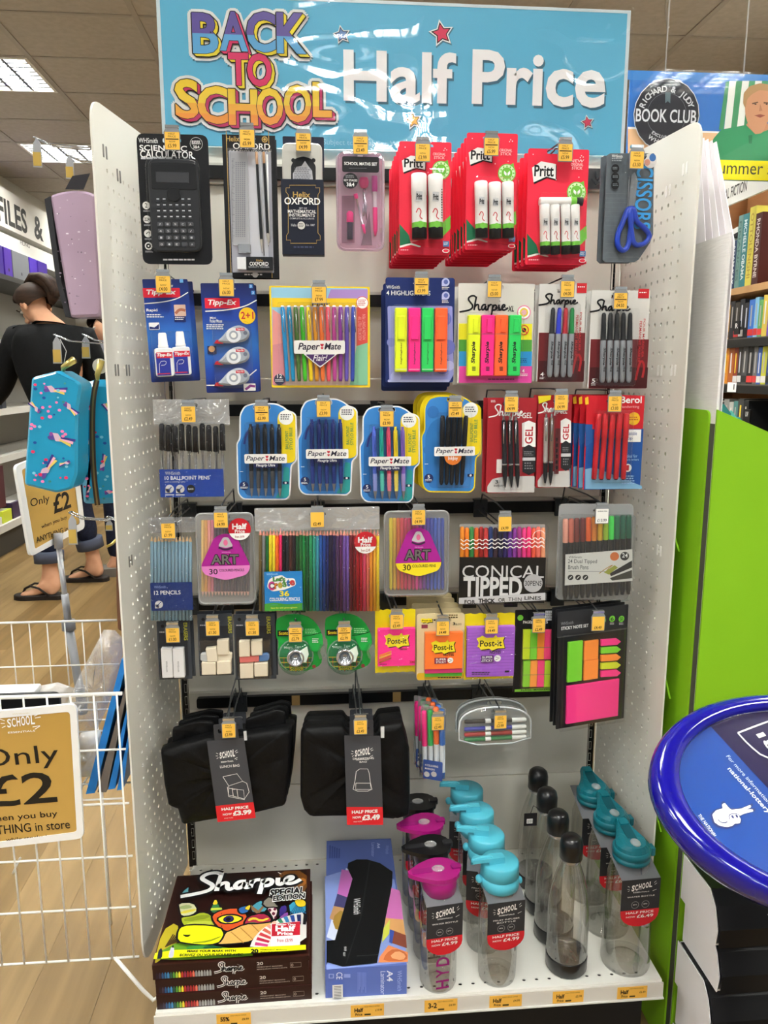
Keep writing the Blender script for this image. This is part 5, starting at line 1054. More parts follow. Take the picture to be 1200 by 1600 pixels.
K = eraser_card('dark card of cream erasers around a red and blue eraser', (440, 88, 632, 394), (590, 98, 608, 182), (523, 160), 'holding the red and blue eraser card', '£1.50')
for pts in ([(463, 207), (514, 204), (515, 276), (465, 278)], [(519, 204), (571, 200), (572, 270), (521, 273)], [(467, 312), (530, 308), (531, 376), (469, 378)], [(534, 308), (597, 304), (598, 367), (536, 370)]): rubber(K, pts, RUB, .0125)
rubber(K, [(465, 278), (556, 273), (556, 302), (467, 308)], C('#d8706c', .6), .01); rubber(K, [(556, 272), (590, 266), (603, 270), (604, 290), (596, 298), (556, 302)], C('#4a74ac', .6), .01, 'eraser', 'blue end of the eraser')
K.bub(458, 190, 612, 384, .0145, 6, clear('#ffffff', .22, .04, .6)); K.behind(1, .014, 'second red and blue eraser card behind the front one', None, ('card',), .002, .001); K.hook((523, 160), 4, '£1.50', 'holding the red and blue eraser card')

TART = None
def tape_pack(label, dx, dy, of):
    box = (636+dx, 84+dy, 858+dx, 362+dy); K = Pack('tape_pack', 'pack', label, d3, box, -.22); O = lambda *q: [a+(dx if i % 2 == 0 else dy) for i, a in enumerate(q)]
    pts = [O(645, 105), O(700, 86), (O(770, 92)), O(820, 125), O(850, 180), O(856, 225), O(838, 262), O(850, 290), O(846, 325), O(800, 350), O(720, 362), O(660, 345), O(640, 290), O(648, 215), O(634, 200), O(634, 120)]
    lp = ccw(chaikin([K.P(*p) for p in pts], True)); K.hole = K.P(*O(725, 160)); hx, hz = K.hole
    MB().plate(lp, 0, .0012, C('#1f9a3f', .35), [rounded(rect(hx-.0135, hz-.0035, hx+.0135, hz+.0035), .0034, 3)]).build('card', K.root)
    c = O(727, 282); K.C_(*c, 84, C('#8fa49a', .3)); K.C_(*c, 78, C('#1c7a4a', .3))
    for k in range(-5, 6):
        w = math.sqrt(max(0, 76**2-(k*14)**2)); K.rib([(c[0]+k*14, c[1]+max(8, -w)), (c[0]+k*14, c[1]+w)], 4, C('#155a34' if k % 2 else '#b03a3a'), 0); v = c[1]+10+abs(k)*11
        if abs(k) < 6: w2 = math.sqrt(max(1, 76**2-(v-c[1])**2)); K.rib([(c[0]-w2, v), (c[0]+w2, v)], 3.5, C('#155a34' if k % 2 else '#c8c03a'), 0)
    K.poly([O(770, 190), O(800, 150), O(850, 180), O(855, 230), O(835, 262), O(800, 262)], C('#22a446'), 10)
    K.R_(*O(642, 162, 704, 190), CB); K.T('Scotch', *O(648, 167, 700, 184), C('#ecd42a'), .04); K.T('Magic', *O(672, 236, 712, 252), C('#d0e0d4'), .01); K.T('Tape', *O(722, 232, 752, 248), C('#d0e0d4'), .01)
    K.rib([O(760, 190), O(800, 185), O(845, 172)], 3, CB, 1); K.lines(*O(770, 155, 830, 180), 3, C('#8fdc9a')); K.lines(*O(804, 200, 836, 222), 3, W_); K.T('Scotch', *O(700, 334, 762, 350), C('#ecd42a'), .035); K.C_(*O(812, 330), 9, C('#8a3a3a')); K.ink()
    m = MB(); a = K.P(*c); R_ = K.s
    M = Matrix.Translation((a[0], 0, a[1])) @ Matrix.Rotation(PI/2, 4, 'X')
    m.lathe([(84*R_, -.0005, clear('#e6f2ea', .1, .06, .3, .02)), (84*R_, .014, clear('#e6f2ea', .1, .06, .3, .02)), (40*R_, .0145, clear('#e6f2ea', .1, .06, .3, .02))], 28, M); m.build('tape_roll', K.root)
    MB().lathe([(41*R_, 0, SIL), (41*R_, .0155, SIL), (34*R_, .0165, SIL), (28*R_, .012, C('#8f9498', .2, .8)), (18*R_, .011, SIL), (16*R_, .006, C('#a9adb0', .2, .8)), (1e-4, .006, SIL)], 24, M).build('tape_core', K.root)
    m = MB(); m.plate(ccw([K.P(*p) for p in (O(742, 250), O(780, 225), O(788, 262), O(775, 300), O(760, 300))]), -.015, -.0146, C('#d6e4d8', .3)).build('tape_end', K.root)
    MB().plate(ccw([K.P(*p) for p in (O(840, 225), O(862, 232), O(864, 275), O(838, 290), O(828, 262))]), -.012, -.001, clear('#e8f4ec', .25, .06, .6, .05)).build('cutter', K.root)
    K.hook(O(725, 190), 4, '-£2.79', of); return K
tape_pack('green tape dispenser card, beside the eraser cards', 0, 0, 'holding the green tape dispenser beside the erasers')
tape_pack('green tape dispenser card, beside the pink notes', 229, -3, 'holding the green tape dispenser beside the pink notes')

PIY = C('#f2dc2a', .35)
def postit(K, x, y, w, h, t2=None):
    pts = [(x, y+h*.15), (x+w*.15, y+h*.05), (x+w*.2, y-h*.02), (x+w*.35, y+h*.12), (x+w*.6, y+h*.1), (x+w*.68, y-h*.06), (x+w*.75, y+h*.1), (x+w, y+h*.05), (x+w*.94, y+h*.3), (x+w, y+h*.78), (x+w*.75, y+h*.8), (x+w*.55, y+h*.95), (x+w*.45, y+h*.82), (x+w*.15, y+h*.9), (x+w*.1, y+h*.75), (x+w*.02, y+h*.7), (x+w*.08, y+h*.45)]
    K.poly([(a+3, b+3) for a, b in pts], CB); K.poly(pts, PIY); K.T('Post-it', x+w*.12, y+h*.27, x+w*.9, y+h*.68, CB, .035)
def bag_notes(label, box, pad, col, tick, of, price, extra, Y=-.22, yaw=0, loc=None, film=True):
    K = Pack('sticky_note_pack', 'pack', label, d4, box, Y, 0, yaw); x0, y0, x1, y1 = box
    K.hole = K.P(tick[0], y0+26); hx, hz = K.hole; q = K.L; n = 10
    top = [(q[0]+(q[2]-q[0])*k/n, q[3]+(.0012 if k % 2 else -.0008)) for k in range(n, -1, -1)]; bot = [(q[0]+(q[2]-q[0])*k/n, q[1]+(.001 if k % 2 else 0)) for k in range(n+1)]
    MB().plate(bot+top, 0, .0008, C('#ecd81f', .25), [rounded(rect(hx-.0135, hz-.0035, hx+.0135, hz+.0035), .0034, 3)]).build('bag', K.root)
    o = K.slab(*pad, .01, C(col, .55), 'note_pad', 1, 1); K.lay = 115; extra(K); K.ink(); bag_sheet(K, x0+1, pad[1]-6, x1-1, y1, .0012, crinkle('#ffffff', .3, 45, .0), 'bag_film', .0125, 17, 8, 8); K.hook(tick, 4, price, of); return K
bag_notes('yellow bag with a bright pink sticky note pad', (43, 60, 210, 322), (53, 130, 207, 290), '#ff2f96', (133, 115), 'holding the pink sticky notes', '£3.49',
    lambda K: (postit(K, 80, 152, 102, 62), K.T('Notes', 144, 210, 172, 219, CB, .02), [K.poly([(58, 240+k*9), (108, 222+k*9), (108, 228+k*9), (58, 247+k*9)], C(h)) for k, h in enumerate(('#f08a3a', '#f0c03a', '#e05a3a', '#b0503a'))], K.T('3M', 182, 262, 204, 274, C('#c8283c'), .03), K.lines(60, 276, 90, 282, 1, CB)))
K = Pack('sticky_note_pack', 'pack', 'beige card pack of an orange sticky note pad, front of its stack', d4, (216, 76, 414, 352), -.225)
BG = C('#d8c69a', .4); K.card(BG, 14, (325, 104)); postit(K, 232, 96, 50, 20); K.R_(236, 122, 262, 138, C('#8a3a4a')); K.lines(286, 100, 340, 112, 1, CB); K.T('3', 366, 112, 376, 124, CB, .02); K.T('BLOCS', 378, 116, 402, 124, CB); K.lines(340, 80, 400, 98, 2, C('#5a4a2a')); K.R_(216, 320, 414, 350, C('#e0b02a'), 12); K.ink()
for k, (a, b, h) in enumerate(((300, 336, '#58b83a'), (290, 319, '#d8327a'), (147, 302, '#ff7d33'))): K.slab(249+k*-.5, a, 404, b, .004+.003*k, C(h, .55), 'note_pad', 1, 1)
K.lay = 120; postit(K, 272, 180, 100, 58); K.T('NOTES', 322, 232, 366, 244, CB, .03); K.R_(286, 250, 340, 276, C('#8a2a4a'), 3); K.T('SUPER', 292, 253, 334, 262, W_, .02); K.T('STICKY', 292, 264, 334, 273, W_, .02); K.C_(352, 261, 12, W_); K.rib([(346, 256), (358, 260), (346, 267)], 2, CB, 0); K.lines(300, 330, 400, 338, 1, CB); K.ink('pad_printing')
K.bub(246, 142, 408, 340, .0135, 4, clear('#ffffff', .1, .05, .5)); K.behind(4, .022, 'stack of beige orange-pad packs', 'beige sticky note packs behind', ('card',), -.002, .0025); K.hook((325, 142), 4, '£4.49', 'holding the orange sticky note packs')
bag_notes('yellow bag with a purple lined sticky note pad', (415, 76, 622, 350), (421, 122, 618, 334), '#ab62d8', (528, 135), 'holding the purple sticky notes', '£4.49',
    lambda K: ([K.rib([(424, 150+k*12.5), (616, 145+k*12.5)], 1.2, C('#8a4ab4'), 0) for k in range(15)], postit(K, 460, 160, 116, 64), K.T('NOTES', 514, 221, 560, 233, CB, .03), K.R_(478, 240, 530, 270, C('#5a2a70'), 3), K.T('SUPER', 483, 243, 526, 253, W_, .02), K.T('STICKY', 483, 256, 526, 267, W_, .02), K.C_(546, 252, 14, W_), K.rib([(538, 246), (554, 251), (538, 259)], 2, CB, 0), K.lines(440, 308, 520, 322, 2, CB), K.R_(576, 302, 594, 310, CB)))
K = Pack('page_marker_pack', 'pack', 'black card of neon page marker strips', d4, (622, 60, 793, 402), -.22)
K.card(CB, 5, (725, 96)); K.C_(648, 94, 12, C('#6ab83a')); K.T('PAGE', 660, 106, 692, 118, W_, .02); K.T('MARKERS', 694, 106, 762, 118, W_, .02); K.R_(752, 64, 790, 105, C('#d0d0d4')); K.lines(755, 68, 788, 102, 5, C('#555558')); K.poly([(624, 392), (793, 380), (793, 398), (624, 402)], C('#7ab83a')); K.T('FLAGS  MARKERS', 650, 389, 770, 397, C('#1f3a14'), .01); K.ink()
for (y0, y1, cs_) in ((140, 265, '#c8e02a #7ad03a #ff9a3a #ff4a86'), (268, 380, '#8ad03a #ffa04a #ff4a8a #b8dc3a')):
    for k, h in enumerate(cs_.split()): K.slab(657+k*29.5, y0, 657+k*29.5+28.5, y1, .005, C(h, .5), 'page_marker', 0, .6)
K.lay = 58; K.R_(656, 213, 776, 215, C('#8a8a60')); K.R_(656, 325, 776, 327, C('#8a8a60')); K.ink('strip_lines')
K.bub(648, 132, 784, 386, .011, 3, clear('#ffffff', .25, .05, .6)); K.hook((725, 130), 4, '£2.49', 'holding the page markers')
K = Pack('sticky_note_set', 'pack', 'large black sticky note set with a big pink pad, in the corner', d4, (803, 56, 1088, 534), -.25, 1, 12)
K.card(C('#202124', .4), 3, (972, 90)); K.R_(806, 60, 1086, 156, C('#2b2c2f')); K.R_(806, 156, 1086, 160, C('#4a4b4e')); K.T('WHSmith', 818, 110, 868, 122, C('#8a8a90'), 0); K.T('STICKY NOTE SET', 820, 126, 930, 138, W_, .025)
for u, t in ((1030, '6'), (1068, '50')): K.C_(u, 98, 12, C('#6ab83a')); K.T(t, u-6, 91, u+6, 105, CB, .02); K.lines(u-10, 114, u+10, 124, 2, LG)
K.C_(992, 104, 11, C('#6ab83a')); K.ink()
for x0, y0, x1, y1, h in ((843, 198, 901, 350, '#7ed33a'), (910, 190, 968, 262, '#ff9440'), (909, 270, 967, 345, '#ff9440'), (838, 366, 1054, 512, '#ff3f92')): K.slab(x0, y0, x1, y1, .004, C(h, .55), 'note_pad', 0, .6)
for k, h in enumerate(('#ff3f92', '#7ed33a', '#ff9440', '#dce63a', '#ff3f92')):
    v = 180+k*32.5; MB().plate(ccw([K.P(*p) for p in ((980, v+3), (1046, v-2), (1062, v+10), (1046, v+24), (979, v+28))]), -.004, -.0005, C(h, .55)).build('flag_pad', K.root)
MB().plate(rect(*K.Q(814, 162, 1084, 530)), -.009, -.0005, clear('#ffffff', .12, .05, .5), bev=.002).build('clear_cover', K.root)
K.behind(2, .014, 'queue of black sticky note sets', 'black sticky note sets behind', ('card',), -.0015); K.hook((972, 122), 4, '*£4.49', 'holding the black sticky note set')

# ---------------------------------------------------------------- bags and markers on the lowest bar
NYL = noisy('#070708', '#0d0d0f', (120, 120, 120), .55, .2, 3, key='n'); BAGS = {}
def soft(K, pts, depth, name='bag_body', amp=.004, seed=1, y0=0):
    """folded cloth bag: outline with a puffed, creased front"""
    L = rounded(ccw([K.P(*p) for p in pts]), .004, 2); n = len(L); cx = sum(p[0] for p in L)/n; cz = sum(p[1] for p in L)/n; rnd = random.Random(seed)
    vs, fs = [], []; rings = (1, 1.0, .985, .95, .8, .55, .25)
    for k, r in enumerate(rings):
        for i, p in enumerate(L):
            y = [0, -depth*.45, -depth*.8, -depth, -depth*1.05, -depth*1.02, -depth][k]
            w = amp*(math.sin(i*.9+k)*.5+math.sin(i*2.3+k*1.7)*.3+rnd.uniform(-.4, .4)) if k > 1 else 0
            vs.append((cx+(p[0]-cx)*r, y0+y+w, cz+(p[1]-cz)*r))
    for k in range(len(rings)-1):
        for i in range(n): j = (i+1) % n; fs.append((k*n+i, k*n+j, (k+1)*n+j, (k+1)*n+i))
    vs.append((cx, y0-depth, cz)); c = len(vs)-1; b = (len(rings)-1)*n
    fs += [(b+i, b+(i+1) % n, c) for i in range(n)] + [tuple(reversed(range(n)))]
    return MB().add(vs, fs, NYL, True).build(name, K.root)
TG = C('#414247', .4); TR = C('#d0242c', .35)
def school(mb, K, x0, y0, x1, y1, y, m):
    w = x1-x0; h = y1-y0
    for k, ch in enumerate('SCHOOL'):
        a = x0+w*(.2+k*.11); mb.text(ch, *K.Q(a, y0+h*(.22-.04*k), a+w*.095, y0+h*(.72-.03*k)), m, y, .04, 0, .1)
    for a, b in (((.06, .3), (.14, .36)), ((.04, .5), (.13, .5)), ((.08, .7), (.15, .62)), ((.85, .2), (.95, .08)), ((.88, .3), (.98, .22)), ((.84, .72), (.96, .6)), ((.9, .78), (.95, .72))): mb.ribbon([K.P(x0+w*a[0], y0+h*a[1]), K.P(x0+w*b[0], y0+h*b[1])], h*.035*K.s, m, y, None, 0)
    mb.text('ESSENTIALS', *K.Q(x0+w*.26, y0+h*.84, x0+w*.78, y0+h*.96), m, y, .02)
def bag(label, box, outline, tag_q, words, icon, price, tick, of, Y, n, tilt, extra=None, under=None, seed=1):
    K = Pack('school_bag', 'bag', label, d5, box, Y, tilt); x0, y0, x1, y1 = box
    for u_ in under or (): soft(K, u_, .005, 'bag_fold', .001, seed+5, .006)
    soft(K, outline, .024, 'bag_body', .002, seed)
    a, b, c, d = tag_q; m = MB(); y = -.034; K.lay = 390
    q = ccw([K.P(*p) for p in a]); m.plate(q, y, y+.0006, TG); hl = a
    m2 = MB(); W2 = C('#e8e6e2')
    def lerp(u, v): # u across, v down the swing tag
        t = (a[0][0]+(a[1][0]-a[0][0])*u, a[0][1]+(a[1][1]-a[0][1])*u); o = (a[3][0]+(a[2][0]-a[3][0])*u, a[3][1]+(a[2][1]-a[3][1])*u)
        return t[0]+(o[0]-t[0])*v, t[1]+(o[1]-t[1])*v
    m.plate(ccw([K.P(*lerp(*p)) for p in ((0, .80), (1, .80), (1, 1), (0, 1))]), y-.0002, y-.0002, TR); m.build('swing_tag', K.root, 'grey swing tag with red price panel')
    t = MB(); yy = y-.0005
    def tx(s_, u0, v0, u1, v1, bold=.02):
        p = lerp(u0, v0); q_ = lerp(u1, v1); k = lerp(u0, v1); r = lerp(u1, v0); t.text(s_, *K.Q(min(p[0], k[0])*.5+max(p[0], k[0])*.5, (p[1]+r[1])/2, (q_[0]+r[0])/2, (q_[1]+k[1])/2), W2, yy, bold)
    p = lerp(.5, .2); school(t, K, p[0]-54, p[1]-30, p[0]+46, p[1]+30, yy, W2)
    for s_, v0, v1, u0, u1 in words: tx(s_, u0, v0, u1, v1, .01)
    tx('HALF PRICE', .14, .83, .86, .87, .04); tx('NOW', .16, .9, .4, .93, .03); tx('£'+price, .42, .88, .92, .95, .05); tx('WAS MORE', .18, .955, .42, .97, 0)
    for ln in icon: t.ribbon([K.P(*lerp(*p)) for p in ln], .0009, W2, yy, None, 0)
    t.build('tag_printing', K.root)
    hx, hz = K.P(*tick); K.hole = (hx, hz+.012)
    MB().plate(rounded(rect(hx-.02, hz-.012, hx+.02, hz+.024), .003), -.0332, -.032, C('#3a3b40', .35), [rounded(rect(hx-.0135, hz+.008, hx+.0135, hz+.016), .003, 3)]).build('hanger', K.root, 'dark plastic bag hanger')
    if extra: extra(K)
    K.behind(n, .037, 'queue of '+label.split(',')[0]+'s', label.split(',')[0]+'s on one hook', ('bag_body', 'hanger', 'bag_fold'), .0025, -.007, .7 if tilt else -.3)
    K.hook((tick[0], tick[1]+14), 5, '£'+price, of, front=.044); return K
bag('black lunch bag with grey swing tag, front of its hook', (65, 150, 640, 580),
    [(66, 262), (150, 235), (270, 205), (440, 190), (600, 168), (632, 172), (628, 280), (620, 400), (606, 500), (480, 530), (330, 555), (160, 582), (140, 515), (100, 500), (80, 400)],
    ([(272, 206), (430, 192), (480, 532), (318, 550)], 0, 0, 0), [('LUNCH BAG', .31, .345, .26, .78)],
    [[(.3, .45), (.42, .57), (.8, .53), (.68, .43), (.3, .45)], [(.42, .57), (.38, .68), (.78, .75), (.93, .67), (.9, .56), (.8, .53)], [(.38, .58), (.38, .7), (.78, .76), (.79, .64), (.42, .6)], [(.5, .6), (.5, .7)], [(.5, .62), (.62, .62), (.62, .72)]],
    '3.99', (356, 190), 'holding the lunch bags', -.215, 2, 3,
    lambda K: (MB().box(*[v for p in (K.P(434, 245)[0], K.P(446, 245)[0]) for v in (p,)], -.031, -.0275, K.P(0, 243)[1], K.P(0, 205)[1], C('#d8d8d8')).build('side_label', K.root)),
    ([(110, 190), (230, 160), (290, 165), (290, 250), (105, 250)], [(425, 200), (430, 150), (560, 110), (600, 120), (606, 180), (600, 250), (425, 260)]), 3)
bag('black drawstring bag with grey swing tag, front of its hook', (668, 140, 1140, 560),
    [(670, 195), (690, 160), (850, 155), (870, 186), (990, 186), (1010, 150), (1110, 140), (1122, 200), (1140, 260), (1142, 480), (1138, 545), (1080, 560), (900, 545), (705, 548), (682, 520), (668, 470)],
    ([(856, 182), (1010, 184), (1022, 562), (868, 562)], 0, 0, 0), [('DRAWSTRING', .24, .265, .22, .8), ('BAG', .28, .3, .4, .6)],
    [[(.4, .37), (.62, .37), (.66, .42), (.68, .52), (.72, .6), (.6, .62), (.32, .62), (.2, .6), (.26, .5), (.3, .4), (.4, .37)], [(.28, .53), (.68, .53)], [(.28, .53), (.27, .6), (.69, .6), (.68, .53)]],
    '3.49', (930, 175), 'holding the drawstring bags', -.22, 2, 0,
    lambda K: (MB().box(K.P(1012, 0)[0], K.P(1027, 0)[0], -.031, -.0275, K.P(0, 234)[1], K.P(0, 188)[1], C('#d0d0d0')).build('side_label', K.root)), None, 8)

K = Pack('colouring_marker_pack', 'pack', 'narrow clear pack of four neon markers with blue label', d6, (156, 92, 262, 394), -.2, 0, -24)
K.hole = K.P(232, 118); hx, hz = K.hole
MB().plate(rounded(rect(*K.L), .003), .0, .0008, clear('#e8ecee', .2, .08, .5, .2), [rounded(rect(hx-.0135, hz-.0035, hx+.0135, hz+.0035), .0034, 3)]).build('wallet_back', K.root)
for u, h, t in ((176, '#f02a86', 105), (201, '#2fae5a', 100), (226, '#f0703a', 88), (250, '#3a6ab8', 98)): K.rod(u, t, u+4, 388, [(0, 9, C(h, .35)), (.03, 12, C(h, .35)), (.5, 12.5, C(h, .35)), (.51, 11.5, C('#dce4ec', .4)), (.9, 11, C('#dce4ec', .4)), (.91, 11, C(h, .35)), (1, 9, C(h, .35))], 'marker', .007, 10)
L = MB(); y = -.0145; L.plate(rounded(rect(*K.Q(176, 306, 258, 390)), .002), y, y+.0004, C('#1f4a98', .35)); L.text('4 COLOURING', *K.Q(184, 324, 240, 333), W_, y-.0003, .01); L.text('MARKERS', *K.Q(184, 338, 226, 346), W_, y-.0003, .01)
for u in (192, 222): L.disc(*K.P(u, 364), 12*K.s, LG, y-.0003)
L.build('blue_label', K.root); K.bub(160, 94, 262, 392, .015, 4, clear('#ffffff', .18, .05, .6)); K.behind(2, .018, 'queue of narrow neon marker packs', 'neon marker packs on one hook', ('wallet_back', 'marker', 'blue_label'), -.004, .001); K.hook((230, 168), 5, '£2.49', 'holding the narrow neon marker packs')

K = Pack('whiteboard_pen_case', 'pack', 'arched clear case of four whiteboard pens lying flat', d6, (316, 86, 624, 262), -.2, 1)
arch = ccw([K.P(*p) for p in ((318, 255), (318, 160), (335, 128), (380, 104), (450, 90), (530, 92), (590, 106), (620, 134), (624, 160), (622, 240))]); arch = chaikin(arch, True); K.hole = K.P(490, 118); hx, hz = K.hole
MB().plate(arch, .006, .0075, clear('#dfe4e8', .2, .08, .5, .25), [rounded(rect(hx-.0135, hz-.0035, hx+.0135, hz+.0035), .0034, 3)]).build('case_back', K.root)
MB().plate(arch, -.009, .0055, clear('#fafcfc', .2, .06, .6, .04), bev=.003).build('case_lid', K.root)
MB().tube([(a, -.004, b) for a, b in arch], .0016, C('#dfe3e6', .3), 5, None, True).build('case_rim', K.root)
for k, h in enumerate(('#17171c', '#26309a', '#b0282c', '#1f7a44')):
    v = 162+k*24.5; K.rod(342, v-4 if k == 0 else v+6-k*2, 606, v-14 if k == 0 else v-6-k*3, [(0, 6, C(h, .35)), (.02, 9, C(h, .35)), (.33, 9.5, C(h, .35)), (.335, 9, W_), (.42, 9, W_), (.425, 9, C(h, .35)), (.76, 9, C(h, .35)), (.765, 9.5, W_), (.98, 9, W_), (1, 6, W_)], 'whiteboard_pen', -.0005, 10)
K.behind(1, .03, 'second arched whiteboard pen case behind the first', None, ('case_back', 'case_lid', 'case_rim'), 0, .002); K.hook((496, 162), 5, '£2.99', 'holding the whiteboard pen case')
# a spare hook with nothing on it beside the marker packs
# ================================================================== bottom shelf
Z0 = SH+.0003
# ---- stack of marker gift boxes
BRN = C('#2b1512', .35); BRN2 = C('#3a1c16', .35)
def plan(*pts): return [atz(p[0], p[1], Z0) for p in pts]
BW, BD, BH = .246, .222, .0257
BX0, BY0 = -.4185, -.367
def on_top(px, py, z): v = atz(px, py, z); return v
def marker_box(i, dx, dy, rz, label):
    t = thing('marker_gift_box', label, 'box', (BX0+dx, BY0+dy, Z0+i*(BH+.0006)), (0, 0, rz), 'stacked marker gift boxes')
    MB().box(0, BW, 0, BD, 0, BH, BRN, bev=.0).build('carton', t)
    MB().box(-.0006, BW+.0006, BD*.004, BD-.001, BH-.008, BH+.0001, BRN2).build('carton_lid', t)
    f = MB(); y = -.0006; S = lambda x, z: (x*BW, z*BH)
    cols = '#2a1f2c #3a3040 #2f4f78 #2f6a9a #3f7fb0 #2f5a4a #4f8a3a #9ab83a #e8cf3a #b03a2c #8a2a4a #9a2a2a #a83030 #e0705a #8a8a8a #9a9a98 #a4a4a2 #8f8f90 #a0a0a0 #94948f'.split()
    for k, h in enumerate(cols):
        x = .02*BW+k*.0178*BW; w = .014*BW; f.add([(x, y, .08*BH), (x+w, y, .08*BH), (x+w, y, .36*BH), (x+w*.65, y, .5*BH), (x+w*.35, y, .5*BH), (x, y, .36*BH)], [(0, 1, 2, 3, 4, 5)], C(h, .4))
    script(f, .39*BW, .1*BH, .58*BW, .95*BH, .0042, C('#e9e5e0'), y, 0); script(f, .39*BW, .1*BH, .58*BW, .95*BH, .0016, CB, y-.0002, 0)
    f.text('20', .665*BW, .6*BH, .705*BW, .82*BH, C('#c8bdb4'), y, .02); f.text('PERMANENT MARKERS', .665*BW, .42*BH, .83*BW, .5*BH, C('#a8988c'), y, .01); f.text('MARQUEURS PERMANENTS', .665*BW, .26*BH, .86*BW, .34*BH, C('#a8988c'), y, .01)
    f.ribbon([S(.88, .3), S(.95, .3), S(.95, .62), S(.88, .62)], .0006, C('#a8988c'), y, None, 0, True); f.text('0', .885*BW, .36*BH, .9*BW, .56*BH, C('#a8988c'), y)
    f.build('front_printing', t); return t
marker_box(0, .004, .0, .005, 'brown marker gift box at the bottom of the stack of three'); marker_box(1, .0035, .002, .004, 'brown marker gift box in the middle of the stack of three')
tb = marker_box(2, 0, .002, .0, 'brown marker gift box on top of the stack, showing its colourful animal cover')
ZT = Z0+2*(BH+.0006)+BH+.0004; cz_ = (1200/480)
def tp(u, v):                                   # cover drawn from an enlargement (220,1330, x4)
    w = atz(220+u/4.0, 1330+v/4.0, ZT); return w.x-tb.location.x, w.y-tb.location.y
cov = MB(); _ly = [0]
def cp(pts, h, sm=1, outline=None):
    _ly[0] += 1; L = [tp(*p) for p in pts]
    for _ in range(sm): L = chaikin(L, True)
    L = [(min(max(x, .001), BW-.001), min(max(y, .001), BD-.001)) for x, y in L]
    if outline:
        z = BH+.0004+.00012*_ly[0]; cov.ribbon(ccw(L), outline, CB, -z-.00008, RX90, 0, True)
    z = BH+.0004+.00012*_ly[0]; cov.plate(ccw(L), -z, -z, C(h, .3) if isinstance(h, str) else h, M=RX90)
def ct(t, a, b, m, bold, sh=0, rise=0):
    """lettering on the cover between enlarged pixels a (lower left) and b (upper right)"""
    _ly[0] += 1; p = tp(*a); q = tp(b[0], a[1]); r = tp(a[0], b[1]); s_ = tp(*b); z = BH+.0004+.00012*_ly[0]
    V, F_ = glyphs(t, bold, sh); ax, bx = min(v[0] for v in V), max(v[0] for v in V); az, bz = min(v[1] for v in V), max(v[1] for v in V)
    P = []
    for x, yv in V:
        u, v = (x-ax)/(bx-ax), (yv-az)/(bz-az); X = (p[0]*(1-u)+q[0]*u)*(1-v)+(r[0]*(1-u)+s_[0]*u)*v; Y_ = (p[1]*(1-u)+q[1]*u)*(1-v)+(r[1]*(1-u)+s_[1]*u)*v+rise*u
        P.append((X, Y_, z))
    cov.add(P, F_, m)
OL = .0034
cp([(215, 150), (1038, 118), (1036, 640), (85, 700)], '#2a1411', 0)
cp([(850, 130), (1038, 120), (1038, 260), (960, 260), (900, 200)], '#7a4a1c'); cp([(960, 175), (1030, 165), (1034, 215), (970, 225)], '#b8722c'); cp([(985, 185), (1012, 182), (1014, 205), (988, 208)], '#7a4a1c')
cp([(130, 500), (230, 440), (240, 560), (170, 640), (100, 700), (84, 700)], '#b8a82a'); cp([(100, 640), (250, 560), (520, 600), (700, 640), (700, 660), (90, 690)], '#6a9a2c')
for k in range(9): cp([(150+k*9, 600-k*4), (200+k*10, 520+k*6), (206+k*10, 524+k*6), (158+k*9, 604-k*4)], '#4a3a1c', 0)
cp([(243, 300), (252, 262), (305, 222), (302, 260), (318, 300)], '#5a9aa8', 1, OL)
cp([(232, 330), (330, 325), (362, 375), (320, 410), (250, 418), (238, 370)], '#d8d8b0', 1, OL); cp([(238, 352), (300, 340), (330, 360), (250, 372)], '#a8b87a'); cp([(245, 385), (340, 365), (350, 378), (255, 402)], '#e8d84a')
cp([(250, 418), (320, 412), (380, 385), (440, 400), (460, 450), (470, 490), (380, 490), (270, 480), (250, 450)], '#a8b82c', 1, OL); cp([(262, 430), (420, 400), (440, 425), (280, 450)], '#8a9a28'); cp([(280, 455), (440, 440), (450, 470), (300, 475)], '#c2cc4a')
cp([(430, 390), (440, 350), (470, 300), (490, 340), (514, 385), (470, 402)], '#3a7a4a', 1, OL); cp([(445, 345), (468, 305), (485, 340)], '#e8c82a'); cp([(440, 365), (505, 362), (510, 375), (436, 380)], '#c8d84a', 0)
cp([(440, 410), (500, 378), (580, 362), (650, 375), (672, 430), (640, 480), (560, 522), (490, 495), (450, 450)], '#d8582a', 1, OL); cp([(470, 435), (520, 408), (590, 405), (650, 430), (590, 462), (510, 465)], '#e8d82a', 1, OL); cp([(515, 432), (545, 412), (580, 420), (582, 445), (550, 458), (520, 450)], '#2a2a6a', 1, .0008); cp([(530, 435), (548, 422), (566, 432), (556, 447), (536, 446)], '#121218')
for a, b in ((500, 400), (620, 400), (640, 455), (500, 480), (560, 500)): cp([(a, b), (a+8, b-3), (a+10, b+5), (a+2, b+7)], '#8a3018')
cp([(605, 372), (640, 355), (690, 350), (680, 390), (640, 408), (612, 398)], '#2f6ab0', 1, OL); cp([(645, 372), (672, 352), (690, 352), (676, 386)], '#e8c82a', 1, .0008)
cp([(680, 365), (740, 320), (775, 330), (800, 390), (700, 405)], '#4a9ab0', 1, OL); cp([(690, 350), (735, 385), (775, 340), (770, 365), (735, 412), (692, 380)], '#8a6a4a', 0); cp([(670, 420), (760, 400), (810, 420), (822, 455), (760, 480), (660, 490), (640, 470)], '#a82a4a', 1, OL); cp([(670, 440), (710, 425), (750, 445), (800, 430), (800, 442), (750, 458), (710, 440), (672, 455)], '#e8c83a', 1); cp([(650, 470), (700, 458), (760, 472), (810, 455), (808, 468), (750, 484), (700, 470), (655, 484)], '#3a8a4a', 1)
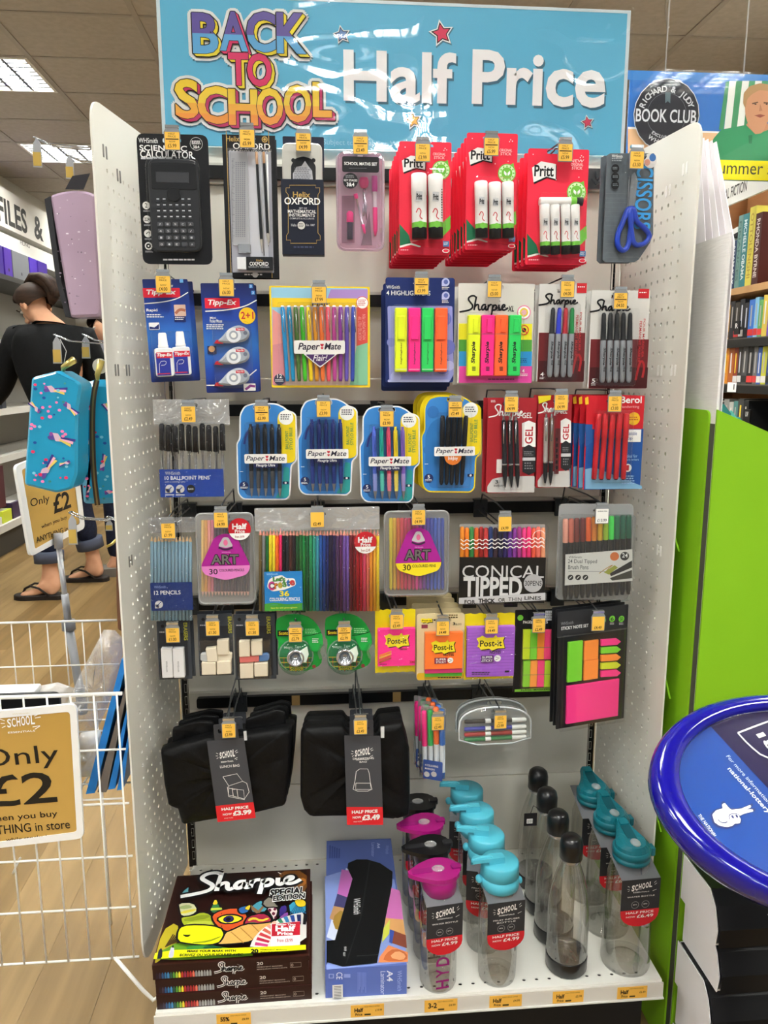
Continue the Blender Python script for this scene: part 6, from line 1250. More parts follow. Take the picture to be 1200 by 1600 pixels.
cp([(750, 340), (810, 290), (850, 350), (870, 365), (790, 375)], '#8a8478', 1, OL); cp([(780, 370), (850, 365), (862, 400), (830, 455), (815, 420)], '#e8dcd8', 1, OL)
for a, b, r in ((806, 386, 14), (838, 380, 12), (830, 408, 14), (842, 432, 10)): cp([(a-r, b), (a, b-r), (a+r, b), (a, b+r)], '#6a1a3a', 2)
cp([(862, 365), (915, 350), (920, 400), (860, 440)], '#3a2a7a', 1, OL); cp([(860, 440), (915, 395), (925, 420), (880, 440)], '#8a4a9a'); cp([(800, 260), (850, 240), (900, 290), (860, 320)], '#2a6ab0', 1, OL)
cp([(920, 340), (1036, 315), (1036, 420), (930, 415)], '#3a9ac0', 1, OL)
for k in range(7): cp([(985, 335), (930+k*16, 412), (938+k*16, 412)], '#1f5a8a', 0)
cp([(962, 325), (1010, 322), (1034, 340), (1030, 368), (985, 372), (965, 350)], '#e8c82a', 1, .0008)
cp([(230, 520), (262, 488), (360, 480), (500, 495), (528, 545), (510, 590), (430, 615), (300, 605), (225, 590)], '#e6ea1c', 1, OL); cp([(258, 545), (290, 548), (318, 545), (290, 565)], '#2a2a10'); cp([(320, 595), (420, 585), (500, 555), (500, 562), (425, 594), (330, 602)], '#8a9a1c', 1)
cp([(505, 585), (530, 530), (560, 522), (650, 478), (740, 478), (840, 462), (760, 540), (700, 590), (600, 605), (470, 612)], '#e0b060', 1, OL)
for a, b in (((560, 530), (640, 600)), ((620, 505), (700, 580)), ((690, 485), (750, 545)), ((520, 590), (700, 490)), ((600, 600), (790, 480))): cp([a, b, (b[0]+6, b[1]-3), (a[0]+6, a[1]-3)], '#b8843a', 0)
cp([(280, 620), (420, 612), (520, 640), (300, 660)], '#3f8a3a'); cp([(380, 630), (450, 615), (530, 635), (420, 650)], '#1f5a3a')
cp([(678, 640), (700, 580), (750, 520), (830, 470), (930, 425), (1036, 405), (1036, 625)], '#e4e0dc', 1)
for k, h in enumerate('#c83a8a #d84a8a #c02a4a #d0404a #e0705a #e89a8a #e8b8a0 #3a8a6a #3a7ab0 #2a4a9a #24306a #16161c'.split()):
    t = k/11; a = PI*(1.0-.52*t); c = (1000, 650); r0, r1 = 205, 285
    f_ = lambda r, aa: (c[0]+r*math.cos(aa)*1.02, c[1]-r*math.sin(aa)*.78)
    cp([f_(r0, a), f_(r1, a), f_(r1, a-.09), f_(r0, a-.09)], h, 0)
cp([(815, 488), (996, 470), (996, 620), (813, 632)], '#f2eef0', 0); cp([(820, 490), (996, 472), (996, 558), (818, 566)], '#c41f34', 0)
ct('Better Than', (846, 498), (968, 486), W_, .03); ct('Half', (842, 536), (966, 500), W_, .05); ct('Price', (854, 560), (952, 538), W_, .05); ct('from £8.99', (852, 604), (950, 582), C('#b02a3a'), .01)
cp([(92, 674), (205, 655), (640, 640), (1032, 622), (1032, 678), (80, 718)], '#eaf01a', 0); cp([(105, 700), (112, 660), (130, 640), (138, 660), (135, 708), (104, 714)], '#1f2430'); cp([(172, 712), (185, 650), (204, 624), (212, 650), (205, 708)], '#c8c8d8')
cp([(194, 640), (204, 622), (210, 642)], '#16161c', 0)
ct('MAKE YOUR MARK WITH', (290, 671), (596, 656), CB, .03, .2, .001); ct('ECRIVEZ OU VOUS VOULEZ AVEC', (244, 697), (640, 681), CB, .03, .2, .0015); ct('20', (688, 678), (736, 650), CB, .05); ct('PERMANENT MARKERS', (748, 660), (916, 651), C('#4a4a10'), .01); ct('MARQUEURS PERMANENTS', (748, 674), (926, 665), C('#4a4a10'), .01)
def cscript(x0, y0, x1, y1, w, m):
    _ly[0] += 1; z = BH+.0004+.00012*_ly[0]
    for ch in SCRIPT.values():
        for st in ch: cov.ribbon([tp(x0+(x1-x0)*(a+1)/8, y1+(y0-y1)*(b+.95)/3.45-(a+1)*9) for a, b in st], w, m, -z, RX90)
cscript(250, 190, 1000, 352, .0185, CB); cscript(250, 190, 1000, 352, .0088, C('#ffffff', .3))
for t, a, b in (('SPECIAL', (808, 322), (1024, 278)), ('EDITION', (826, 352), (1028, 318))):
    ct(t, (a[0]-4, a[1]+5), (b[0]+4, b[1]-5), W_, .11, .1, .008); ct(t, a, b, CB, .04, .1, .008)
cov.build('cover_printing', tb)

# ---- laminator box, leaning back
LZ = Z0
e1 = (490, 1280, 4.444)
def lx(u, v): return e1[0]+u/e1[2], e1[1]+v/e1[2]
bl, br_ = atz(*lx(83, 1252), LZ), atz(*lx(648, 1222), LZ)
ang = math.atan2(br_.y-bl.y, br_.x-bl.x)
lw = (Vector((br_.x, br_.y))-Vector((bl.x, bl.y))).length; lt = thing('laminator_box', 'long blue laminator box lying between the gift boxes and the bottles', 'box', (bl.x, bl.y+.003, LZ+.0), (0, 0, 0))
# box length along the lean, thickness = its visible lower end
FR_TOP = at(*lx(83, 1045), bl.y+.003)
th = (FR_TOP.z-LZ)*1.02
M0 = Matrix.Rotation(ang, 4, 'Z')
# local frame: x across, lower end faces the viewer (standing), front face slopes back
tl = ray(*lx(78, 160)); 
A0 = M0 @ Vector((0, 0, th))
def lam_top(u, v):                     # hit the sloped face: plane through the top edge of the lower end, rising backwards
    n = M0.to_3x3() @ Vector((0, -math.sin(LAMS), math.cos(LAMS))); p0 = Vector((bl.x, bl.y+.003, LZ))+A0; d = ray(*lx(u, v)); o = Vector((CX, CY, CZ)); return o+d*((p0-o).dot(n)/d.dot(n))
LAMS = 0.0
h1 = lam_top(310, 155); LL = ((M0.inverted() @ (h1-Vector((bl.x, bl.y+.003, LZ))-A0)).to_3d()).length
LL = min(LL, .352); pr_ = [(0, 0), (0, th), (LL, th), (LL, 0)]
LB_ = C('#5c70b8', .35)
box = MB(); n_ = len(pr_)
vs = [tuple(M0 @ Vector((x, y, z))) for x in (0, lw) for y, z in pr_]
box.add(vs, [tuple(reversed(range(n_))), tuple(range(n_, 2*n_))]+[(i, (i+1) % n_, n_+(i+1) % n_, n_+i) for i in range(n_)], LB_); box.build('carton', lt)
_lz = [0]; art = MB()
def lp_(pts, h, face=0, sm=0):
    _lz[0] += 1; P = []; off = .0003+.0001*_lz[0]
    if sm:
        for _ in range(sm): pts = chaikin(pts, True)
    for p in pts:
        if face == 0:
            w = lam_top(*p)-Vector((bl.x, bl.y+.003, LZ)); nn = M0.to_3x3() @ Vector((0, -math.sin(LAMS), math.cos(LAMS)))
        else:
            nn = M0.to_3x3() @ Vector((0, -1, 0)); d = ray(*lx(*p)); o = Vector((CX, CY, CZ)); p0 = Vector((bl.x, bl.y+.003, LZ)); w = o+d*((p0-o).dot(nn)/d.dot(nn))-p0; w.z = max(w.z, .002)
        P.append(w+nn*off)
    nn2 = (P[1]-P[0]).cross(P[2]-P[0]); f = tuple(range(len(P)))
    tr = tessellate_polygon([P]) if len(P) > 4 else [f]
    for t in tr:
        q = (P[t[1]]-P[t[0]]).cross(P[t[2]]-P[t[0]])
        art.add([P[i] for i in t], [tuple(range(len(t))) if q.dot(nn) > 0 else tuple(reversed(range(len(t))))], C(h, .35) if isinstance(h, str) else h)
def lt_(t, box_, m, bold, rot, face):
    V, F_ = glyphs(t, bold, 0)
    for _ in range(rot): V = [(-b, a) for a, b in V]
    ax, bx = min(v[0] for v in V), max(v[0] for v in V); az, bz = min(v[1] for v in V), max(v[1] for v in V); x0, y0, x1, y1 = box_
    for f in F_: lp_([(x0+(x1-x0)*(V[i][0]-ax)/(bx-ax), y1-(y1-y0)*(V[i][1]-az)/(bz-az)) for i in f], m, face); _lz[0] -= 1
    _lz[0] += 1
lp_([(78, 400), (300, 330), (560, 420), (600, 640), (655, 996), (90, 1046)], '#8ba0e0'); lp_([(90, 820), (225, 340), (300, 380), (180, 860)], '#dfe8ff')
lp_([(195, 350), (285, 365), (235, 560), (165, 520)], '#c872c0'); lp_([(165, 520), (235, 545), (215, 620), (140, 605)], '#4a4878'); lp_([(140, 605), (215, 620), (180, 730), (110, 690)], '#c89a6a'); lp_([(125, 690), (205, 620), (215, 720), (160, 790)], '#a8843a', 0, 1)
lp_([(540, 480), (600, 500), (622, 700), (500, 690)], '#dc7cc4'); lp_([(500, 690), (622, 700), (640, 830), (560, 780), (490, 760)], '#eab070'); lp_([(485, 760), (530, 700), (525, 800), (475, 860)], '#dce05a'); lp_([(535, 770), (640, 810), (648, 900), (530, 860)], '#8a4a3a'); lp_([(530, 770), (560, 780), (545, 870), (525, 860)], '#3f58b0'); lp_([(460, 960), (520, 880), (655, 930), (655, 996), (450, 1000)], '#e89060'); lp_([(500, 940), (560, 900), (650, 935), (650, 990), (480, 995)], '#c86a3a', 0, 1); lp_([(520, 965), (580, 915), (645, 950), (620, 990)], '#e8a878', 0, 1)
lp_([(90, 850), (150, 845), (90, 1020)], '#101114'); lp_([(240, 310), (300, 285), (370, 285), (460, 310), (548, 370), (545, 460), (440, 1005), (200, 1030), (95, 1000), (150, 840), (270, 420), (235, 345)], '#141517', 0, 0)
lp_([(300, 955), (450, 945), (452, 950), (300, 960)], '#3a3b3e'); lp_([(385, 300), (396, 300), (330, 700), (230, 1010), (222, 1010), (320, 700)], '#26272a')
lt_('WHSmith', (278, 556, 326, 668), C('#e8e8ea'), .0, 3, 0); lt_('A4', (440, 172, 462, 208), C('#c4cdf0'), .03, 3, 0); lt_('Laminator', (402, 170, 424, 268), C('#a9b6ea'), .0, 3, 0); lt_('WHSmith', (500, 190, 522, 250), C('#8fa0dc'), .0, 3, 0); lt_('POWER', (212, 895, 228, 925), C('#d0d0d0'), .01, 3, 0); lt_('READY', (205, 935, 220, 962), C('#d0d0d0'), .01, 3, 0)
for k in range(5): lp_([(110+k*16, 190+k*6), (120+k*16, 190+k*6), (118+k*16, 280), (108+k*16, 280)], '#3f5298')
lt_('A4', (508, 1040, 550, 1115), C('#e4e8f8'), .02, 3, 1); lt_('Laminator', (464, 1045, 498, 1205), C('#d0d8f4'), .0, 3, 1); lt_('WHSmith', (580, 1040, 612, 1180), C('#9fb0e6'), .0, 3, 1); lt_('CE', (158, 1052, 200, 1100), C('#e4e8f8'), .0, 3, 1)
for k in range(7): lp_([(305+k*9, 1050), (309+k*9, 1050), (309+k*9, 1190-k % 3*20), (305+k*9, 1190-k % 3*20)], '#7a8cd0', 1)
lp_([(105, 1060), (140, 1060), (140, 1090), (105, 1090)], '#a8b4e4', 1); lp_([(110, 1064), (135, 1064), (135, 1086), (110, 1086)], '#5c70b8', 1); lp_([(210, 1060), (255, 1060), (255, 1085), (210, 1085)], '#8a9ad8', 1)
lp_([(130, 1136), (202, 1132), (204, 1240), (132, 1246)], '#e4e2e0', 1)
for k in range(9): lp_([(142, 1146+k*10), (192, 1143+k*10), (192, 1143+k*10+3+(k*5) % 5), (142, 1146+k*10+3+(k*5) % 5)], '#1c1c20', 1)
art.build('carton_printing', lt)

# ---- bottles
BOT = clear('#f9f9f7', .2, .04, 1.3); BOTB = clear('#eeeeec', .5, .06, 1.3, .06); BOT2 = clear('#fdfdfc', .1, .05, .5)
MGT, MGD, TQ, TQD, TEAL, BLKP = C('#9c1470', .3, 0, .4), C('#8a1668', .35), C('#52b6cc', .35, 0, .2), C('#2f8fa8', .4), C('#0f6a78', .4, 0, .2), C('#101012', .3, 0, .4)
def spot(px, py): v = atz(px, py, Z0); return v.x, v.y
def card_sleeve(root, r, zt, zb, words, price, w=.031, d=None):
    """folded swing card over the bottle neck: sloping shoulder, front flap with rounded red end"""
    d = d or r+.004; S = MB(); G = C('#6a6b6f', .35); f = MB(); cx, cz = 0, zt
    S.add([(-w, -d, zt-.012), (w, -d, zt-.012), (w, d*.9, zt+.012), (-w, d*.9, zt+.012), (-w, -d, zt-.0128), (w, -d, zt-.0128), (w, d*.9, zt+.0112), (-w, d*.9, zt+.0112)], [(0, 1, 2, 3), (7, 6, 5, 4)], G)
    zf = zt-.012; L = zf-zb
    sh = [(-w, zf), (-w, zb+w*.75)]+[(w*math.cos(PI+PI*k/10), zb+w*.75+w*.75*math.sin(PI+PI*k/10)) for k in range(1, 10)]+[(w, zb+w*.75), (w, zf)]
    S.plate(ccw(sh), -d-.0006, -d, C('#2c2d31', .35)); S.build('price_collar', root, 'dark folded price card with red rounded end')
    y = -d-.001; f.plate(ccw([(-w, zb+L*.36), (-w, zb+w*.75)]+[(w*math.cos(PI+PI*k/10), zb+w*.75+w*.75*math.sin(PI+PI*k/10)) for k in range(1, 10)]+[(w, zb+w*.75), (w, zb+L*.36)]), y, y, C('#c61f2b', .35)); W2 = C('#e8e4e0'); y -= .0002
    at_ = lambda v: zb+L*(1-v)
    for k, ch in enumerate('SCHOOL'): a = -w*.5+w*.18*k; f.text(ch, a, at_(.235-.012*k), a+w*.155, at_(.105-.01*k), W2, y, .04, 0, .1)
    for a, b in (((-.7, .12), (-.6, .14)), ((-.72, .18), (-.6, .18)), ((-.68, .23), (-.6, .21)), ((.66, .09), (.76, .05)), ((.68, .13), (.8, .1)), ((.6, .26), (.8, .23))): f.ribbon([(a[0]*w, at_(a[1])), (b[0]*w, at_(b[1]))], .0007, W2, y, None, 0)
    f.text('ESSENTIALS', -w*.4, at_(.275), w*.42, at_(.25), W2, y, .01)
    for k, t in enumerate(words): f.text(t, -w*(.7 if len(t) > 7 else .5), at_(.37+.055*k), w*(.72 if len(t) > 7 else .5), at_(.34+.055*k), W2, y, .005)
    for e in (-1, 1): f.disc(e*w*.27, at_(.53), w*.2, C('#8a8a8c'), y, 16, None, w*.175); f.text('BPA', e*w*.27-w*.1, at_(.535), e*w*.27+w*.1, at_(.515), W2, y, .01)
    f.text('HALF PRICE', -w*.72, at_(.72), w*.72, at_(.67), W2, y, .02); f.text('NOW', -w*.7, at_(.8), -w*.22, at_(.765), W2, y, .015); f.text('£'+price, -w*.14, at_(.815), w*.72, at_(.745), W2, y, .02); f.lines = None
    f.build('collar_printing', root)
def place(o, x, y, rz=0): o.location = (x, y, Z0); o.rotation_euler = (0, 0, rz)

def flip_bottle(label, lid, lidd, rear):
    """slim bottle with a flat pear-shaped flip lid pointing to the left"""
    t = thing('water_bottle', label, 'bottle', (0, 0, 0), None, 'slim flip-lid water bottles'); r = .0305; H = .176
    MB().lathe([(1e-4, .006, BOTB), (r*.35, .009, BOTB), (r*.55, .002, BOTB), (r*.92, 0, BOTB), (r, .006, BOT), (r, H-.012, BOT), (r*.9, H-.004, BOT), (r*.72, H, BOT)], 24).build('bottle_body', t)
    MB().lathe([(r*.78, H-.006, lid), (r*.92, H-.004, lid), (r*.95, H+.02, lid), (r*.86, H+.024, lid), (1e-4, H+.024, lid)], 24).build('screw_lid', t)
    sh = [(-.052, .004), (-.052, -.004), (-.03, -.02), (-.005, -.031), (.018, -.028), (.033, -.012), (.033, .012), (.018, .028), (-.005, .031), (-.03, .02)]
    sh = ccw(chaikin(sh)); top = MB().plate(sh, -(H+.031), -(H+.024), lid, M=RX90).build('flip_top', t)
    MB().plate(rounded(rect(-.046, -.006, -.012, .006), .003), -(H+.0318), -(H+.0308), lidd, M=RX90).build('spout_recess', t); MB().ell((-.002, 0, H+.032), (.011, .009, .003), clear('#ffffff', .5, .08, .7, .25), 10, 6).build('clear_button', t)
    MB().plate(rounded(rect(.02, -.006, .036, .006), .003), -(H+.034), -(H+.026), lidd, M=RX90).build('hinge', t)
    m = MB()
    for k, ch in enumerate('HYDR'): m.text(ch, -.012, .012+k*.021, .01, .028+k*.021, lidd if lid is not BLKP else C('#303034'), -r-.0006, .02, 1)
    m.build('bottle_lettering', t)
    return t
S1 = [(688, 1540), (681, 1468), (680, 1400), (678, 1352)]
fb = flip_bottle('slim bottle with magenta flip lid and price card, front of its row', MGT, MGD, False); x, y = spot(684, 1532); place(fb, x, y, .12)
card_sleeve(fb, .0305, .179, .078, ('WATER BOTTLE',), '4.99', .03)
fb2 = flip_bottle('slim bottle with black flip lid, second in its row', BLKP, C('#232326', .3), True); place(fb2, x-.003, y+.0665, .1); card_sleeve(fb2, .0305, .179, .078, ('WATER BOTTLE',), '4.99', .03)
copy_thing(fb, (x-.005, y+.1335, Z0), 'slim bottle with magenta flip lid, third in its row', 'slim flip-lid water bottles', None, (0, 0, .1)); copy_thing(fb2, (x-.008, y+.2015, Z0), 'slim bottle with black flip lid, at the back of its row', 'slim flip-lid water bottles', None, (0, 0, .05))

def infuser(label, rz=0, tag_=True, col=TQ):
    t = thing('infuser_bottle', label, 'bottle', (0, 0, 0), None, 'turquoise-lidded infuser bottles'); r = .033; H = .18
    MB().lathe([(1e-4, .005, BOTB), (r*.3, .008, BOTB), (r*.6, .002, BOTB), (r*.9, 0, BOTB), (r*.95, .006, BOT), (r, .06, BOT), (r, H-.01, BOT), (r*.85, H, BOT)], 24).build('bottle_body', t)
    MB().lathe([(r*.45, .055, BOT2), (r*.5, .06, BOT2), (r*.5, H-.01, BOT2)], 16).build('infuser_tube', t)
    MB().lathe([(r*.86, H-.012, col), (r*.97, H-.01, col), (r*.97, H+.008, col), (r*.93, H+.0085, col), (r*.93, H+.0105, col), (r*.96, H+.011, col), (r*.95, H+.031, col), (r*.88, H+.034, col), (1e-4, H+.0345, col)], 26).build('screw_lid', t)
    sp_ = MB().tube([(-.006, -.004, H+.036), (-.02, -.006, H+.046), (-.036, -.008, H+.047), (-.05, -.009, H+.044), (-.052, -.009, H+.041), (-.036, -.008, H+.042), (-.02, -.006, H+.041)], .0035, col, 6)
    sp_.box(-.05, -.02, -.014, -.003, H+.041, H+.047, col).box(-.022, .004, -.011, .003, H+.033, H+.045, col); sp_.build('carry_loop', t)
    MB().ell((-r-.002, 0, H+.004), (.006, .007, .007), col, 10, 6).build('hinge', t); MB().ell((r+.001, -.004, H-.004), (.004, .006, .006), col, 10, 6).build('latch', t)
    if tag_: card_sleeve(t, r, H-.004, .077, ('FRUIT INFUSER', 'BOTTLE'), '4.99', .0315)
    return t
ib = infuser('infuser bottle with turquoise lid and price card, front of its row'); x, y = spot(776, 1522); place(ib, x, y, .1)
copy_thing(ib, (x-.006, y+.075, Z0), 'infuser bottle with turquoise lid, second in its row', 'turquoise-lidded infuser bottles', None, (0, 0, -.25)); copy_thing(ib, (x-.008, y+.15, Z0), 'infuser bottle with turquoise lid, third in its row', 'turquoise-lidded infuser bottles', None, (0, 0, .0)); copy_thing(ib, (x-.012, y+.225, Z0), 'infuser bottle with turquoise lid, at the back of its row', 'turquoise-lidded infuser bottles', None, (0, 0, -.2))

def flask(label, tag_=False):
    t = thing('flask_bottle', label, 'bottle', (0, 0, 0), None, 'clear bottles with black domed caps'); r = .0345; H = .205
    MB().lathe([(1e-4, .022, BOTB), (r*.3, .026, BOTB), (r*.5, .018, BOTB), (r*.95, .02, BOTB), (r, .03, BOT), (r, .105, BOT), (r*.97, .125, BOT), (r*.86, .15, BOT), (r*.62, .18, BOT), (r*.45, .197, BOT), (r*.44, H, BOT)], 28).build('bottle_body', t)
    MB().lathe([(1e-4, .0, BLKP), (r*.93, 0, BLKP), (r*1.01, .004, BLKP), (r*1.015, .026, BLKP), (r*1.0, .028, BLKP), (r*.98, .015, BLKP), (1e-4, .012, BLKP)], 28).build('base_cup', t, 'black base cup')
    MB().lathe([(r*.47, H-.006, SIL), (r*.5, H-.004, SIL), (r*.5, H, SIL)], 20).build('neck_ring', t)
    MB().lathe([(r*.5, H, BLKP), (r*.55, H+.001, BLKP), (r*.56, H+.024, BLKP), (r*.5, H+.034, BLKP), (r*.35, H+.039, BLKP), (1e-4, H+.04, BLKP)], 24).build('domed_cap', t, 'black domed cap')
    return t
fk = flask('clear bottle with black domed cap, front of its row'); x, y = spot(884, 1508); place(fk, x, y)
bd = (x, y)
c2 = copy_thing(fk, (x+.0, y+.073, Z0), 'clear bottle with black domed cap, second in its row', 'clear bottles with black domed caps'); c3_ = copy_thing(fk, (x+.002, y+.146, Z0), 'clear bottle with black domed cap and hanging tag, third in its row', 'clear bottles with black domed caps'); copy_thing(fk, (x+.006, y+.219, Z0), 'clear bottle with black domed cap, at the back of its row', 'clear bottles with black domed caps')
m = MB().plate(rounded(rect(-.048, .185, -.024, .21), .001), -.021, -.0204, CB); m.plate(rect(-.043, .19, -.032, .199), -.0212, -.0212, W_)
for k in range(6): m.plate(rect(-.042+k*.0017, .191, -.0412+k*.0017, .198), -.0214, -.0214, CB)
m.build('hang_tag', c3_, 'small black tag with barcode'); MB().tube([(-.036, -.02, .209), (-.03, -.016, .222), (-.018, -.012, .212), (-.012, -.008, .204)], .0007, CB, 4).build('tag_string', c3_)

def teal_bottle(label, col=TEAL):
    t = thing('tumbler_bottle', label, 'bottle', (0, 0, 0), None, 'teal-lidded wide bottles'); r = .0415; H = .2
    MB().lathe([(1e-4, .006, BOTB), (r*.55, .008, BOTB), (r*.68, .001, BOTB), (r*.96, 0, BOTB), (r, .005, BOT), (r*.97, .03, BOT), (r*.9, H-.03, BOT), (r*.75, H-.005, BOT), (r*.7, H, BOT)], 28).build('bottle_body', t)
    MB().lathe([(r*.66, H-.004, col), (r*.74, H-.003, col), (r*.75, H+.003, col), (r*.7, H+.004, col), (r*.7, H+.006, col), (r*.76, H+.007, col), (r*.76, H+.016, col), (r*.72, H+.018, col), (1e-4, H+.018, col)], 26).build('screw_lid', t)
    sh = [(-.010, .05), (-.013, .036), (-.02, .02), (-.029, .004), (-.028, -.011), (-.018, -.024), (.0, -.029), (.018, -.024), (.028, -.011), (.029, .004), (.02, .02), (.013, .036), (.010, .05)]
    L = ccw(chaikin(sh)); n = len(L); mb = MB()
    vs = []
    for k, (s_, z) in enumerate(((1, H+.018), (.97, H+.024), (.72, H+.03))): vs += [(x*s_, .004+(y-.004)*(s_ if k < 2 else .93), z+max(0, y)*.22) for x, y in L]
    fs = [(k*n+i, k*n+(i+1) % n, (k+1)*n+(i+1) % n, (k+1)*n+i) for k in range(2) for i in range(n)]+[tuple(range(2*n, 3*n)), tuple(reversed(range(n)))]
    mb.add(vs, fs, col); mb.build('flip_top', t)
    Ms = Matrix.Translation((0, 0, H+.0305)) @ Matrix.Rotation(.21, 4, 'X')
    MB().plate(rounded(rect(-.008, -.02, .008, .032), .002), -.0016, -.0004, C('#0a4d58', .45), M=Ms @ RX90).build('spout_recess', t)
    MB().plate(rounded(rect(-.0075, .03, .0075, .042), .001), -.004, -.0004, col, M=Ms @ RX90).build('loop_bar', t)
    MB().ell((0, -.012, H+.0315), (.0085, .011, .004), clear('#ffffff', .55, .1, .7, .3), 10, 6).build('clear_button', t)
    MB().box(r*.78, r*.78+.008, -.006, .008, H-.001, H+.014, col, bev=.002).build('hinge', t)
    card_sleeve(t, r, H-.004, .098, ('WATER BOTTLE',), '6.49', .0335, .04); return t
tbt = teal_bottle('wide bottle with teal lid and price card, front of its row'); x, y = spot(976, 1500); place(tbt, x, y, .05)
copy_thing(tbt, (x-.001, y+.089, Z0), 'wide bottle with teal lid, second in its row', 'teal-lidded wide bottles', None, (0, 0, .02)); copy_thing(tbt, (x-.002, y+.178, Z0), 'wide bottle with teal lid, at the back of its row', 'teal-lidded wide bottles', None, (0, 0, .0))

# ---- shelf edge tickets
for (px, py, w, t1, t2, pr0, lab) in ((365, 1586, 57, '55%', 'OFF', '£8.99', 'yellow shelf ticket reading 55% under the marker gift boxes'), (574, 1576, 57, 'Half', 'Price', '£19.99', 'yellow Half Price shelf ticket under the laminator box'), (689, 1568, 57, '3-2', '', '£4.99', 'yellow 3-2 shelf ticket under the slim bottles'), (790, 1561, 57, 'Half', 'Price', '£4.99', 'yellow Half Price shelf ticket under the infuser bottles'), (888, 1553, 55, 'Half', 'Price', '£5.99', 'yellow Half Price shelf ticket under the domed-cap bottles'), (988, 1546, 54, 'Half', 'Price', '£6.49', 'yellow Half Price shelf ticket under the teal-lidded bottles')):
    c = at(px, py, -.377); hw = w/2*.95e-3; t = thing('shelf_ticket', lab, 'ticket', (c.x, -.3767, SH-.0175), None)
    MB().plate(rect(-hw, -.011, hw, .011), -.0008, -.0002, C('#e8b04a', .4)).build('ticket_card', t)
    f = MB(); y = -.0011; f.text(t1, -hw*.78, -.002 if t2 else -.004, -hw*.25, .006, INK, y, .035)
    if t2 and t2 != 'OFF': f.text(t2, -hw*.72, -.0085, -hw*.3, -.0035, INK, y, .02)
    f.text('HALF PRICE OFFER', -hw*.2, .0065, hw*.75, .0085, C('#8a6a2a'), y); f.plate(rect(-hw*.18, -.0085, hw*.2, -.0055), y, y, C('#3a3010')); f.text(pr0, hw*.48, -.002, hw*.88, .002, C('#3a3010'), y, .01); f.build('ticket_printing', t)
# ================================================================== right of the stand
# ---- card floor display with leaflets
GRE = noisy('#7fb51e', '#86bc22', (5, 5, 5), .5, 0, 2, key='gr'); WCD = noisy('#dcdad8', '#e4e2e0', (40, 40, 400), .7, .1, 2, key='wc'); FX, FY_ = .46, -.328
cd = thing('cardboard_display', 'green and white cardboard floor display beside the right pegboard side', 'display stand', (FX, FY_, 0))
MB().box(0, .004, 0, .42, 0, 1.403, WCD).build('side_wall', cd, 'tall white cardboard side')
MB().box(.004, .55, .416, .42, 0, 1.0, WCD).build('rear_wall', cd); MB().box(.546, .55, .004, .416, 0, .95, WCD).build('side_wall', cd)
zt = atx(1095, 640, FX-.003).z; y0 = atx(1109, 640, FX-.003).y-FY_
MY = Matrix.Rotation(-PI/2, 4, 'Z')            # xz plate -> plane facing -x: local x runs towards the viewer
MB().plate(rounded([(-.4, 0), (-y0, 0), (-y0, zt), (-.4, zt)], [0, 0, .012, 0]), -.004, -.0006, GRE, M=MY).build('green_sleeve', cd)
MB().box(-.0008, 0, .0005, y0, 0, zt-.02, C('#4a4c42', .8)).build('dark_seam', cd)  # dark strip: shade of the corner gap beside the sleeve, painted in as colour
flaps = [(1046, 815, 1060, 862), (1036, 1050, 1046, 1092), (1020, 1258, 1032, 1300)]
for a, b, c, d in flaps:
    p, q, r = atx(a, b, FX-.006), atx(c, d, FX-.012), atx(a-8, d-4, FX-.006)
    MB().add([tuple(v-Vector((FX, FY_, 0))) for v in (p, q, r)]+[(v.x-FX+.003, v.y-FY_, v.z) for v in (p, q, r)], [(0, 1, 2), (5, 4, 3), (0, 3, 4, 1), (1, 4, 5, 2), (2, 5, 3, 0)], GRE).build('torn_flap', cd)
f0, f1 = at(1118, 640, FY_), at(1200, 676, FY_); zl = f0.z; sl2 = (f1.z-f0.z)/(f1.x-f0.x)
MB().plate([(0, 0), (.55, 0), (.55, zl+sl2*.55), (0, zl)], -.004, 0, GRE).build('front_panel', cd, 'large green front panel with a sloping top edge')
MB().box(.004, .546, .004, .416, .9, .904, WCD).build('leaflet_tray', cd)
for k in range(5):
    X = FX+.0046+k*.0016; bt, tp_ = atx(1101+k*11.2, 378, X), atx(1092+k*6.4, 213+k*2, X); bt.y = max(bt.y, FY_+.0045)
    pts = [(-bt.y, .906), (-bt.y, bt.z), (-tp_.y, tp_.z), (-tp_.y-.21, tp_.z), (-tp_.y-.26, .906)]
    lf = MB().plate(ccw(pts), 0, .0012, C('#e9e2e8' if k % 2 else '#f3eff2', .5), M=Matrix.Translation((X+.0012, 0, 0)) @ MY).build('leaflet_pack')
    tag(lf, f'white leaflet leaning in the cardboard display, {("nearest", "second", "third", "fourth", "last")[k]} from the pegboard side', 'leaflet', 'white leaflets in the cardboard display')
for k in range(4):
    p = at(1122+k*13, 642+k*10, FY_+.03+k*.01); w = .018
    tag(MB().plate([(p.x-w*.7, .905), (p.x+w, .905), (p.x+w*.9, p.z-.004), (p.x+w*.2, p.z+.011), (p.x-w*.5, p.z+.004)], FY_+.02+k*.012, FY_+.024+k*.012, C(('#2f7a78', '#5fb3ab', '#3f9088', '#6fc0b6')[k], .5)).build('booklet'), f'teal booklet behind the sloping green front, {("first", "second", "third", "last")[k]} along the edge', 'booklet', 'teal booklets in the cardboard display')

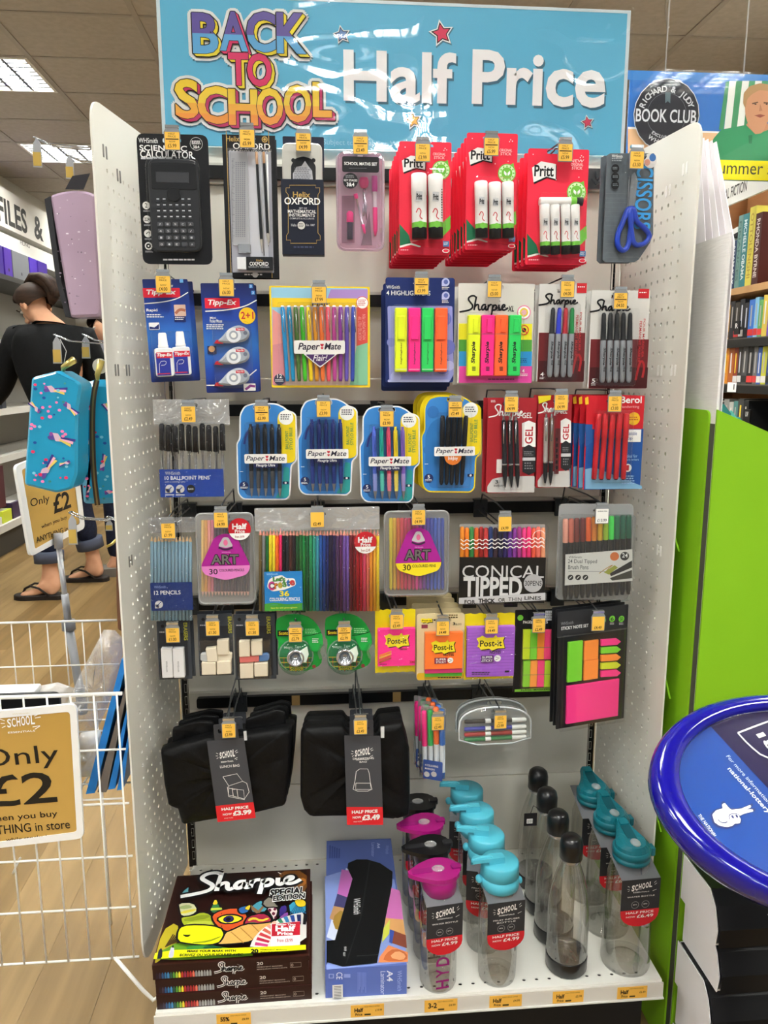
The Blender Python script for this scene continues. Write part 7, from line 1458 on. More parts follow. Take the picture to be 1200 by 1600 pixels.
# ---- bookcase along the right-hand wall
BXX = 1.25; WD = noisy('#8a5f3c', '#9a6c46', (3, 3, 20), .55, 0, 3, key='bk'); WDL = noisy('#b98f62', '#c39a6c', (3, 20, 3), .5, 0, 3, key='bl')
bc = thing('bookcase', 'brown wooden bookcase with a GENERAL FICTION header along the right wall', 'bookcase', (BXX, 0, 0))
MB().box(.3, .32, .2, 1.62, 0, 1.93, WD).build('back_board', bc)
for y in (.2, 1.6): MB().box(0, .3, y, y+.02, 0, 1.93, WD).build('end_panel', bc)
SZS = [atx(1150, 448, BXX).z-.004, atx(1150, 529, BXX).z, atx(1150, 600, BXX).z, .98, .78, .5]
hz0, hz1 = atx(1165, 312, BXX).z, atx(1165, 272, BXX).z
MB().box(-.012, -.002, .2, 1.6, hz0, max(hz1, 1.93), C('#e6e4de', .5)).build('header_board', bc)
f = MB(); a, b = atx(1124, 322, BXX), atx(1172, 302, BXX)
TXT = lambda s_, p, q, m, bold=.02: f.text(s_, -p.y, min(p.z, q.z), -q.y, max(p.z, q.z), m, -.0125+.0, bold, 0, 0, MYB)
MYB = Matrix(((0, 1, 0, 0), (-1, 0, 0, 0), (0, 0, 1, 0), (0, 0, 0, 1)))
h = (a.y-b.y); f.text('GENERAL FICTION', -(b.y+h*1.12), hz0+.022, -b.y, hz0+.056, C('#3a3834', .5), -.0128, .01, 0, 0, MYB); f.text('A-Z', -(b.y-.09), hz0+.03, -(b.y-.16), hz0+.06, C('#3a3834', .5), -.0128, .01, 0, 0, MYB)
f.text('FICTION', -(b.y-.08), hz0+.03, -(b.y-.3), hz0+.06, C('#3a3834', .5), -.0128, .01, 0, 0, MYB) if False else None
f.build('header_lettering', bc)
for k, z in enumerate(SZS):
    MB().box(0, .3, .22, 1.6, z-.022, z, WDL if k == 0 else C('#57534c', .5)).build('shelf_board', bc)
    if k: MB().box(-.006, -.001, .22, 1.6, z-.03, z-.004, C('#1c1b1a', .4)).build('label_strip', bc)
def spine(y, w, h, z, col, txt, tc, label, grp, d=.13, tilt=0, band=None):
    t = thing('book', label, 'book', (BXX+.01, y, z+.0003), (tilt, 0, 0), grp)
    MB().box(0, d, -w, 0, 0, h, C(col, .4), bev=0).build('cover', t)
    MB().box(.003, d-.003, -w+.002, -.002, h-.002, h+.0003, C('#e8e2d4', .7)).build('page_block', t)
    f = MB()
    if band: f.plate(rect(0, h*band[0], w, h*band[1]), -.0004, -.0004, C(band[2], .4), M=MYB)
    if txt: f.text(txt, w*.22, h*.1, w*.74, h*.92, C(tc, .4), -.0006, .02, 3, 0, MYB)
    else: f.text('AAAAAA'[:3+int(h*977) % 3], w*.3, h*.3, w*.7, h*.85, C(tc, .4), -.0006, .02, 3, 0, MYB) if False else f.plate(rect(w*.35, h*.3, w*.6, h*.85), -.0006, -.0006, C(tc, .4), M=MYB)
    if f.f: f.build('spine_printing', t)
    return t
G_ = 'hardbacks on the top shelf'; zs = SZS[0]
def yx(u, v): return atx(1100+u/3.81, 270+v/3.81, BXX+.01).y
for a, b, v0, v1, col, txt, tc, lab in ((130, 154, 400, 670, '#c9c6c0', 'Eddy Lodge', '#2a2a2a', 'white hardback, first of the row on the top bookcase shelf'), (155, 178, 410, 668, '#26395c', 'ADAM KAY', '#d8dce4', 'dark blue hardback beside the white one on the top bookcase shelf'), (179, 205, 265, 665, '#6d918c', 'FINANCES', '#4a6a66', 'grey-green hardback with faint spine lettering on the top bookcase shelf'), (206, 241, 255, 660, '#3f7f86', 'MICHELLE OBAMA', '#e4eef0', 'teal hardback with white spine lettering on the top bookcase shelf'), (242, 279, 215, 655, '#d8cc58', 'OTTOLENGHI', '#b0963a', 'tall yellow hardback on the top bookcase shelf'), (280, 318, 250, 650, '#4f2522', 'RHONDA BYRNE', '#e6dcd6', 'maroon hardback at the end of the row on the top bookcase shelf')):
    ya, yb = yx(a, v1), yx(b, v1); hh = atx(1100+(a+b)/2/3.81, 270+v0/3.81, BXX+.01).z-zs; spine(ya, ya-yb-.001, hh, zs, col, txt, tc, lab, G_)
t = thing('book', 'thin white and black book propped on top of the upright hardbacks', 'book', (BXX+.012, yx(150, 400), zs+atx(1100+140/3.81, 270+405/3.81, BXX).z-zs+.004), (-.12, 0, 0), G_); MB().box(0, .12, -.05, 0, 0, .012, C('#1a1a1c', .4)).build('cover', t); MB().box(.0, .118, -.049, -.001, .012, .03, C('#e6e4e0', .6)).build('page_block', t)
SH2 = [('#8a3a6a', 'plum'), ('#b0408a', 'magenta'), ('#2a4a9a', 'blue'), ('#3a5ab0', 'bright blue'), ('#22306a', 'navy'), ('#c89a5a', 'tan'), ('#222226', 'black'), ('#3a3630', 'charcoal'), ('#26262c', 'dark'), ('#2c2a30', 'slate'), ('#3a6fc0', 'sky blue'), ('#7fb8dc', 'pale blue'), ('#5a9a5a', 'green'), ('#c8b04a', 'golden'), ('#6a4a9a', 'purple')]
SH3 = [('#d8d82a', 'bright yellow'), ('#c9cc2c', 'lemon'), ('#d2d43a', 'acid yellow'), ('#b8be2a', 'lime yellow'), ('#dcd85a', 'pale yellow'), ('#d88a2a', 'orange'), ('#a85a2a', 'rust'), ('#8a3a2a', 'brick red'), ('#3a3836', 'charcoal'), ('#4a4a4c', 'dark grey'), ('#2a2a2c', 'black'), ('#6a6a6a', 'mid grey'), ('#3a5aa0', 'blue'), ('#b8b83a', 'olive yellow'), ('#2a3a6a', 'navy')]
SH4 = [('#3a2a2c', 'dark brown'), ('#6a2a2a', 'maroon'), ('#2a2c2e', 'black'), ('#1f2022', 'jet black'), ('#303234', 'charcoal'), ('#26282a', 'soot black'), ('#8a8a86', 'grey'), ('#b0aea8', 'pale grey'), ('#4a7a78', 'dull teal'), ('#3a3c3e', 'slate'), ('#1c1e20', 'ink black')]
for z, lst, nm, hh in ((SZS[1], SH2, 'second', .128), (SZS[2], SH3, 'third', .125), (SZS[3], SH4, 'fourth', .14)):
    y = 1.3; rnd = random.Random(len(lst)+int(z*100))
    for k, (h, cn) in enumerate(lst):
        w = rnd.uniform(.022, .034); spine(y, w, hh*rnd.uniform(.88, 1), z, h, None, rnd.choice(['#d8d4cc', '#e8c83a', '#c8ccd4', '#a8a4a0']), f'{cn} paperback standing on the {nm} bookcase shelf', f'paperbacks on the {nm} shelf', .12, 0, (.05, .22, rnd.choice(['#d8d4d0', '#2a2a2a', '#c83a3a', h])))
        y -= w+.0015
    px_ = {'second': (1152, 512), 'fourth': (1168, 650)}.get(nm)
    if px_:
        p = atx(*px_, BXX-.01); t = thing('shelf_tag', f'black letter tag hanging on the front of the {nm} bookcase shelf', 'tag', (BXX-.008, p.y, p.z)); MB().plate(rounded(rect(-.017, -.022, .017, .022), .004), -.004, 0, C('#101012', .4), M=MYB).build('tag_plate', t); f = MB()
        f.text('R' if nm == 'second' else 'UV', -.009, -.002, .008, .014, W_, -.0046, .02, 0, 0, MYB); f.build('tag_letter', t)
t = thing('shelf_ticket', 'white paper ticket on the edge of the third bookcase shelf', 'ticket', (BXX-.0075, atx(1147, 605, BXX).y, atx(1147, 605, BXX).z)); MB().plate(rect(-.028, -.016, .028, .016), -.001, 0, W_, M=MYB).build('ticket_card', t); f = MB(); f.plate(rect(.012, -.008, .018, .01), -.0014, -.0014, CB, M=MYB); f.build('ticket_printing', t)

# ---- hanging poster above the bookcase
K = Pack('hanging_poster', 'poster', 'long hanging poster with a round book club badge and a man in green', (980, 100, 5.4545), (5, 78, 1243, 985), .8)
K.P = lambda u, v, P_=K.P: P_(min(u, 1243), v)
MB().plate(rect(*K.L), 0, .006, C('#2f6cb8', .3)).build('poster_board', K.root)
K.R_(5, 78, 1243, 150, C('#3a78bc')); K.poly([(5, 545), (420, 570), (1200, 600), (1900, 600), (1900, 985), (5, 985)], C('#e0b48a')); K.poly([(5, 535), (600, 570), (1300, 590), (1300, 605), (600, 585), (5, 552)], C('#e8e6e2'))
K.poly([(840, 150), (870, 148), (820, 560), (780, 560)], C('#3f8a5e')); 
for k in range(3): a = 870+k*110; K.poly([(a, 145), (a+58, 145), (a+8-k*3, 600), (a-50-k*3, 600)], C('#e4e6e0')); K.poly([(a+58, 145), (a+110, 145), (a+60-k*3, 600), (a+8-k*3, 600)], C('#3f8a5e'))
K.poly([(722, 700), (730, 640), (800, 560), (960, 530), (1010, 520), (1190, 560), (1300, 580), (1420, 700), (1440, 985), (760, 985), (740, 800)], C('#2f8a5c'), 12); K.poly([(1010, 520), (1090, 600), (1180, 570), (1240, 540), (1180, 500), (1030, 500)], C('#b8805f'), 8); K.poly([(1030, 610), (1065, 606), (1060, 680), (1035, 680)], C('#23704a'))
K.poly([(1000, 330), (1005, 440), (1030, 520), (1090, 600), (1150, 590), (1190, 500), (1240, 450), (1260, 320), (1230, 220), (1080, 210), (1020, 260)], C('#c08a68'), 20); K.poly([(985, 340), (990, 250), (1040, 190), (1130, 165), (1230, 180), (1290, 260), (1280, 340), (1250, 300), (1200, 230), (1120, 225), (1060, 260), (1020, 300), (1005, 380)], C('#a8845a'), 14)
K.poly([(1060, 335), (1110, 322), (1115, 332), (1065, 345)], C('#5a3f2c')); K.poly([(1160, 325), (1210, 330), (1210, 340), (1160, 338)], C('#5a3f2c')); K.poly([(1130, 340), (1150, 400), (1120, 405)], C('#a87454')); K.poly([(1080, 440), (1130, 430), (1175, 440), (1130, 460)], C('#8a4a3a')); K.C_(1090, 345, 9, C('#3a2a20'), 0, 5); K.C_(1185, 345, 9, C('#3a2a20'), 0, 5)
K.R_(762, 830, 1243, 985, C('#f0e400', .4)); K.T('ummer s', 776, 872, 1238, 940, C('#3a3a20', .5), .0); K.ink('poster_printing')
K.lay = 60; K.C_(328, 440, 278, C('#c8ccd0')); K.C_(328, 440, 272, C('#23242c')); K.C_(328, 440, 168, C('#6a6c74'), 165); K.T('BOOK CLUB', 70, 398, 580, 498, C('#d8dade'), .03)
def arc(t, cx, cy, r, a0, a1, h, flip=False):
    n = len(t)
    for k, ch in enumerate(t):
        if ch == ' ': continue
        a = math.radians(a0+(a1-a0)*k/(n-1)); V, F_ = glyphs(ch, .02); w = max(v[0] for v in V); c = K.P(cx+r*math.cos(a), cy-r*math.sin(a)); rot = a-PI/2 if not flip else a+PI/2
        s_ = h*K.s/.7; y = K.y(); K.pb.add([(c[0]+((v[0]-w/2)*math.cos(rot)-(v[1]-.35)*math.sin(rot))*s_, y, c[1]+((v[0]-w/2)*math.sin(rot)+(v[1]-.35)*math.cos(rot))*s_) for v in V], F_, C('#c8cace'))
arc('RICHARD & JUDY', 328, 440, 222, 158, 22, 46); arc('EXCLUSIVE TO', 328, 440, 190, 232, 308, 24, True); arc('THE BOOKSHOP'[:0] or 'WHSmith', 328, 440, 238, 236, 304, 34, True); K.poly([(312, 250), (358, 250), (355, 345), (334, 325), (312, 345)], C('#5a6a70')); K.ink('round_badge')
MB().add([(K.L[0], -.02, K.L[1]), (K.L[2], -.02, K.L[1]), (K.L[2], -.02, K.L[3]), (K.L[0], -.02, K.L[3])], [(0, 1, 2, 3)], clear('#ffffff', .12, .03, .3)).build('clear_cover', K.root)
for x in (K.L[0]+.1, K.L[2]-.1): MB().tube([(x, 0, K.L[3]), (x, 0, CEIL-K.org.z)], .002, C('#c8c8c8', .4)).build('hanging_wire', K.root)
hk = at(1038, 45, 1.9); t = thing('ceiling_hook', 'thin white wire hook hanging from the ceiling above the poster', 'hook', (hk.x, 1.9, CEIL)); MB().tube([(0, 0, 0), (.004, 0, -.05), (.0, 0, -.12), (.012, 0, -.2), (.02, 0, -.19)], .003, C('#a49c90', .5), 6).build('wire', t)

# ---- oval lottery stand
D = (960, 1060, 2.963)
K = Pack('lottery_stand', 'stand', 'blue oval lottery play stand top cut by the right edge', D, (183, 90, 711, 1065), -.6, 0, 0, None, -60)
K.org = at(1150, 1250, -.6); K.root.location = K.org
EC, EA = (.1205, -.0027), (.2254, .1573); BLR = C('#0b077e', .12, 0, .8); DT = math.radians(4.6)
def em(t, r=1.0): a, b = EA[0]*r*math.cos(t), EA[1]*r*math.sin(t); return EC[0]+a*math.cos(DT)+b*math.sin(DT), EC[1]-a*math.sin(DT)+b*math.cos(DT)
RIM = [(.835, .003), (.837, -.006), (.85, -.011), (.89, -.0135), (.95, -.013), (.985, -.008), (1.0, .003), (.995, .016), (.94, .035), (.82, .05)]
vs, fs = [], []; N_ = 72
for r, y in RIM: vs += [(em(2*PI*k/N_, r)[0], y, em(2*PI*k/N_, r)[1]) for k in range(N_)]
for i in range(len(RIM)-1):
    for k in range(N_): j = (k+1) % N_; fs.append((i*N_+k, i*N_+j, (i+1)*N_+j, (i+1)*N_+k))
MB().add(vs, fs, BLR, True).build('rim', K.root, 'thick glossy royal blue rim')
MB().plate(ccw([em(2*PI*k/N_, .86) for k in range(N_)]), .0, .02, C('#174a9e', .25)).build('top_panel', K.root)
K.lay = 2; inn = [em(2*PI*k/N_, .834) for k in range(N_)]
a, b = K.P(438, 215), K.P(720, 520); dx, dz = b[0]-a[0], b[1]-a[1]
def clipside(L, sgn, off=0):
    o = []
    for i in range(len(L)):
        p, q = L[i], L[(i+1) % len(L)]; sp_ = sgn*((p[0]-a[0])*dz-(p[1]-a[1])*dx)-off; sq = sgn*((q[0]-a[0])*dz-(q[1]-a[1])*dx)-off
        if sp_ >= 0: o.append(p)
        if sp_*sq < 0: t = sp_/(sp_-sq); o.append((p[0]+(q[0]-p[0])*t, p[1]+(q[1]-p[1])*t))
    return o
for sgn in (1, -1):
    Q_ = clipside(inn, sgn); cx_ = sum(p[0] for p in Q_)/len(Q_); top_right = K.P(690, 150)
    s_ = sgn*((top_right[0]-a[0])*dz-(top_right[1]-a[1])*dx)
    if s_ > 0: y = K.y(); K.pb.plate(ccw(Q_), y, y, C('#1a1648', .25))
def dtext(t, p, q, h, m, bold):
    """lettering running from enlarged pixel p to q (baseline), h high"""
    A, B = K.P(*p), K.P(*q); L = math.hypot(B[0]-A[0], B[1]-A[1]); ux, uz = (B[0]-A[0])/L, (B[1]-A[1])/L; V, F_ = glyphs(t, bold); x0, x1 = min(v[0] for v in V), max(v[0] for v in V); s_ = L/(x1-x0); hz = h*K.s/.72; y = K.y()
    K.pb.add([(A[0]+(v[0]-x0)*s_*ux-v[1]*hz*uz, y, A[1]+(v[0]-x0)*s_*uz+v[1]*hz*ux) for v in V], F_, m)
dtext('For more information please', (516, 362), (775, 655), 21, W_, .0); dtext('national-lottery.co.uk', (522, 420), (790, 715), 24, W_, .02); dtext('THE NATIONAL', (384, 634), (462, 738), 17, W_, .02); dtext('LOTTERY', (368, 658), (428, 738), 17, W_, .02)
hand = [(452, 632), (470, 612), (500, 604), (497, 585), (510, 578), (528, 600), (540, 610), (585, 605), (620, 590), (630, 588), (632, 598), (612, 608), (640, 608), (642, 618), (600, 628), (575, 640), (585, 655), (580, 672), (555, 675), (545, 685), (520, 690), (485, 684), (462, 668)]
K.poly([(x+(x-540)*.1, y+(y-640)*.16) for x, y in hand], C('#1a2a70'), 5); K.poly(hand, W_, 5); K.rib([(478, 655), (490, 668), (510, 672), (522, 665)], 4, C('#1a2a70')); K.C_(546, 643, 5, C('#1a2a70'), 0, 8); K.C_(565, 640, 5, C('#1a2a70'), 0, 8); K.rib([(530, 655), (528, 635), (545, 628), (572, 630), (582, 645)], 3, C('#1a2a70'))
K.rib([(570, 255), (655, 222), (730, 195), (800, 300), (780, 380), (690, 368), (620, 310), (570, 255)], 9, W_, 1); dtext('18', (655, 262), (725, 345), 42, W_, .04); K.ink('top_printing')
MB().plate(ccw([em(2*PI*k/N_, .836) for k in range(N_)]), -.0045, -.0043, clear('#ffffff', .3, .04, .45)).build('clear_dome', K.root)
cw = K.org+K.R @ Vector((EC[0], .03, EC[1])); RI = K.RI; f = lambda v: RI @ (Vector(v)-K.org)
MB().tube([f((cw.x+.06, cw.y-.01, .02)), f((cw.x+.06, cw.y-.01, cw.z-.03)), f((cw.x+.05, cw.y, cw.z))], .03, C('#17177a', .3), 14).build('pedestal', K.root)
Mb = Matrix.Translation(f((cw.x+.06, cw.y-.01, 0))) @ K.RI.to_4x4(); MB().lathe([(1e-4, .03, BLKP), (.1, .026, BLKP), (.12, .012, BLKP), (.12, .001, BLKP), (1e-4, .001, BLKP)], 32, Mb).build('base_plate', K.root)

# ---- stack of black and white stationery boxes under it
WB = C('#e9e6e8', .5); BKB = C('#141416', .4)
for k in range(5):
    zb = .0005+k*.0815; off = (0, .004, -.002, .006, -.003)[k]
    t = thing('stock_box', f'black fronted white stock box, {("bottom one", "second from the bottom", "third from the bottom", "fourth from the bottom", "topmost")[k]} of the stack under the lottery stand', 'box', (FX+off, -.458, zb), None, 'black and white stock boxes')
    side = [(-.118, 0), (-.004, 0), (.0, .03), (-.012, .062), (-.03, .0805), (-.118, .0805)]
    MB().plate(side, -.0015, .0, WB, M=MY).plate(side, .24, .2415, WB, M=MY).box(.0015, .24, .114, .116, 0, .08, WB).box(.0015, .24, .006, .114, .0, .003, WB).build('white_tray', t, 'white curved box sides')
    MB().add([(.0016, -.001, 0), (.2398, -.001, 0), (.2398, -.003, .032), (.0016, -.003, .032), (.0016, .012, .063), (.2398, .012, .063), (.0016, .03, .0805), (.2398, .03, .0805), (.0016, .113, .0808), (.2398, .113, .0808)], [(0, 1, 2, 3), (3, 2, 5, 4), (4, 5, 7, 6), (6, 7, 9, 8)], BKB).build('black_front', t, 'folded black front')
    if k == 4: f_ = MB(); [f_.ribbon([(.075+a*.011, .058-a*.009), (.085+a*.011, .05-a*.009), (.078+a*.011, .042-a*.009), (.09+a*.011, .044-a*.009), (.094+a*.011, .036-a*.009)], .0035, W_, -.0045) for a in range(4)]; f_.build('front_lettering', t, 'white hand lettering')
    f_ = MB(); f_.box(.01, .06, .0122, .0124, 0, .0, BKB)
# ---- right and far walls
structure(MB().box(2.3, 2.35, -1, 9.4, 0, CEIL+.09, C('#c9c4ba', .8)).build('wall_right'))
structure(MB().box(-2.75, 2.3, 7.2, 7.25, 0, CEIL+.09, C('#c4beb4', .8)).build('wall_back'))
# ================================================================== left of the stand
LX = -2.72
wl = structure(MB().box(LX-.03, LX, .5, 7.2, 0, CEIL+.09, C('#cdc8bc', .8)).build('wall_left'))
# ---- wall shelving with the FILES & header
WX = -2.3; ws = thing('wall_shelving', 'long wall shelving under the FILES & header along the left wall', 'shelving', (0, 0, 0))
SHM = C('#b9b6ae', .45); ML = Matrix(((0, -1, 0, 0), (1, 0, 0, 0), (0, 0, 1, 0), (0, 0, 0, 1)))      # xz plate -> plane facing +x, local x runs away from the viewer
FXX = -2.55
q0, q1 = atx(0, 352, FXX), atx(0, 284, FXX)
MB().box(LX, FXX, 2.0, 7.1, q0.z, 2.62, C('#cfcac0', .6)).build('header_board', ws)
f = MB(); a, b, c, d = atx(-62, 290, FXX), atx(64, 330, FXX), atx(0, 305, FXX), atx(0, 346, FXX)
ya, yb, yc = atx(4, 330, FXX).y, atx(42, 350, FXX).y, atx(66, 350, FXX).y; zb, zt = atx(0, 348, FXX).z+.01, atx(0, 306, FXX).z
sc_ = (yb-ya)/3.1
f.text('FILES', ya-.08, zb, yb, zt, C('#2c2a26', .6), -FXX, .03, 0, 0, ML) if False else f.text('FILES', ya-.1, zb, yb, zt, C('#2c2a26', .6), -FXX-.0012, .03, 0, 0, ML); f.text('&', yb+.16, zb, yc, zt, C('#2c2a26', .6), -FXX-.0012, .03, 0, 0, ML)
f.text('FOLDERS', yc+.2, zb, yc+1.5, zt, C('#2c2a26', .6), -FXX-.0012, .03, 0, 0, ML) if False else None; f.build('header_lettering', ws)
s0, s1 = atx(0, 385, FXX).z, atx(0, 362, FXX).z
MB().box(LX, FXX+.004, 2.0, 7.1, s0-.03, s1, C('#d8d5cd', .5)).build('category_strip', ws); f = MB(); y_, z_ = atx(31, 384, FXX).y, atx(37, 381, FXX).z; y2 = atx(43, 388, FXX).y
f.text('FILING', y_, z_-.018, y2+.04, z_+.018, C('#4a4842', .6), -FXX-.0052, .01, 0, 0, ML); f.build('category_lettering', ws)
MB().box(LX+.001, LX+.03, 2.0, 7.1, .12, 2.3, C('#8f8c86', .6)).build('back_board', ws)
LV = [atx(0, 415, WX+.02).z, atx(0, 472, WX+.02).z-.03, 1.18, .86]
LV = [atx(0, 424, WX).z-.01, atx(0, 545, WX).z, atx(0, 640, WX).z, atx(0, 715, WX).z]
for k, z in enumerate(LV):
    MB().box(LX+.03, WX, 2.0, 7.1, z-.035, z, C('#3b3a38', .5) if k == 0 else SHM).build('shelf_board', ws)
    if k: MB().box(WX, WX+.004, 2.0, 7.1, z-.04, z+.004, C('#d2d0ca', .4)).build('ticket_strip', ws)
zb_ = atx(0, 828, WX+.1).z
MB().box(LX+.03, WX+.06, 2.0, 7.1, zb_-.05, zb_, C('#cfccc6', .5)).build('base_shelf', ws); MB().box(LX+.03, WX+.02, 2.0, 7.1, 0, zb_-.05, C('#3f3d39', .6)).build('plinth', ws, 'dark plinth')
MB().box(LX+.05, WX+.02, 3.05, 3.9, LV[3]-.33, LV[3]-.05, C('#4a1f26', .6)).build('maroon_panel', ws, 'maroon box fronts under the lowest shelf')
# box files on the top shelf
def box_file(px0, px1, ytop, h, lean, lab):
    p0, p1 = atx(px0, ytop, WX-.03), atx(px1, ytop, WX-.03); z0 = LV[0]+.0005; w = p1.y-p0.y
    t = thing('box_file', lab, 'file', (WX-.03, p0.y, z0), (lean, 0, 0), 'box files on the top shelf'); M_ = C(h, .4); hh = max(.2, p0.z-z0)
    MB().box(-.26, 0, 0, w, 0, hh, M_, bev=.004).build('file_body', t); MB().box(.0, .0012, w*.3, w*.7, hh*.45, hh*.8, C('#d8d4e4' if h != '#6a6c72' else '#4a4c50', .5)).build('spine_label', t) if False else None
    f = MB(); f.disc(w*.5, hh*.25, .012, C('#1c1726'), -.0006, 14, ML); f.build('finger_hole', t); return t
box_file(-14, 4, 398, '#3a2184', .0, 'purple box file at the near end of the top wall shelf'); box_file(6, 17, 392, '#4a2a96', .0, 'slimmer purple box file beside it on the top wall shelf'); box_file(19, 44, 401, '#6a6c72', .0, 'grey box file between the purple ones on the top wall shelf'); box_file(47, 58, 421, '#40239a', .0, 'low purple magazine file beyond the grey box file')
box_file(60, 74, 424, '#3a1f88', .0, 'low purple magazine file at the far end, above the woman')
# clear packs, stock on lower shelves
rnd = random.Random(5)
for k in range(5):
    y = 3.3+k*.34; z = LV[1]+.0006
    t = thing('plastic_wallet_pack', f'clear plastic wallet pack lying on the second wall shelf, {ORD[k] if k else "first"} from the near end', 'pack', (WX-.01, y, z)); MB().box(-.2, 0, 0, .24, 0, .05+.02*(k % 2), crinkle('#ffffff', .5, 30, .35)).build('wrapping', t); MB().box(-.19, -.01, .01, .23, .002, .03, C('#d6d8da', .6)).build('paper_stack', t)
for k, h in enumerate(('#2a2c30', '#8a8c90', '#3a3c44', '#c8c8c4', '#2f3138')):
    y = 3.2+k*.22; t = thing('ring_binder', ('black', 'mid grey', 'dark slate', 'white', 'charcoal')[k]+' ring binder standing on the third wall shelf', 'file', (WX-.02, y, LV[2]+.0006)); MB().box(-.25, 0, 0, .07, 0, .22, C(h, .45), bev=.004).build('binder_cover', t); f = MB(); f.plate(rect(.015, .08, .055, .18), -.0006, -.0006, C('#b8b8b4'), M=ML); f.build('spine_label', t)
for k, (h, n) in enumerate((('#6a4a7a', 'purple'), ('#d8d83a', 'yellow'), ('#7a5a8a', 'lilac'), ('#e0dfda', 'white'), ('#c8d23a', 'lime'), ('#3a2a4a', 'dark violet'))):
    y = 3.1+k*.17; t = thing('stationery_pack', f'{n} stationery pack lying on the bottom wall shelf', 'pack', (WX+.04, y, zb_+.0005)); MB().box(-.22, 0, 0, .15, 0, .05+.03*(k % 3), C(h, .4), bev=.003).build('pack_body', t); MB().box(-.2, -.02, .02, .13, .05+.03*(k % 3), .0512+.03*(k % 3), C('#d8d6d0' if n != 'white' else '#c8d23a', .4)).build('pack_label', t)

# ---- people
SKIN = noisy('#c99677', '#d3a283', (20, 20, 20), .5, 0, 2, key='sk'); TOP = noisy('#08090b', '#0d0e11', (60, 60, 60), .8, .1, 2, key='tp'); JEAN = noisy('#171a26', '#20253a', (90, 90, 90), .8, .1, 3, key='jn'); HAIR = noisy('#1c110a', '#38251a', (14, 14, 60), .65, .25, 4, key='hr')
def skin_mesh(name, joints, edges, mat, parent, loc, sub=2):
    """one continuous skinned body grown from a joint skeleton; joints: [(x, y, z, radius or (rx, ry))]"""
    me = bpy.data.meshes.new(name); me.from_pydata([j[:3] for j in joints], edges, []); o = bpy.data.objects.new(name, me); COL.objects.link(o)
    sk = o.modifiers.new('skin', 'SKIN'); sk.use_smooth_shade = True; L = me.skin_vertices[0].data
    for i, j in enumerate(joints): r = j[3]; L[i].radius = r if isinstance(r, tuple) else (r, r)
    L[0].use_root = True
    sb = o.modifiers.new('sub', 'SUBSURF'); sb.levels = sb.render_levels = sub
    bpy.context.view_layer.update(); dg = bpy.context.evaluated_depsgraph_get(); m2 = bpy.data.meshes.new_from_object(o.evaluated_get(dg)); bpy.data.objects.remove(o); m2.materials.append(mat)
    m2.polygons.foreach_set('use_smooth', [True]*len(m2.polygons)); m2.name = name
    q = bpy.data.objects.new(name, m2); COL.objects.link(q); q.parent = parent; return q
def hand_joints(J, E, wi, w, d, side):
    """palm, four bent fingers of different lengths and a thumb from the side of the palm"""
    d = d.normalized(); s_ = d.cross(Vector((0, 0, 1))); s_ = s_.normalized() if s_.length > .1 else Vector((0, 1, 0)); s_ *= side; n = s_.cross(d)
    pm = w+d*.045; J.append((*pm, (.034, .016))); pi = len(J)-1; E.append((wi, pi))
    for k, L in enumerate((.07, .08, .075, .058)):
        b = pm+d*.035+s_*(.027-.018*k); m = b+d*L*.5+n*.006; e = b+d*L*.85+n*.028
        i0 = len(J); J += [(*b, .0095), (*m, .0085), (*e, .007)]; E += [(pi, i0), (i0, i0+1), (i0+1, i0+2)]
    b = w+d*.03+s_*.034; m = b+d*.025+s_*.02; e = m+d*.028+s_*.004; i0 = len(J); J += [(*b, .011), (*m, .0095), (*e, .008)]; E += [(pi, i0), (i0, i0+1), (i0+1, i0+2)]
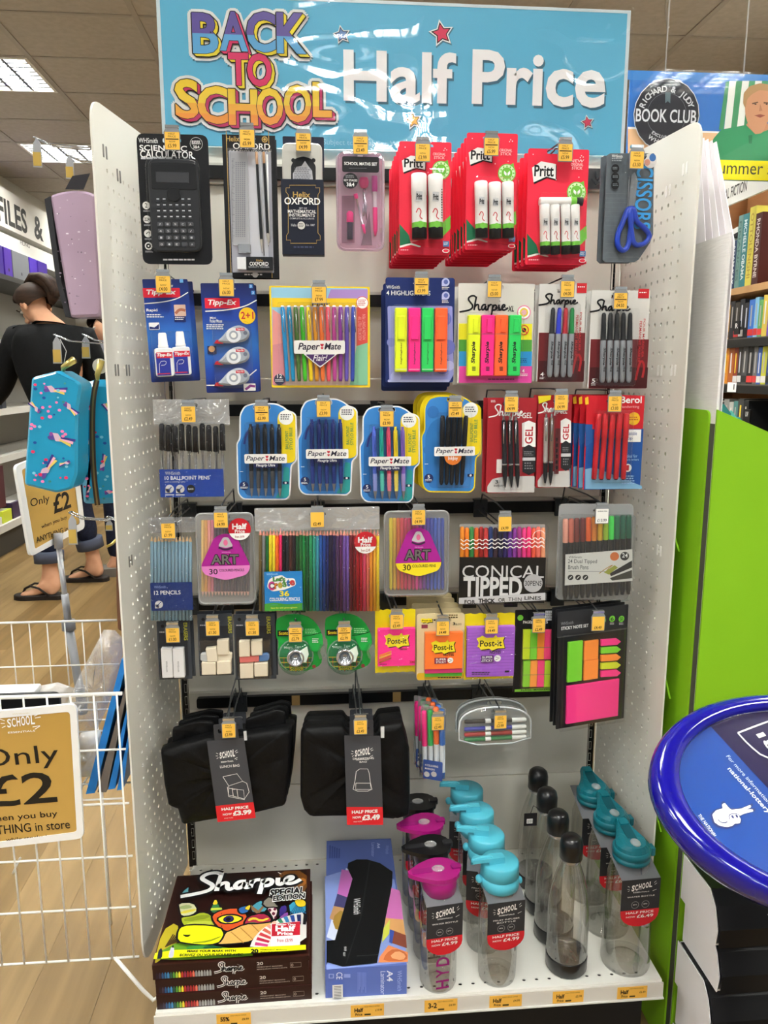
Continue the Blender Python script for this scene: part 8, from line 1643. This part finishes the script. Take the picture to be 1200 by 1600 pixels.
def person(label, o, P, hd, top=TOP, hair=HAIR, sc=1., bun=True, cuff=True, shoe='flip'):
    """P: joints in metres from the point o on the floor; hd: direction the face looks"""
    t = thing('person', label, 'person', o); V3 = lambda k: Vector(P[k])*sc; r = lambda x: x*sc
    J, E = [], []
    def add(v, rad, par=None):
        J.append((*v, (rad[0]*sc, rad[1]*sc) if isinstance(rad, tuple) else rad*sc))
        if par is not None: E.append((par, len(J)-1))
        return len(J)-1
    pel = add(V3('pelvis'), (.15, .11)); wa = add(V3('waist'), (.125, .095), pel); ch = add(V3('chest'), (.15, .105), wa); nb = add(V3('neck'), (.062, .06), ch); nt = add(V3('neck')*.45+V3('head')*.55, (.052, .054), nb)
    H = V3('head'); hd = Vector(hd).normalized(); upv = (H-V3('neck')).normalized(); fwd = (hd-upv*hd.dot(upv)*.6).normalized(); lat = fwd.cross(upv).normalized()
    jaw = add(H-upv*.045*sc+fwd*.022*sc, (.064, .068), nt); sk = add(H+upv*.03*sc-fwd*.006*sc, (.08, .09), jaw); add(H+upv*.075*sc-fwd*.01*sc, (.058, .067), sk)
    for s in 'lr':
        sh = add(V3(s+'sh'), .058, ch); el = add(V3(s+'el'), .042, sh); wr = add(V3(s+'wr'), .028, el); d = V3(s+'wr')-V3(s+'el')
        hand_joints(J, E, wr, V3(s+'wr'), d, 1 if s == 'l' else -1)
        hp = add(V3(s+'hip'), .085, pel); kn = add(V3(s+'kn'), .056, hp); cf = add(V3(s+'kn')*.6+V3(s+'an')*.4, .05, kn); an = add(V3(s+'an'), .033, cf); fd = Vector(P['foot']).normalized(); hl = V3(s+'an')+Vector((0, 0, -.055))*sc-fd*.03*sc
        add(hl, .03, an); m = add(V3(s+'an')+fd*.09*sc+Vector((0, 0, -.05))*sc, (.036, .024), an); add(V3(s+'an')+fd*.165*sc+Vector((0, 0, -.062))*sc, (.038, .014), m)
    body = skin_mesh('body', J, E, SKIN, t, o)
    # clothes follow the same joints, a little fuller
    J, E = [], []; pel = add(V3('pelvis')*.94+V3('waist')*.06, (.166, .125)); wa = add(V3('waist'), (.148, .115), pel); ch = add(V3('chest'), (.172, .124), wa); up = add(V3('chest')*.35+V3('neck')*.65, (.125, .095), ch); add(V3('neck')*.97+V3('chest')*.03, (.085, .078), up)
    for s in 'lr':
        sh = add(V3(s+'sh'), .085, ch); el = add(V3(s+'el'), .064, sh); add(V3(s+'wr')*.92+V3(s+'el')*.08, .043, el)
    skin_mesh('long_sleeved_top', J, E, top, t, o)
    J, E = [], []; pel = add(V3('pelvis'), (.166, .12)); add(V3('pelvis')*.6+V3('waist')*.4, (.15, .112), pel)
    cu = .63 if cuff else .95
    for s in 'lr':
        hp = add(V3(s+'hip'), .104, pel); kn = add(V3(s+'kn'), .073, hp); add(V3(s+'kn')*(1-cu)+V3(s+'an')*cu, .064, kn)
    skin_mesh('jeans', J, E, JEAN, t, o)
    for s in 'lr':
        fd = Vector(P['foot']).normalized(); sd = Vector((-fd.y, fd.x, 0)); a = V3(s+'an'); Mf = Matrix(((fd.x, sd.x, 0, a.x), (fd.y, sd.y, 0, a.y), (0, 0, 1, 0), (0, 0, 0, 1)))
        if cuff:
            c0 = V3(s+'kn')*(1-cu)+V3(s+'an')*cu; ax = (V3(s+'an')-V3(s+'kn')).normalized(); c1 = c0+ax*.03*sc; c0 = c0-ax*.03*sc
            MB().tube([c0, c0+(c1-c0)*.08, c1], [r(.076), r(.078), r(.076)], C('#4a5062', .8), 18).build('rolled_cuff', t, 'lighter rolled jeans cuff')
        sole = [(-.075, .0), (-.06, -.036), (.0, -.036), (.08, -.044), (.15, -.046), (.195, -.03), (.205, .0), (.19, .034), (.14, .048), (.08, .042), (0, .036), (-.06, .036)]
        L = ccw(chaikin([(x*sc, y*sc) for x, y in sole], True)); SB = C('#1c1512', .6)
        if shoe == 'flip':
            MB().plate(L, -.026*sc, 0, SB, M=Mf @ Matrix.Translation((0, 0, .0005)) @ RX90, bev=.004).build('flip_flop', t)
            for e in (-1, 1): MB().tube([Mf @ Vector(p) for p in ((.0, e*.042*sc, .028*sc), (.05*sc, e*.046*sc, .07*sc), (.1*sc, e*.03*sc, .078*sc), (.14*sc, e*.006*sc, .058*sc), (.155*sc, 0, .03*sc))], .006*sc, SB, 6).build('sandal_strap', t)
        else:
            MB().plate(L, -.075*sc, 0, C('#6a645c', .6), M=Mf @ Matrix.Translation((0, 0, .0005)) @ RX90, bev=.02).build('shoe', t)
    # head details
    Mh = Matrix(((fwd.x, lat.x, upv.x, H.x), (fwd.y, lat.y, upv.y, H.y), (fwd.z, lat.z, upv.z, H.z), (0, 0, 0, 1))) @ Matrix.Scale(sc, 4)
    hm = MB(); vs, fs = [], []; nu, nv = 24, 12
    for j in range(nv+1):
        for i in range(nu):
            th = 2*PI*i/nu; lim = -.55 if math.cos(th) < .35 else .3+.28*math.cos(th); zz = 1-(1-lim)*j/nv; rr = math.sqrt(max(0, 1-zz*zz)); k_ = 1+.018*math.sin(th*11)+.012*math.sin(th*5+j)
            vs.append((-.012+.107*rr*math.cos(th)*k_, .09*rr*math.sin(th)*k_, .035+.1*zz))
    for j in range(nv):
        for i in range(nu): k_ = (i+1) % nu; fs.append((j*nu+i, (j+1)*nu+i, (j+1)*nu+k_, j*nu+k_))
    hm.add(vs, fs, hair, True, Mh)
    if bun:
        pts = [(-.045, 0, .135), (-.1, .0, .125), (-.135, .005, .085), (-.15, .01, .035), (-.148, .005, -.015), (-.128, -.005, -.055), (-.1, -.01, -.075)]
        hm.tube([Mh @ Vector(p) for p in pts], [r(x) for x in (.012, .026, .034, .038, .036, .028, .012)], hair, 14)
        for e in (-1, 1): hm.tube([Mh @ Vector((p[0]-.018, e*.018+p[1], p[2]-.004)) for p in pts[1:6]], [r(x) for x in (.008, .02, .022, .02, .008)], hair, 10)
    hm.build('hair', t, 'brown hair twisted into a low knot' if bun else 'brown hair')
    for e in (-1, 1): MB().ell((-.005, e*.079, .0), (.02, .01, .03), SKIN, 12, 8, Mh).ell((-.002, e*.086, .002), (.011, .005, .017), C('#b07c60', .5), 10, 6, Mh).build('ear', t)
    MB().ell((.094, 0, -.012), (.02, .013, .016), SKIN, 12, 8, Mh).ell((.088, 0, .01), (.012, .009, .026), SKIN, 10, 8, Mh).build('nose', t)
    for e in (-1, 1): MB().ell((.064, e*.032, .018), (.010, .013, .007), C('#efe9e4', .3), 12, 8, Mh).ell((.0722, e*.032, .018), (.0035, .0055, .0055), C('#2e2018', .3), 10, 6, Mh).build('eye', t); MB().tube([Mh @ Vector(p) for p in ((.083, e*.014, .036), (.084, e*.032, .042), (.072, e*.052, .036))], .003*sc, hair, 5).build('eyebrow', t)
    MB().ell((.084, 0, -.052), (.008, .024, .007), C('#b0685c', .45), 12, 8, Mh).build('mouth', t); return t
WO = Vector((-1.56, 2.86, 0))
PJ = dict(pelvis=(.02, .02, .90), waist=(.01, .0, 1.08), chest=(.0, -.01, 1.27), neck=(-.015, .01, 1.47), head=(-.085, .05, 1.553), lsh=(-.185, .0, 1.385), lel=(-.30, .06, 1.13), lwr=(-.43, .2, 1.02), rsh=(.185, .02, 1.38), rel=(.235, .06, 1.11), rwr=(.2, .2, .93),
          lhip=(-.02, -.075, .87), lkn=(-.055, -.125, .48), lan=(-.045, -.155, .085), rhip=(.05, .085, .87), rkn=(.03, .16, .48), ran=(.095, .2, .085), foot=(-1, .05, 0))
person('woman in a black top and rolled jeans, seen from behind, looking down at the shelves', WO, PJ, (-.8, .45, -.55))
PC = dict(PJ); PC['foot'] = (-1, -.1, 0)
c_ = at(166, 520, 3.35); PC = {k: (v if k == 'foot' else (v[0], v[1], v[2])) for k, v in PC.items()}
person('person with brown hair, mostly hidden behind the pegboard side of the stand', Vector((c_.x+.075, 3.32, 0)), PC, (-.9, -.35, -.3), C('#5a5860', .8), HAIR, (c_.z+.02)/1.553, False, False, 'shoe')

# ---- wire dump bin with its contents
WW = C('#eeece8', .35); b0, b1 = -1.02, -.4555; ZB = [.7083, .615, .522, .4285, .336, .243]; YF, YB = -.3, .1
wb = thing('wire_bin', 'white wire dump bin to the left of the stand', 'bin', (0, 0, 0))
xs = [atx(0, 0, -1).x and at(183, 1085, YF).x-k*.0352 for k in range(-1, 18)]; xs = [x for x in xs if b0 < x < b1+.0]
for z in ZB: MB().tube([(b0, YF, z), (b1, YF, z)], .0034 if z == ZB[0] else .0019, WW, 6).build('cross_wire', wb)
for x in xs: MB().tube([(x, YF-.002, .243), (x, YF-.002, .7083)], .0016, WW, 5).build('upright_wire', wb)
for z in (.7, .605, .522): MB().tube([(b0, YB, z), (-.565, YB, z)], .0026 if z == .7 else .0017, WW, 6).build('cross_wire', wb)
for k in range(13): x = -.6-k*.0352; MB().tube([(x, YB+.002, .522), (x, YB+.002, .7)], .0014, WW, 5).build('upright_wire', wb)
MB().tube([(b0, YB, .7), (b0, YF, .7083)], .0026, WW, 6).build('cross_wire', wb)
for k in range(8): y = YF+.02+k*.05; MB().tube([(b0, y, .519), (-.47 if y < -.1 else -.52, y, .519)], .0017, WW, 5).build('basket_wire', wb)
for k in range(5): x = -.55-k*.1; MB().tube([(x, YF, .5155), (x, YB, .5155)], .0022, WW, 5).build('basket_wire', wb)
MB().tube([(b0, YF, .43), (b0, YF, .0), ], .005, WW, 8).build('leg', wb); MB().tube([(b0, YB, .7), (b0, YB, 0)], .005, WW, 8).build('leg', wb)
MB().tube([(-.494, YF, .243), (-.452, YF+.0, .178), (-.4365, YF, .1585), (-.4225, YF+.0, .168)], .0032, WW, 6).build('leg', wb); MB().tube([(-.62, YB, .52), (-.62, YB, 0)], .004, WW, 6).build('leg', wb)
MB().tube([at(20, 1365, YF+.01), at(32, 1340, YF+.01)], .0018, WW, 5).build('brace_wire', wb)
FB = C('#2277c4', .35)
for k, (q, lab, m) in enumerate((([(190, 1030), (198, 1034), (148, 1239), (134, 1241)], 'blue folder leaning furthest from the pegboard side in the wire bin', FB), ([(195, 1075), (199, 1078), (166, 1238), (152, 1238)], 'grey brown folder between the blue ones in the wire bin', C('#6a625c', .5)), ([(198.5, 1105), (201, 1108), (180, 1232), (169, 1234)], 'middle blue folder standing in the wire bin', FB), ([(202, 1140), (204, 1142), (192, 1234), (182.5, 1235)], 'blue folder closest to the pegboard side in the wire bin', FB))):
    y0 = -.272; L = ccw([(lambda v: (v.x, max(v.z, .5215)))(at(*p, y0)) for p in q]); o = MB().plate(L, y0, -.03, m, bev=0).build('folder'); tag(o, lab, 'folder', 'folders in the wire bin')
def crinkled(pts, y0, d, m, name, lab, cat, zmin=.5215, seed=1):
    L = ccw([(lambda v: (v.x, max(v.z, zmin)))(at(*p, y0)) for p in pts]); L2 = []
    for i in range(len(L)):
        a, b = L[i], L[(i+1) % len(L)]; n = max(2, int(math.hypot(a[0]-b[0], a[1]-b[1])/.012)); L2 += [(a[0]+(b[0]-a[0])*k/n, a[1]+(b[1]-a[1])*k/n) for k in range(n)]
    n = len(L2); cx = sum(p[0] for p in L2)/n; cz = sum(p[1] for p in L2)/n; rnd = random.Random(seed); vs, fs = [], []; R_ = (1, .93, .75, .5, .25)
    for k, r_ in enumerate(R_): vs += [(cx+(x-cx)*r_, y0-(0, d*.6, d, d*.9, d)[k]*(1+rnd.uniform(-.25, .25)), cz+(z-cz)*r_) for x, z in L2]
    for k in range(4):
        for i in range(n): j = (i+1) % n; fs.append((k*n+i, k*n+j, (k+1)*n+j, (k+1)*n+i))
    vs.append((cx, y0-d, cz)); fs += [(4*n+i, 4*n+(i+1) % n, len(vs)-1) for i in range(n)]
    return tag(MB().add(vs, fs, m, True).build(name), lab, cat)
crinkled([(162, 984), (180, 985), (194, 1000), (190, 1040), (166, 1110), (150, 1145), (122, 1150), (104, 1100), (122, 1060)], -.10, .03, crinkle('#e8eaec', .9, 60, .22), 'plastic_bag_pack', 'crumpled clear plastic bag leaning in the wire bin beside the blue folders', 'bag', .5215, 3)
crinkled([(60, 1072), (90, 1066), (116, 1075), (112, 1240), (66, 1240)], .03, .03, crinkle('#d8d8d8', .8, 30, .3), 'cellophane_pack', 'shiny cellophane pack behind the black tray in the wire bin', 'pack', .5215, 6)
crinkled([(126, 1145), (158, 1140), (160, 1205), (150, 1240), (126, 1240)], -.20, .02, crinkle('#c8c8b0', .6, 50, .5), 'pencil_case_pack', 'small wrapped pack under the clear bag in the wire bin', 'pack', .5215, 9)
p0, p1 = at(0, 1086, -.03), at(50, 1090, -.03); t = thing('label_roll_pack', 'white pack with red print lying in the wire bin by the left edge', 'pack', (p0.x-.1, -.03, .5215)); hh = p0.z-.5215; MB().box(0, p1.x-p0.x+.1, 0, .05, 0, hh, C('#e6e4e2', .4), bev=.004).build('pack_body', t); f = MB(); f.text('STATIONERY', .1, hh-.022, .14, hh-.008, C('#c84a40'), -.0006, .02); f.build('pack_printing', t)
p0, p1 = at(0, 1082, -.2), at(92, 1082, -.2); t = thing('desk_tray', 'black plastic tray standing behind the gold sign in the wire bin', 'tray', (p0.x-.12, -.2, .5215)); MB().plate(rounded(rect(0, 0, p1.x-p0.x+.12, at(60, 1084, -.2).z-.5215), [0, 0, .012, .012]), 0, .008, C('#101012', .5)).plate(rounded(rect(0, 0, p1.x-p0.x+.15, at(60, 1097, -.2).z-.5215), [0, 0, .012, .012]), -.045, -.038, C('#141416', .5)).box(0, p1.x-p0.x+.12, -.038, 0, 0, .006, C('#101012', .5)).build('tray_body', t)

# ---- gold price signs
GLD = noisy('#b08a42', '#c6a058', (2, 2, 1.2), .35, 0, 1, key='gd'); FRW = C('#ebe9e6', .35); GB = C('#1f1b16', .5)
def gold(K, fr, inner, rows, logo):
    lp = rounded(ccw([K.P(*p) for p in fr]), .012, 5); li = rounded(ccw([K.P(*p) for p in inner]), .006, 4)
    MB().plate(lp, 0, .006, FRW, [list(li)]).build('sign_frame', K.root, 'white rounded plastic frame'); MB().plate(li, .0012, .005, GLD).build('gold_sheet', K.root); K.lay = -9
    for t, q, b in rows: K.T(t, *q, GB, b)
    if logo:
        x0, y0, x1, y1 = logo; w, h = x1-x0, y1-y0
        for k, ch in enumerate('SCHOOL'): K.T(ch, x0+w*(.17+k*.115), y0+h*(.28-.04*k), x0+w*(.27+k*.115), y0+h*(.72-.03*k), W_, .04, 0, .1)
        K.T('ESSENTIALS', x0+w*.2, y0+h*.84, x0+w*.86, y0+h*.93, W_, .02); K.T('WHSmith', x0+w*.3, y0+h*.02, x0+w*.72, y0+h*.08, C('#d8c89a'), 0)
        for a, b in (((0, .3), (.12, .38)), ((.02, .5), (.12, .5)), ((.05, .7), (.14, .62)), ((.84, .16), (.98, .04)), ((.86, .25), (1, .2)), ((.8, .66), (.98, .6)), ((.86, .76), (.98, .62))): K.rib([(x0+w*a[0], y0+h*a[1]), (x0+w*b[0], y0+h*b[1])], h*.035, W_, 0)
    K.ink('sign_lettering'); 
K = Pack('price_sign', 'sign', 'gold Only £2 sign in a white frame on the front of the wire bin', (0, 0, 1), (-64, 1106, 126, 1321), -.311, 2.5)
gold(K, [(-70, 1118), (119, 1100), (131, 1310), (-62, 1332)], [(-60, 1128), (109, 1112), (120, 1300), (-52, 1322)], [('Only', (-30, 1165, 92, 1206), .0), ('£2', (-26, 1206, 88, 1262), .025), ('when you buy', (-22, 1270, 91, 1284), .01), ('ANYTHING in store', (-44, 1286, 111, 1302), .01), ('while stocks last', (8, 1306, 88, 1312), 0)], (0, 1113, 64, 1147))
K = Pack('price_sign', 'sign', 'gold Only £2 sign on a telescopic pole behind the wire bin', (0, 0, 1), (36, 715, 122, 850), .118, 4, 78)
gold(K, [(24, 728), (118, 690), (133, 825), (48, 870)], [(34, 734), (111, 702), (125, 818), (55, 858)], [], None)
Z5 = lambda u, v: (u/5.0, 560+v/5.0)
for t_, q4, b_ in (('Only', ((245, 1182), (392, 1135), (384, 1062), (236, 1098)), .0), ('£2', ((425, 1218), (560, 1165), (540, 1035), (408, 1062)), .025), ('when you buy', ((328, 1340), (527, 1258), (521, 1222), (322, 1300)), .0), ('ANYTHING in store', ((288, 1442), (625, 1318), (618, 1274), (280, 1398)), .005)): K.TQ(t_, *[Z5(*p) for p in q4], GB, b_)
K.ink('sign_lettering')
sroot = K.root; tp_ = K.root.matrix_basis.inverted(); q = lambda v: K.RI @ (Vector(v)-K.org); GP = C('#8f9094', .35, .4)
PY = .118; pa, pb, pc = at(92, 856, PY), at(107, 975, PY), at(124, 1075, PY)
MB().tube([q(pa), q(pb)], .0055, C('#b8b8ba', .3, .5), 10).tube([q(pa+(pb-pa)*.6), q(pb)], .0075, GP, 10).tube([q(pb), q(pc), q((pc.x+.004, PY, .49))], .009, GP, 10).build('pole', sroot, 'grey telescopic pole'); MB().tube([q(pb-Vector((0, 0, .012))), q(pb+Vector((0, 0, .008)))], .014, C('#77787c', .4), 12).tube([q(pa), q(pa+Vector((0, 0, .03)))], .009, C('#a8a8aa', .4), 8).build('pole_clamp', sroot)
for k in range(14): p = pc+(Vector((pc.x+.004, PY, .49))-pc)*(k/14); MB().tube([q(p), q(p+Vector((0, 0, .004)))], .0105, GP, 10).build('pole_ring', sroot)

# ---- pencil cases on hooks outside the left pegboard
BLC = C('#1f93bd', .3, 0, .4); c9 = (0, 560, 5.0)
def side_hook(px, py, Y, pxr, pyr, lab, drop):
    a = at(px, py, Y); b = Vector((-.449+.0, Y, a.z+.004)); t = thing('peg_hook', lab, 'hook', b); CH = C('#c4c6ca', .2, .9)
    n = 8; A = a-b
    for e in (-.006, .006): MB().tube([(0, e, .0), (A.x*.4, e, -.012), (A.x*.8, e, A.z-.004), (A.x, e, A.z+.006)], .0013, CH, 6).build('prong', t)
    MB().tube([(A.x, -.006, A.z+.006), (A.x, .006, A.z+.006)], .0013, CH, 6).tube([(0, -.006, 0), (0, .006, 0)], .002, CH, 6).build('hook_tip', t)
    MB().plate([(A.x-.002, A.z-drop), (A.x+.012, A.z-drop), (A.x+.012, A.z-.006), (A.x+.006, A.z+.004), (A.x, A.z-.006)], -.012, -.0105, C('#9a9ca0', .3)).build('ticket_holder', t); MB().plate(rect(A.x-.001, A.z-drop+.002, A.x+.011, A.z-drop*.45), -.0128, -.0124, C('#b89a4a', .5)).build('price_ticket', t); return t
def case(label, outline, Y, depth, mat, crop, box, yaw=0, bev=.006, extra=None, lab2=None):
    K = Pack('pencil_case', 'pencil case', label, crop, box, Y, 0, yaw); L = rounded(ccw([K.P(*p) for p in outline]), .006, 4); MB().plate(L, 0, depth, mat, bev=bev).build('case_body', K.root); K.lay = 2; return K
PAT = random.Random(4)
def birds(K, spots, blobs):
    for x, y, a, s in spots:
        c_, s_ = math.cos(a), math.sin(a); T_ = lambda u, v: (x+(u*c_-v*s_)*s, y+(u*s_+v*c_)*s)
        K.poly([T_(-20, 0), T_(-8, -9), T_(6, -8), T_(14, 0), T_(2, 9), T_(-12, 6)], C('#d8b8cc'), 3); K.poly([T_(-4, -8), T_(8, -18), T_(16, -16), T_(12, 0)], C('#5a4a9a'), 2)
        for k, h in enumerate(('#e8d26a', '#efb0c8', '#3a3a8a')): K.poly([T_(-12, -2+k*3), T_(-46, 6+k*9), T_(-42, 12+k*9), T_(-10, 4+k*2)], C(h), 2)
        K.C_(*T_(14, -4), 5*s, C('#8a4a9a'))
    for x, y, r, h in blobs: K.C_(x, y, r, C(h), 0, r*.8)
F3 = ('#f07ab0', '#f07ab0', '#d8305a', '#7cc4d8', '#1f4f9a', '#3a8a8a')
K = case('blue bird-patterned pencil case hanging nearest on the left peg hooks', [(243, 150), (440, 98), (470, 100), (625, 190), (632, 240), (605, 400), (600, 900), (560, 1020), (440, 1052), (185, 990), (188, 900)], -.16, .05, BLC, c9, (188, 98, 628, 1052), -4, .004)
birds(K, [(395, 235, 3.7, 2.6), (440, 610, 3.9, 3.0), (350, 880, 2.6, 2.8), (290, 400, 1.2, 1.6), (540, 370, 4.3, 2.0), (530, 815, .1, 1.3)], [(PAT.uniform(255, 565), PAT.uniform(190, 960), PAT.uniform(8, 17), PAT.choice(F3)) for _ in range(34)]+[(262, 515, 14, '#f07ab0'), (284, 528, 14, '#f07ab0'), (258, 545, 14, '#f07ab0'), (500, 568, 14, '#f07ab0'), (524, 590, 14, '#f07ab0'), (505, 605, 14, '#f07ab0')]); K.poly([(300, 145), (440, 104), (600, 180), (600, 186), (440, 112), (300, 152)], C('#1a7fa8'))
K.ink('bird_print'); GZ = C('#c8b46a', .3, .8)
MB().tube([(K.P(455, 100)[0], .02, K.P(455, 100)[1]), (K.P(465, 70)[0], .015, K.P(465, 70)[1]), (K.P(560, 10)[0], .01, K.P(560, 10)[1])], [.003, .0045, .0065], GZ, 8).build('zip_pull', K.root, 'gold zip pull'); MB().tube([(K.P(455, 70)[0], .02, K.P(455, 70)[1]), (K.P(480, -60)[0], .02, K.P(480, -60)[1]), (K.P(430, -155)[0], .02, K.P(430, -155)[1])], .0006, C('#d8d8d8'), 4).build('hang_loop', K.root)
K = case('blue bird-patterned pencil case with a dark zip, second on the left peg hooks', [(605, 290), (640, 200), (720, 170), (760, 165), (900, 175), (960, 300), (985, 700), (985, 1130), (760, 1145), (640, 1140), (620, 900)], -.075, .05, BLC, c9, (605, 165, 985, 1145), 0, .012)
birds(K, [(690, 390, .2, 1.7), (680, 660, 5.2, 1.9), (860, 430, 1.4, 1.9), (800, 840, 2.2, 1.9), (850, 1040, 3.4, 1.6), (690, 1040, 2.3, 1.0)], [(PAT.uniform(650, 945), PAT.uniform(240, 1100), PAT.uniform(8, 15), PAT.choice(F3)) for _ in range(34)])
K.rib([(765, 170), (735, 300), (728, 560), (740, 900), (770, 1142)], 44, C('#3a2f24', .5), 2); K.rib([(765, 170), (735, 300), (728, 560), (740, 900), (770, 1142)], 14, C('#8a7448', .3, .6), 2); K.ink('zip_and_print')
MB().tube([(K.P(768, 170)[0], -.004, K.P(768, 170)[1]), (K.P(768, 130)[0], -.006, K.P(768, 130)[1]), (K.P(800, 15)[0], -.006, K.P(800, 15)[1])], [.003, .0045, .006], GZ, 8).build('zip_pull', K.root, 'gold zip pull'); m = MB(); m.disc(*K.P(785, 60), .013, C('#d4d2c8'), -.002, 20); m.box(K.P(785, 60)[0]-.012, K.P(785, 60)[0]+.012, -.0019, -.0012, K.P(785, 60)[1]-.012, K.P(785, 60)[1]+.012, BLACK); m.text('NEW', K.P(770, 60)[0], K.P(0, 70)[1], K.P(810, 60)[0], K.P(0, 45)[1], CB, -.0023, .02); m.build('round_tag', K.root)
c10 = (0, 0, 3.635); LIL = noisy('#a78fa6', '#b49cb2', (8, 8, 8), .3, 0, 2, key='ll', coat=.6)
K = case('pearly lilac pencil case with silver flecks hanging at the top left', [(281, 1108), (340, 1090), (420, 1078), (500, 1086), (537, 1105), (578, 1740), (566, 1797), (398, 1803)], -.15, .045, LIL, c10, (300, 1075, 570, 1800), 0, .004)
rn = random.Random(8)
for k in range(34): x = rn.uniform(325, 525); K.C_(x, rn.uniform(1130, 1740), rn.choice((3, 5, 8, 4)), C(rn.choice(('#e8e0ea', '#7a6a7c', '#d8ccd8', '#8a7a8c'))), 0, rn.choice((2, 3, 4)))
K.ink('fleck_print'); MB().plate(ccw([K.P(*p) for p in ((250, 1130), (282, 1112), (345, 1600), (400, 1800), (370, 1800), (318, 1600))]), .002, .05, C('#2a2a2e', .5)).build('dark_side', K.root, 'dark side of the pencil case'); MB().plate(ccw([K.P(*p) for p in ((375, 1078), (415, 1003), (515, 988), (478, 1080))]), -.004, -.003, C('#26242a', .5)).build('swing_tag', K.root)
m = MB(); m.text('LILAC', K.P(410, 1050)[0], K.P(0, 1050)[1], K.P(470, 1050)[0], K.P(0, 1030)[1], C('#8a868c'), -.0044) if False else None
BRC = noisy('#5a3a28', '#6a4530', (20, 20, 6), .45, .2, 3, key='br')
K = case('brown leather-look pencil case hanging low behind the left pegboard side', [(715, 590), (740, 560), (800, 570), (830, 1160), (730, 1150), (722, 1000)], .06, .06, BRC, (0, 700, 4.0), (715, 560, 830, 1160), 0, .01)
MB().tube([(K.P(740, 562)[0], .0, K.P(740, 562)[1]), (K.P(700, 600)[0], -.002, K.P(700, 600)[1]), (K.P(668, 615)[0], -.002, K.P(668, 615)[1])], .003, GZ, 6).build('zip_pull', K.root, 'gold zip pull'); MB().tube([(K.P(780, 565)[0], .02, K.P(780, 565)[1]), (K.P(790, 500)[0], .02, K.P(790, 500)[1])], .0012, C('#3a2a20'), 5).build('hang_loop', K.root)
side_hook(86, 529, -.16+.02, 165, 545, 'chrome peg hook holding the nearest blue pencil case', .04); side_hook(131, 528, -.06, 165, 540, 'chrome peg hook holding the second blue pencil case', .035)
side_hook(110, 806, -.20, 185, 822, 'empty chrome peg hook low on the left pegboard side', .045); side_hook(55, 222, -.13, 140, 245, 'long chrome peg hook above the lilac pencil case', .04); side_hook(106, 248, -.03, 140, 262, 'second chrome peg hook above the lilac pencil case', .035); side_hook(168, 812, .08, 185, 815, 'chrome peg hook holding the brown pencil case', .02)
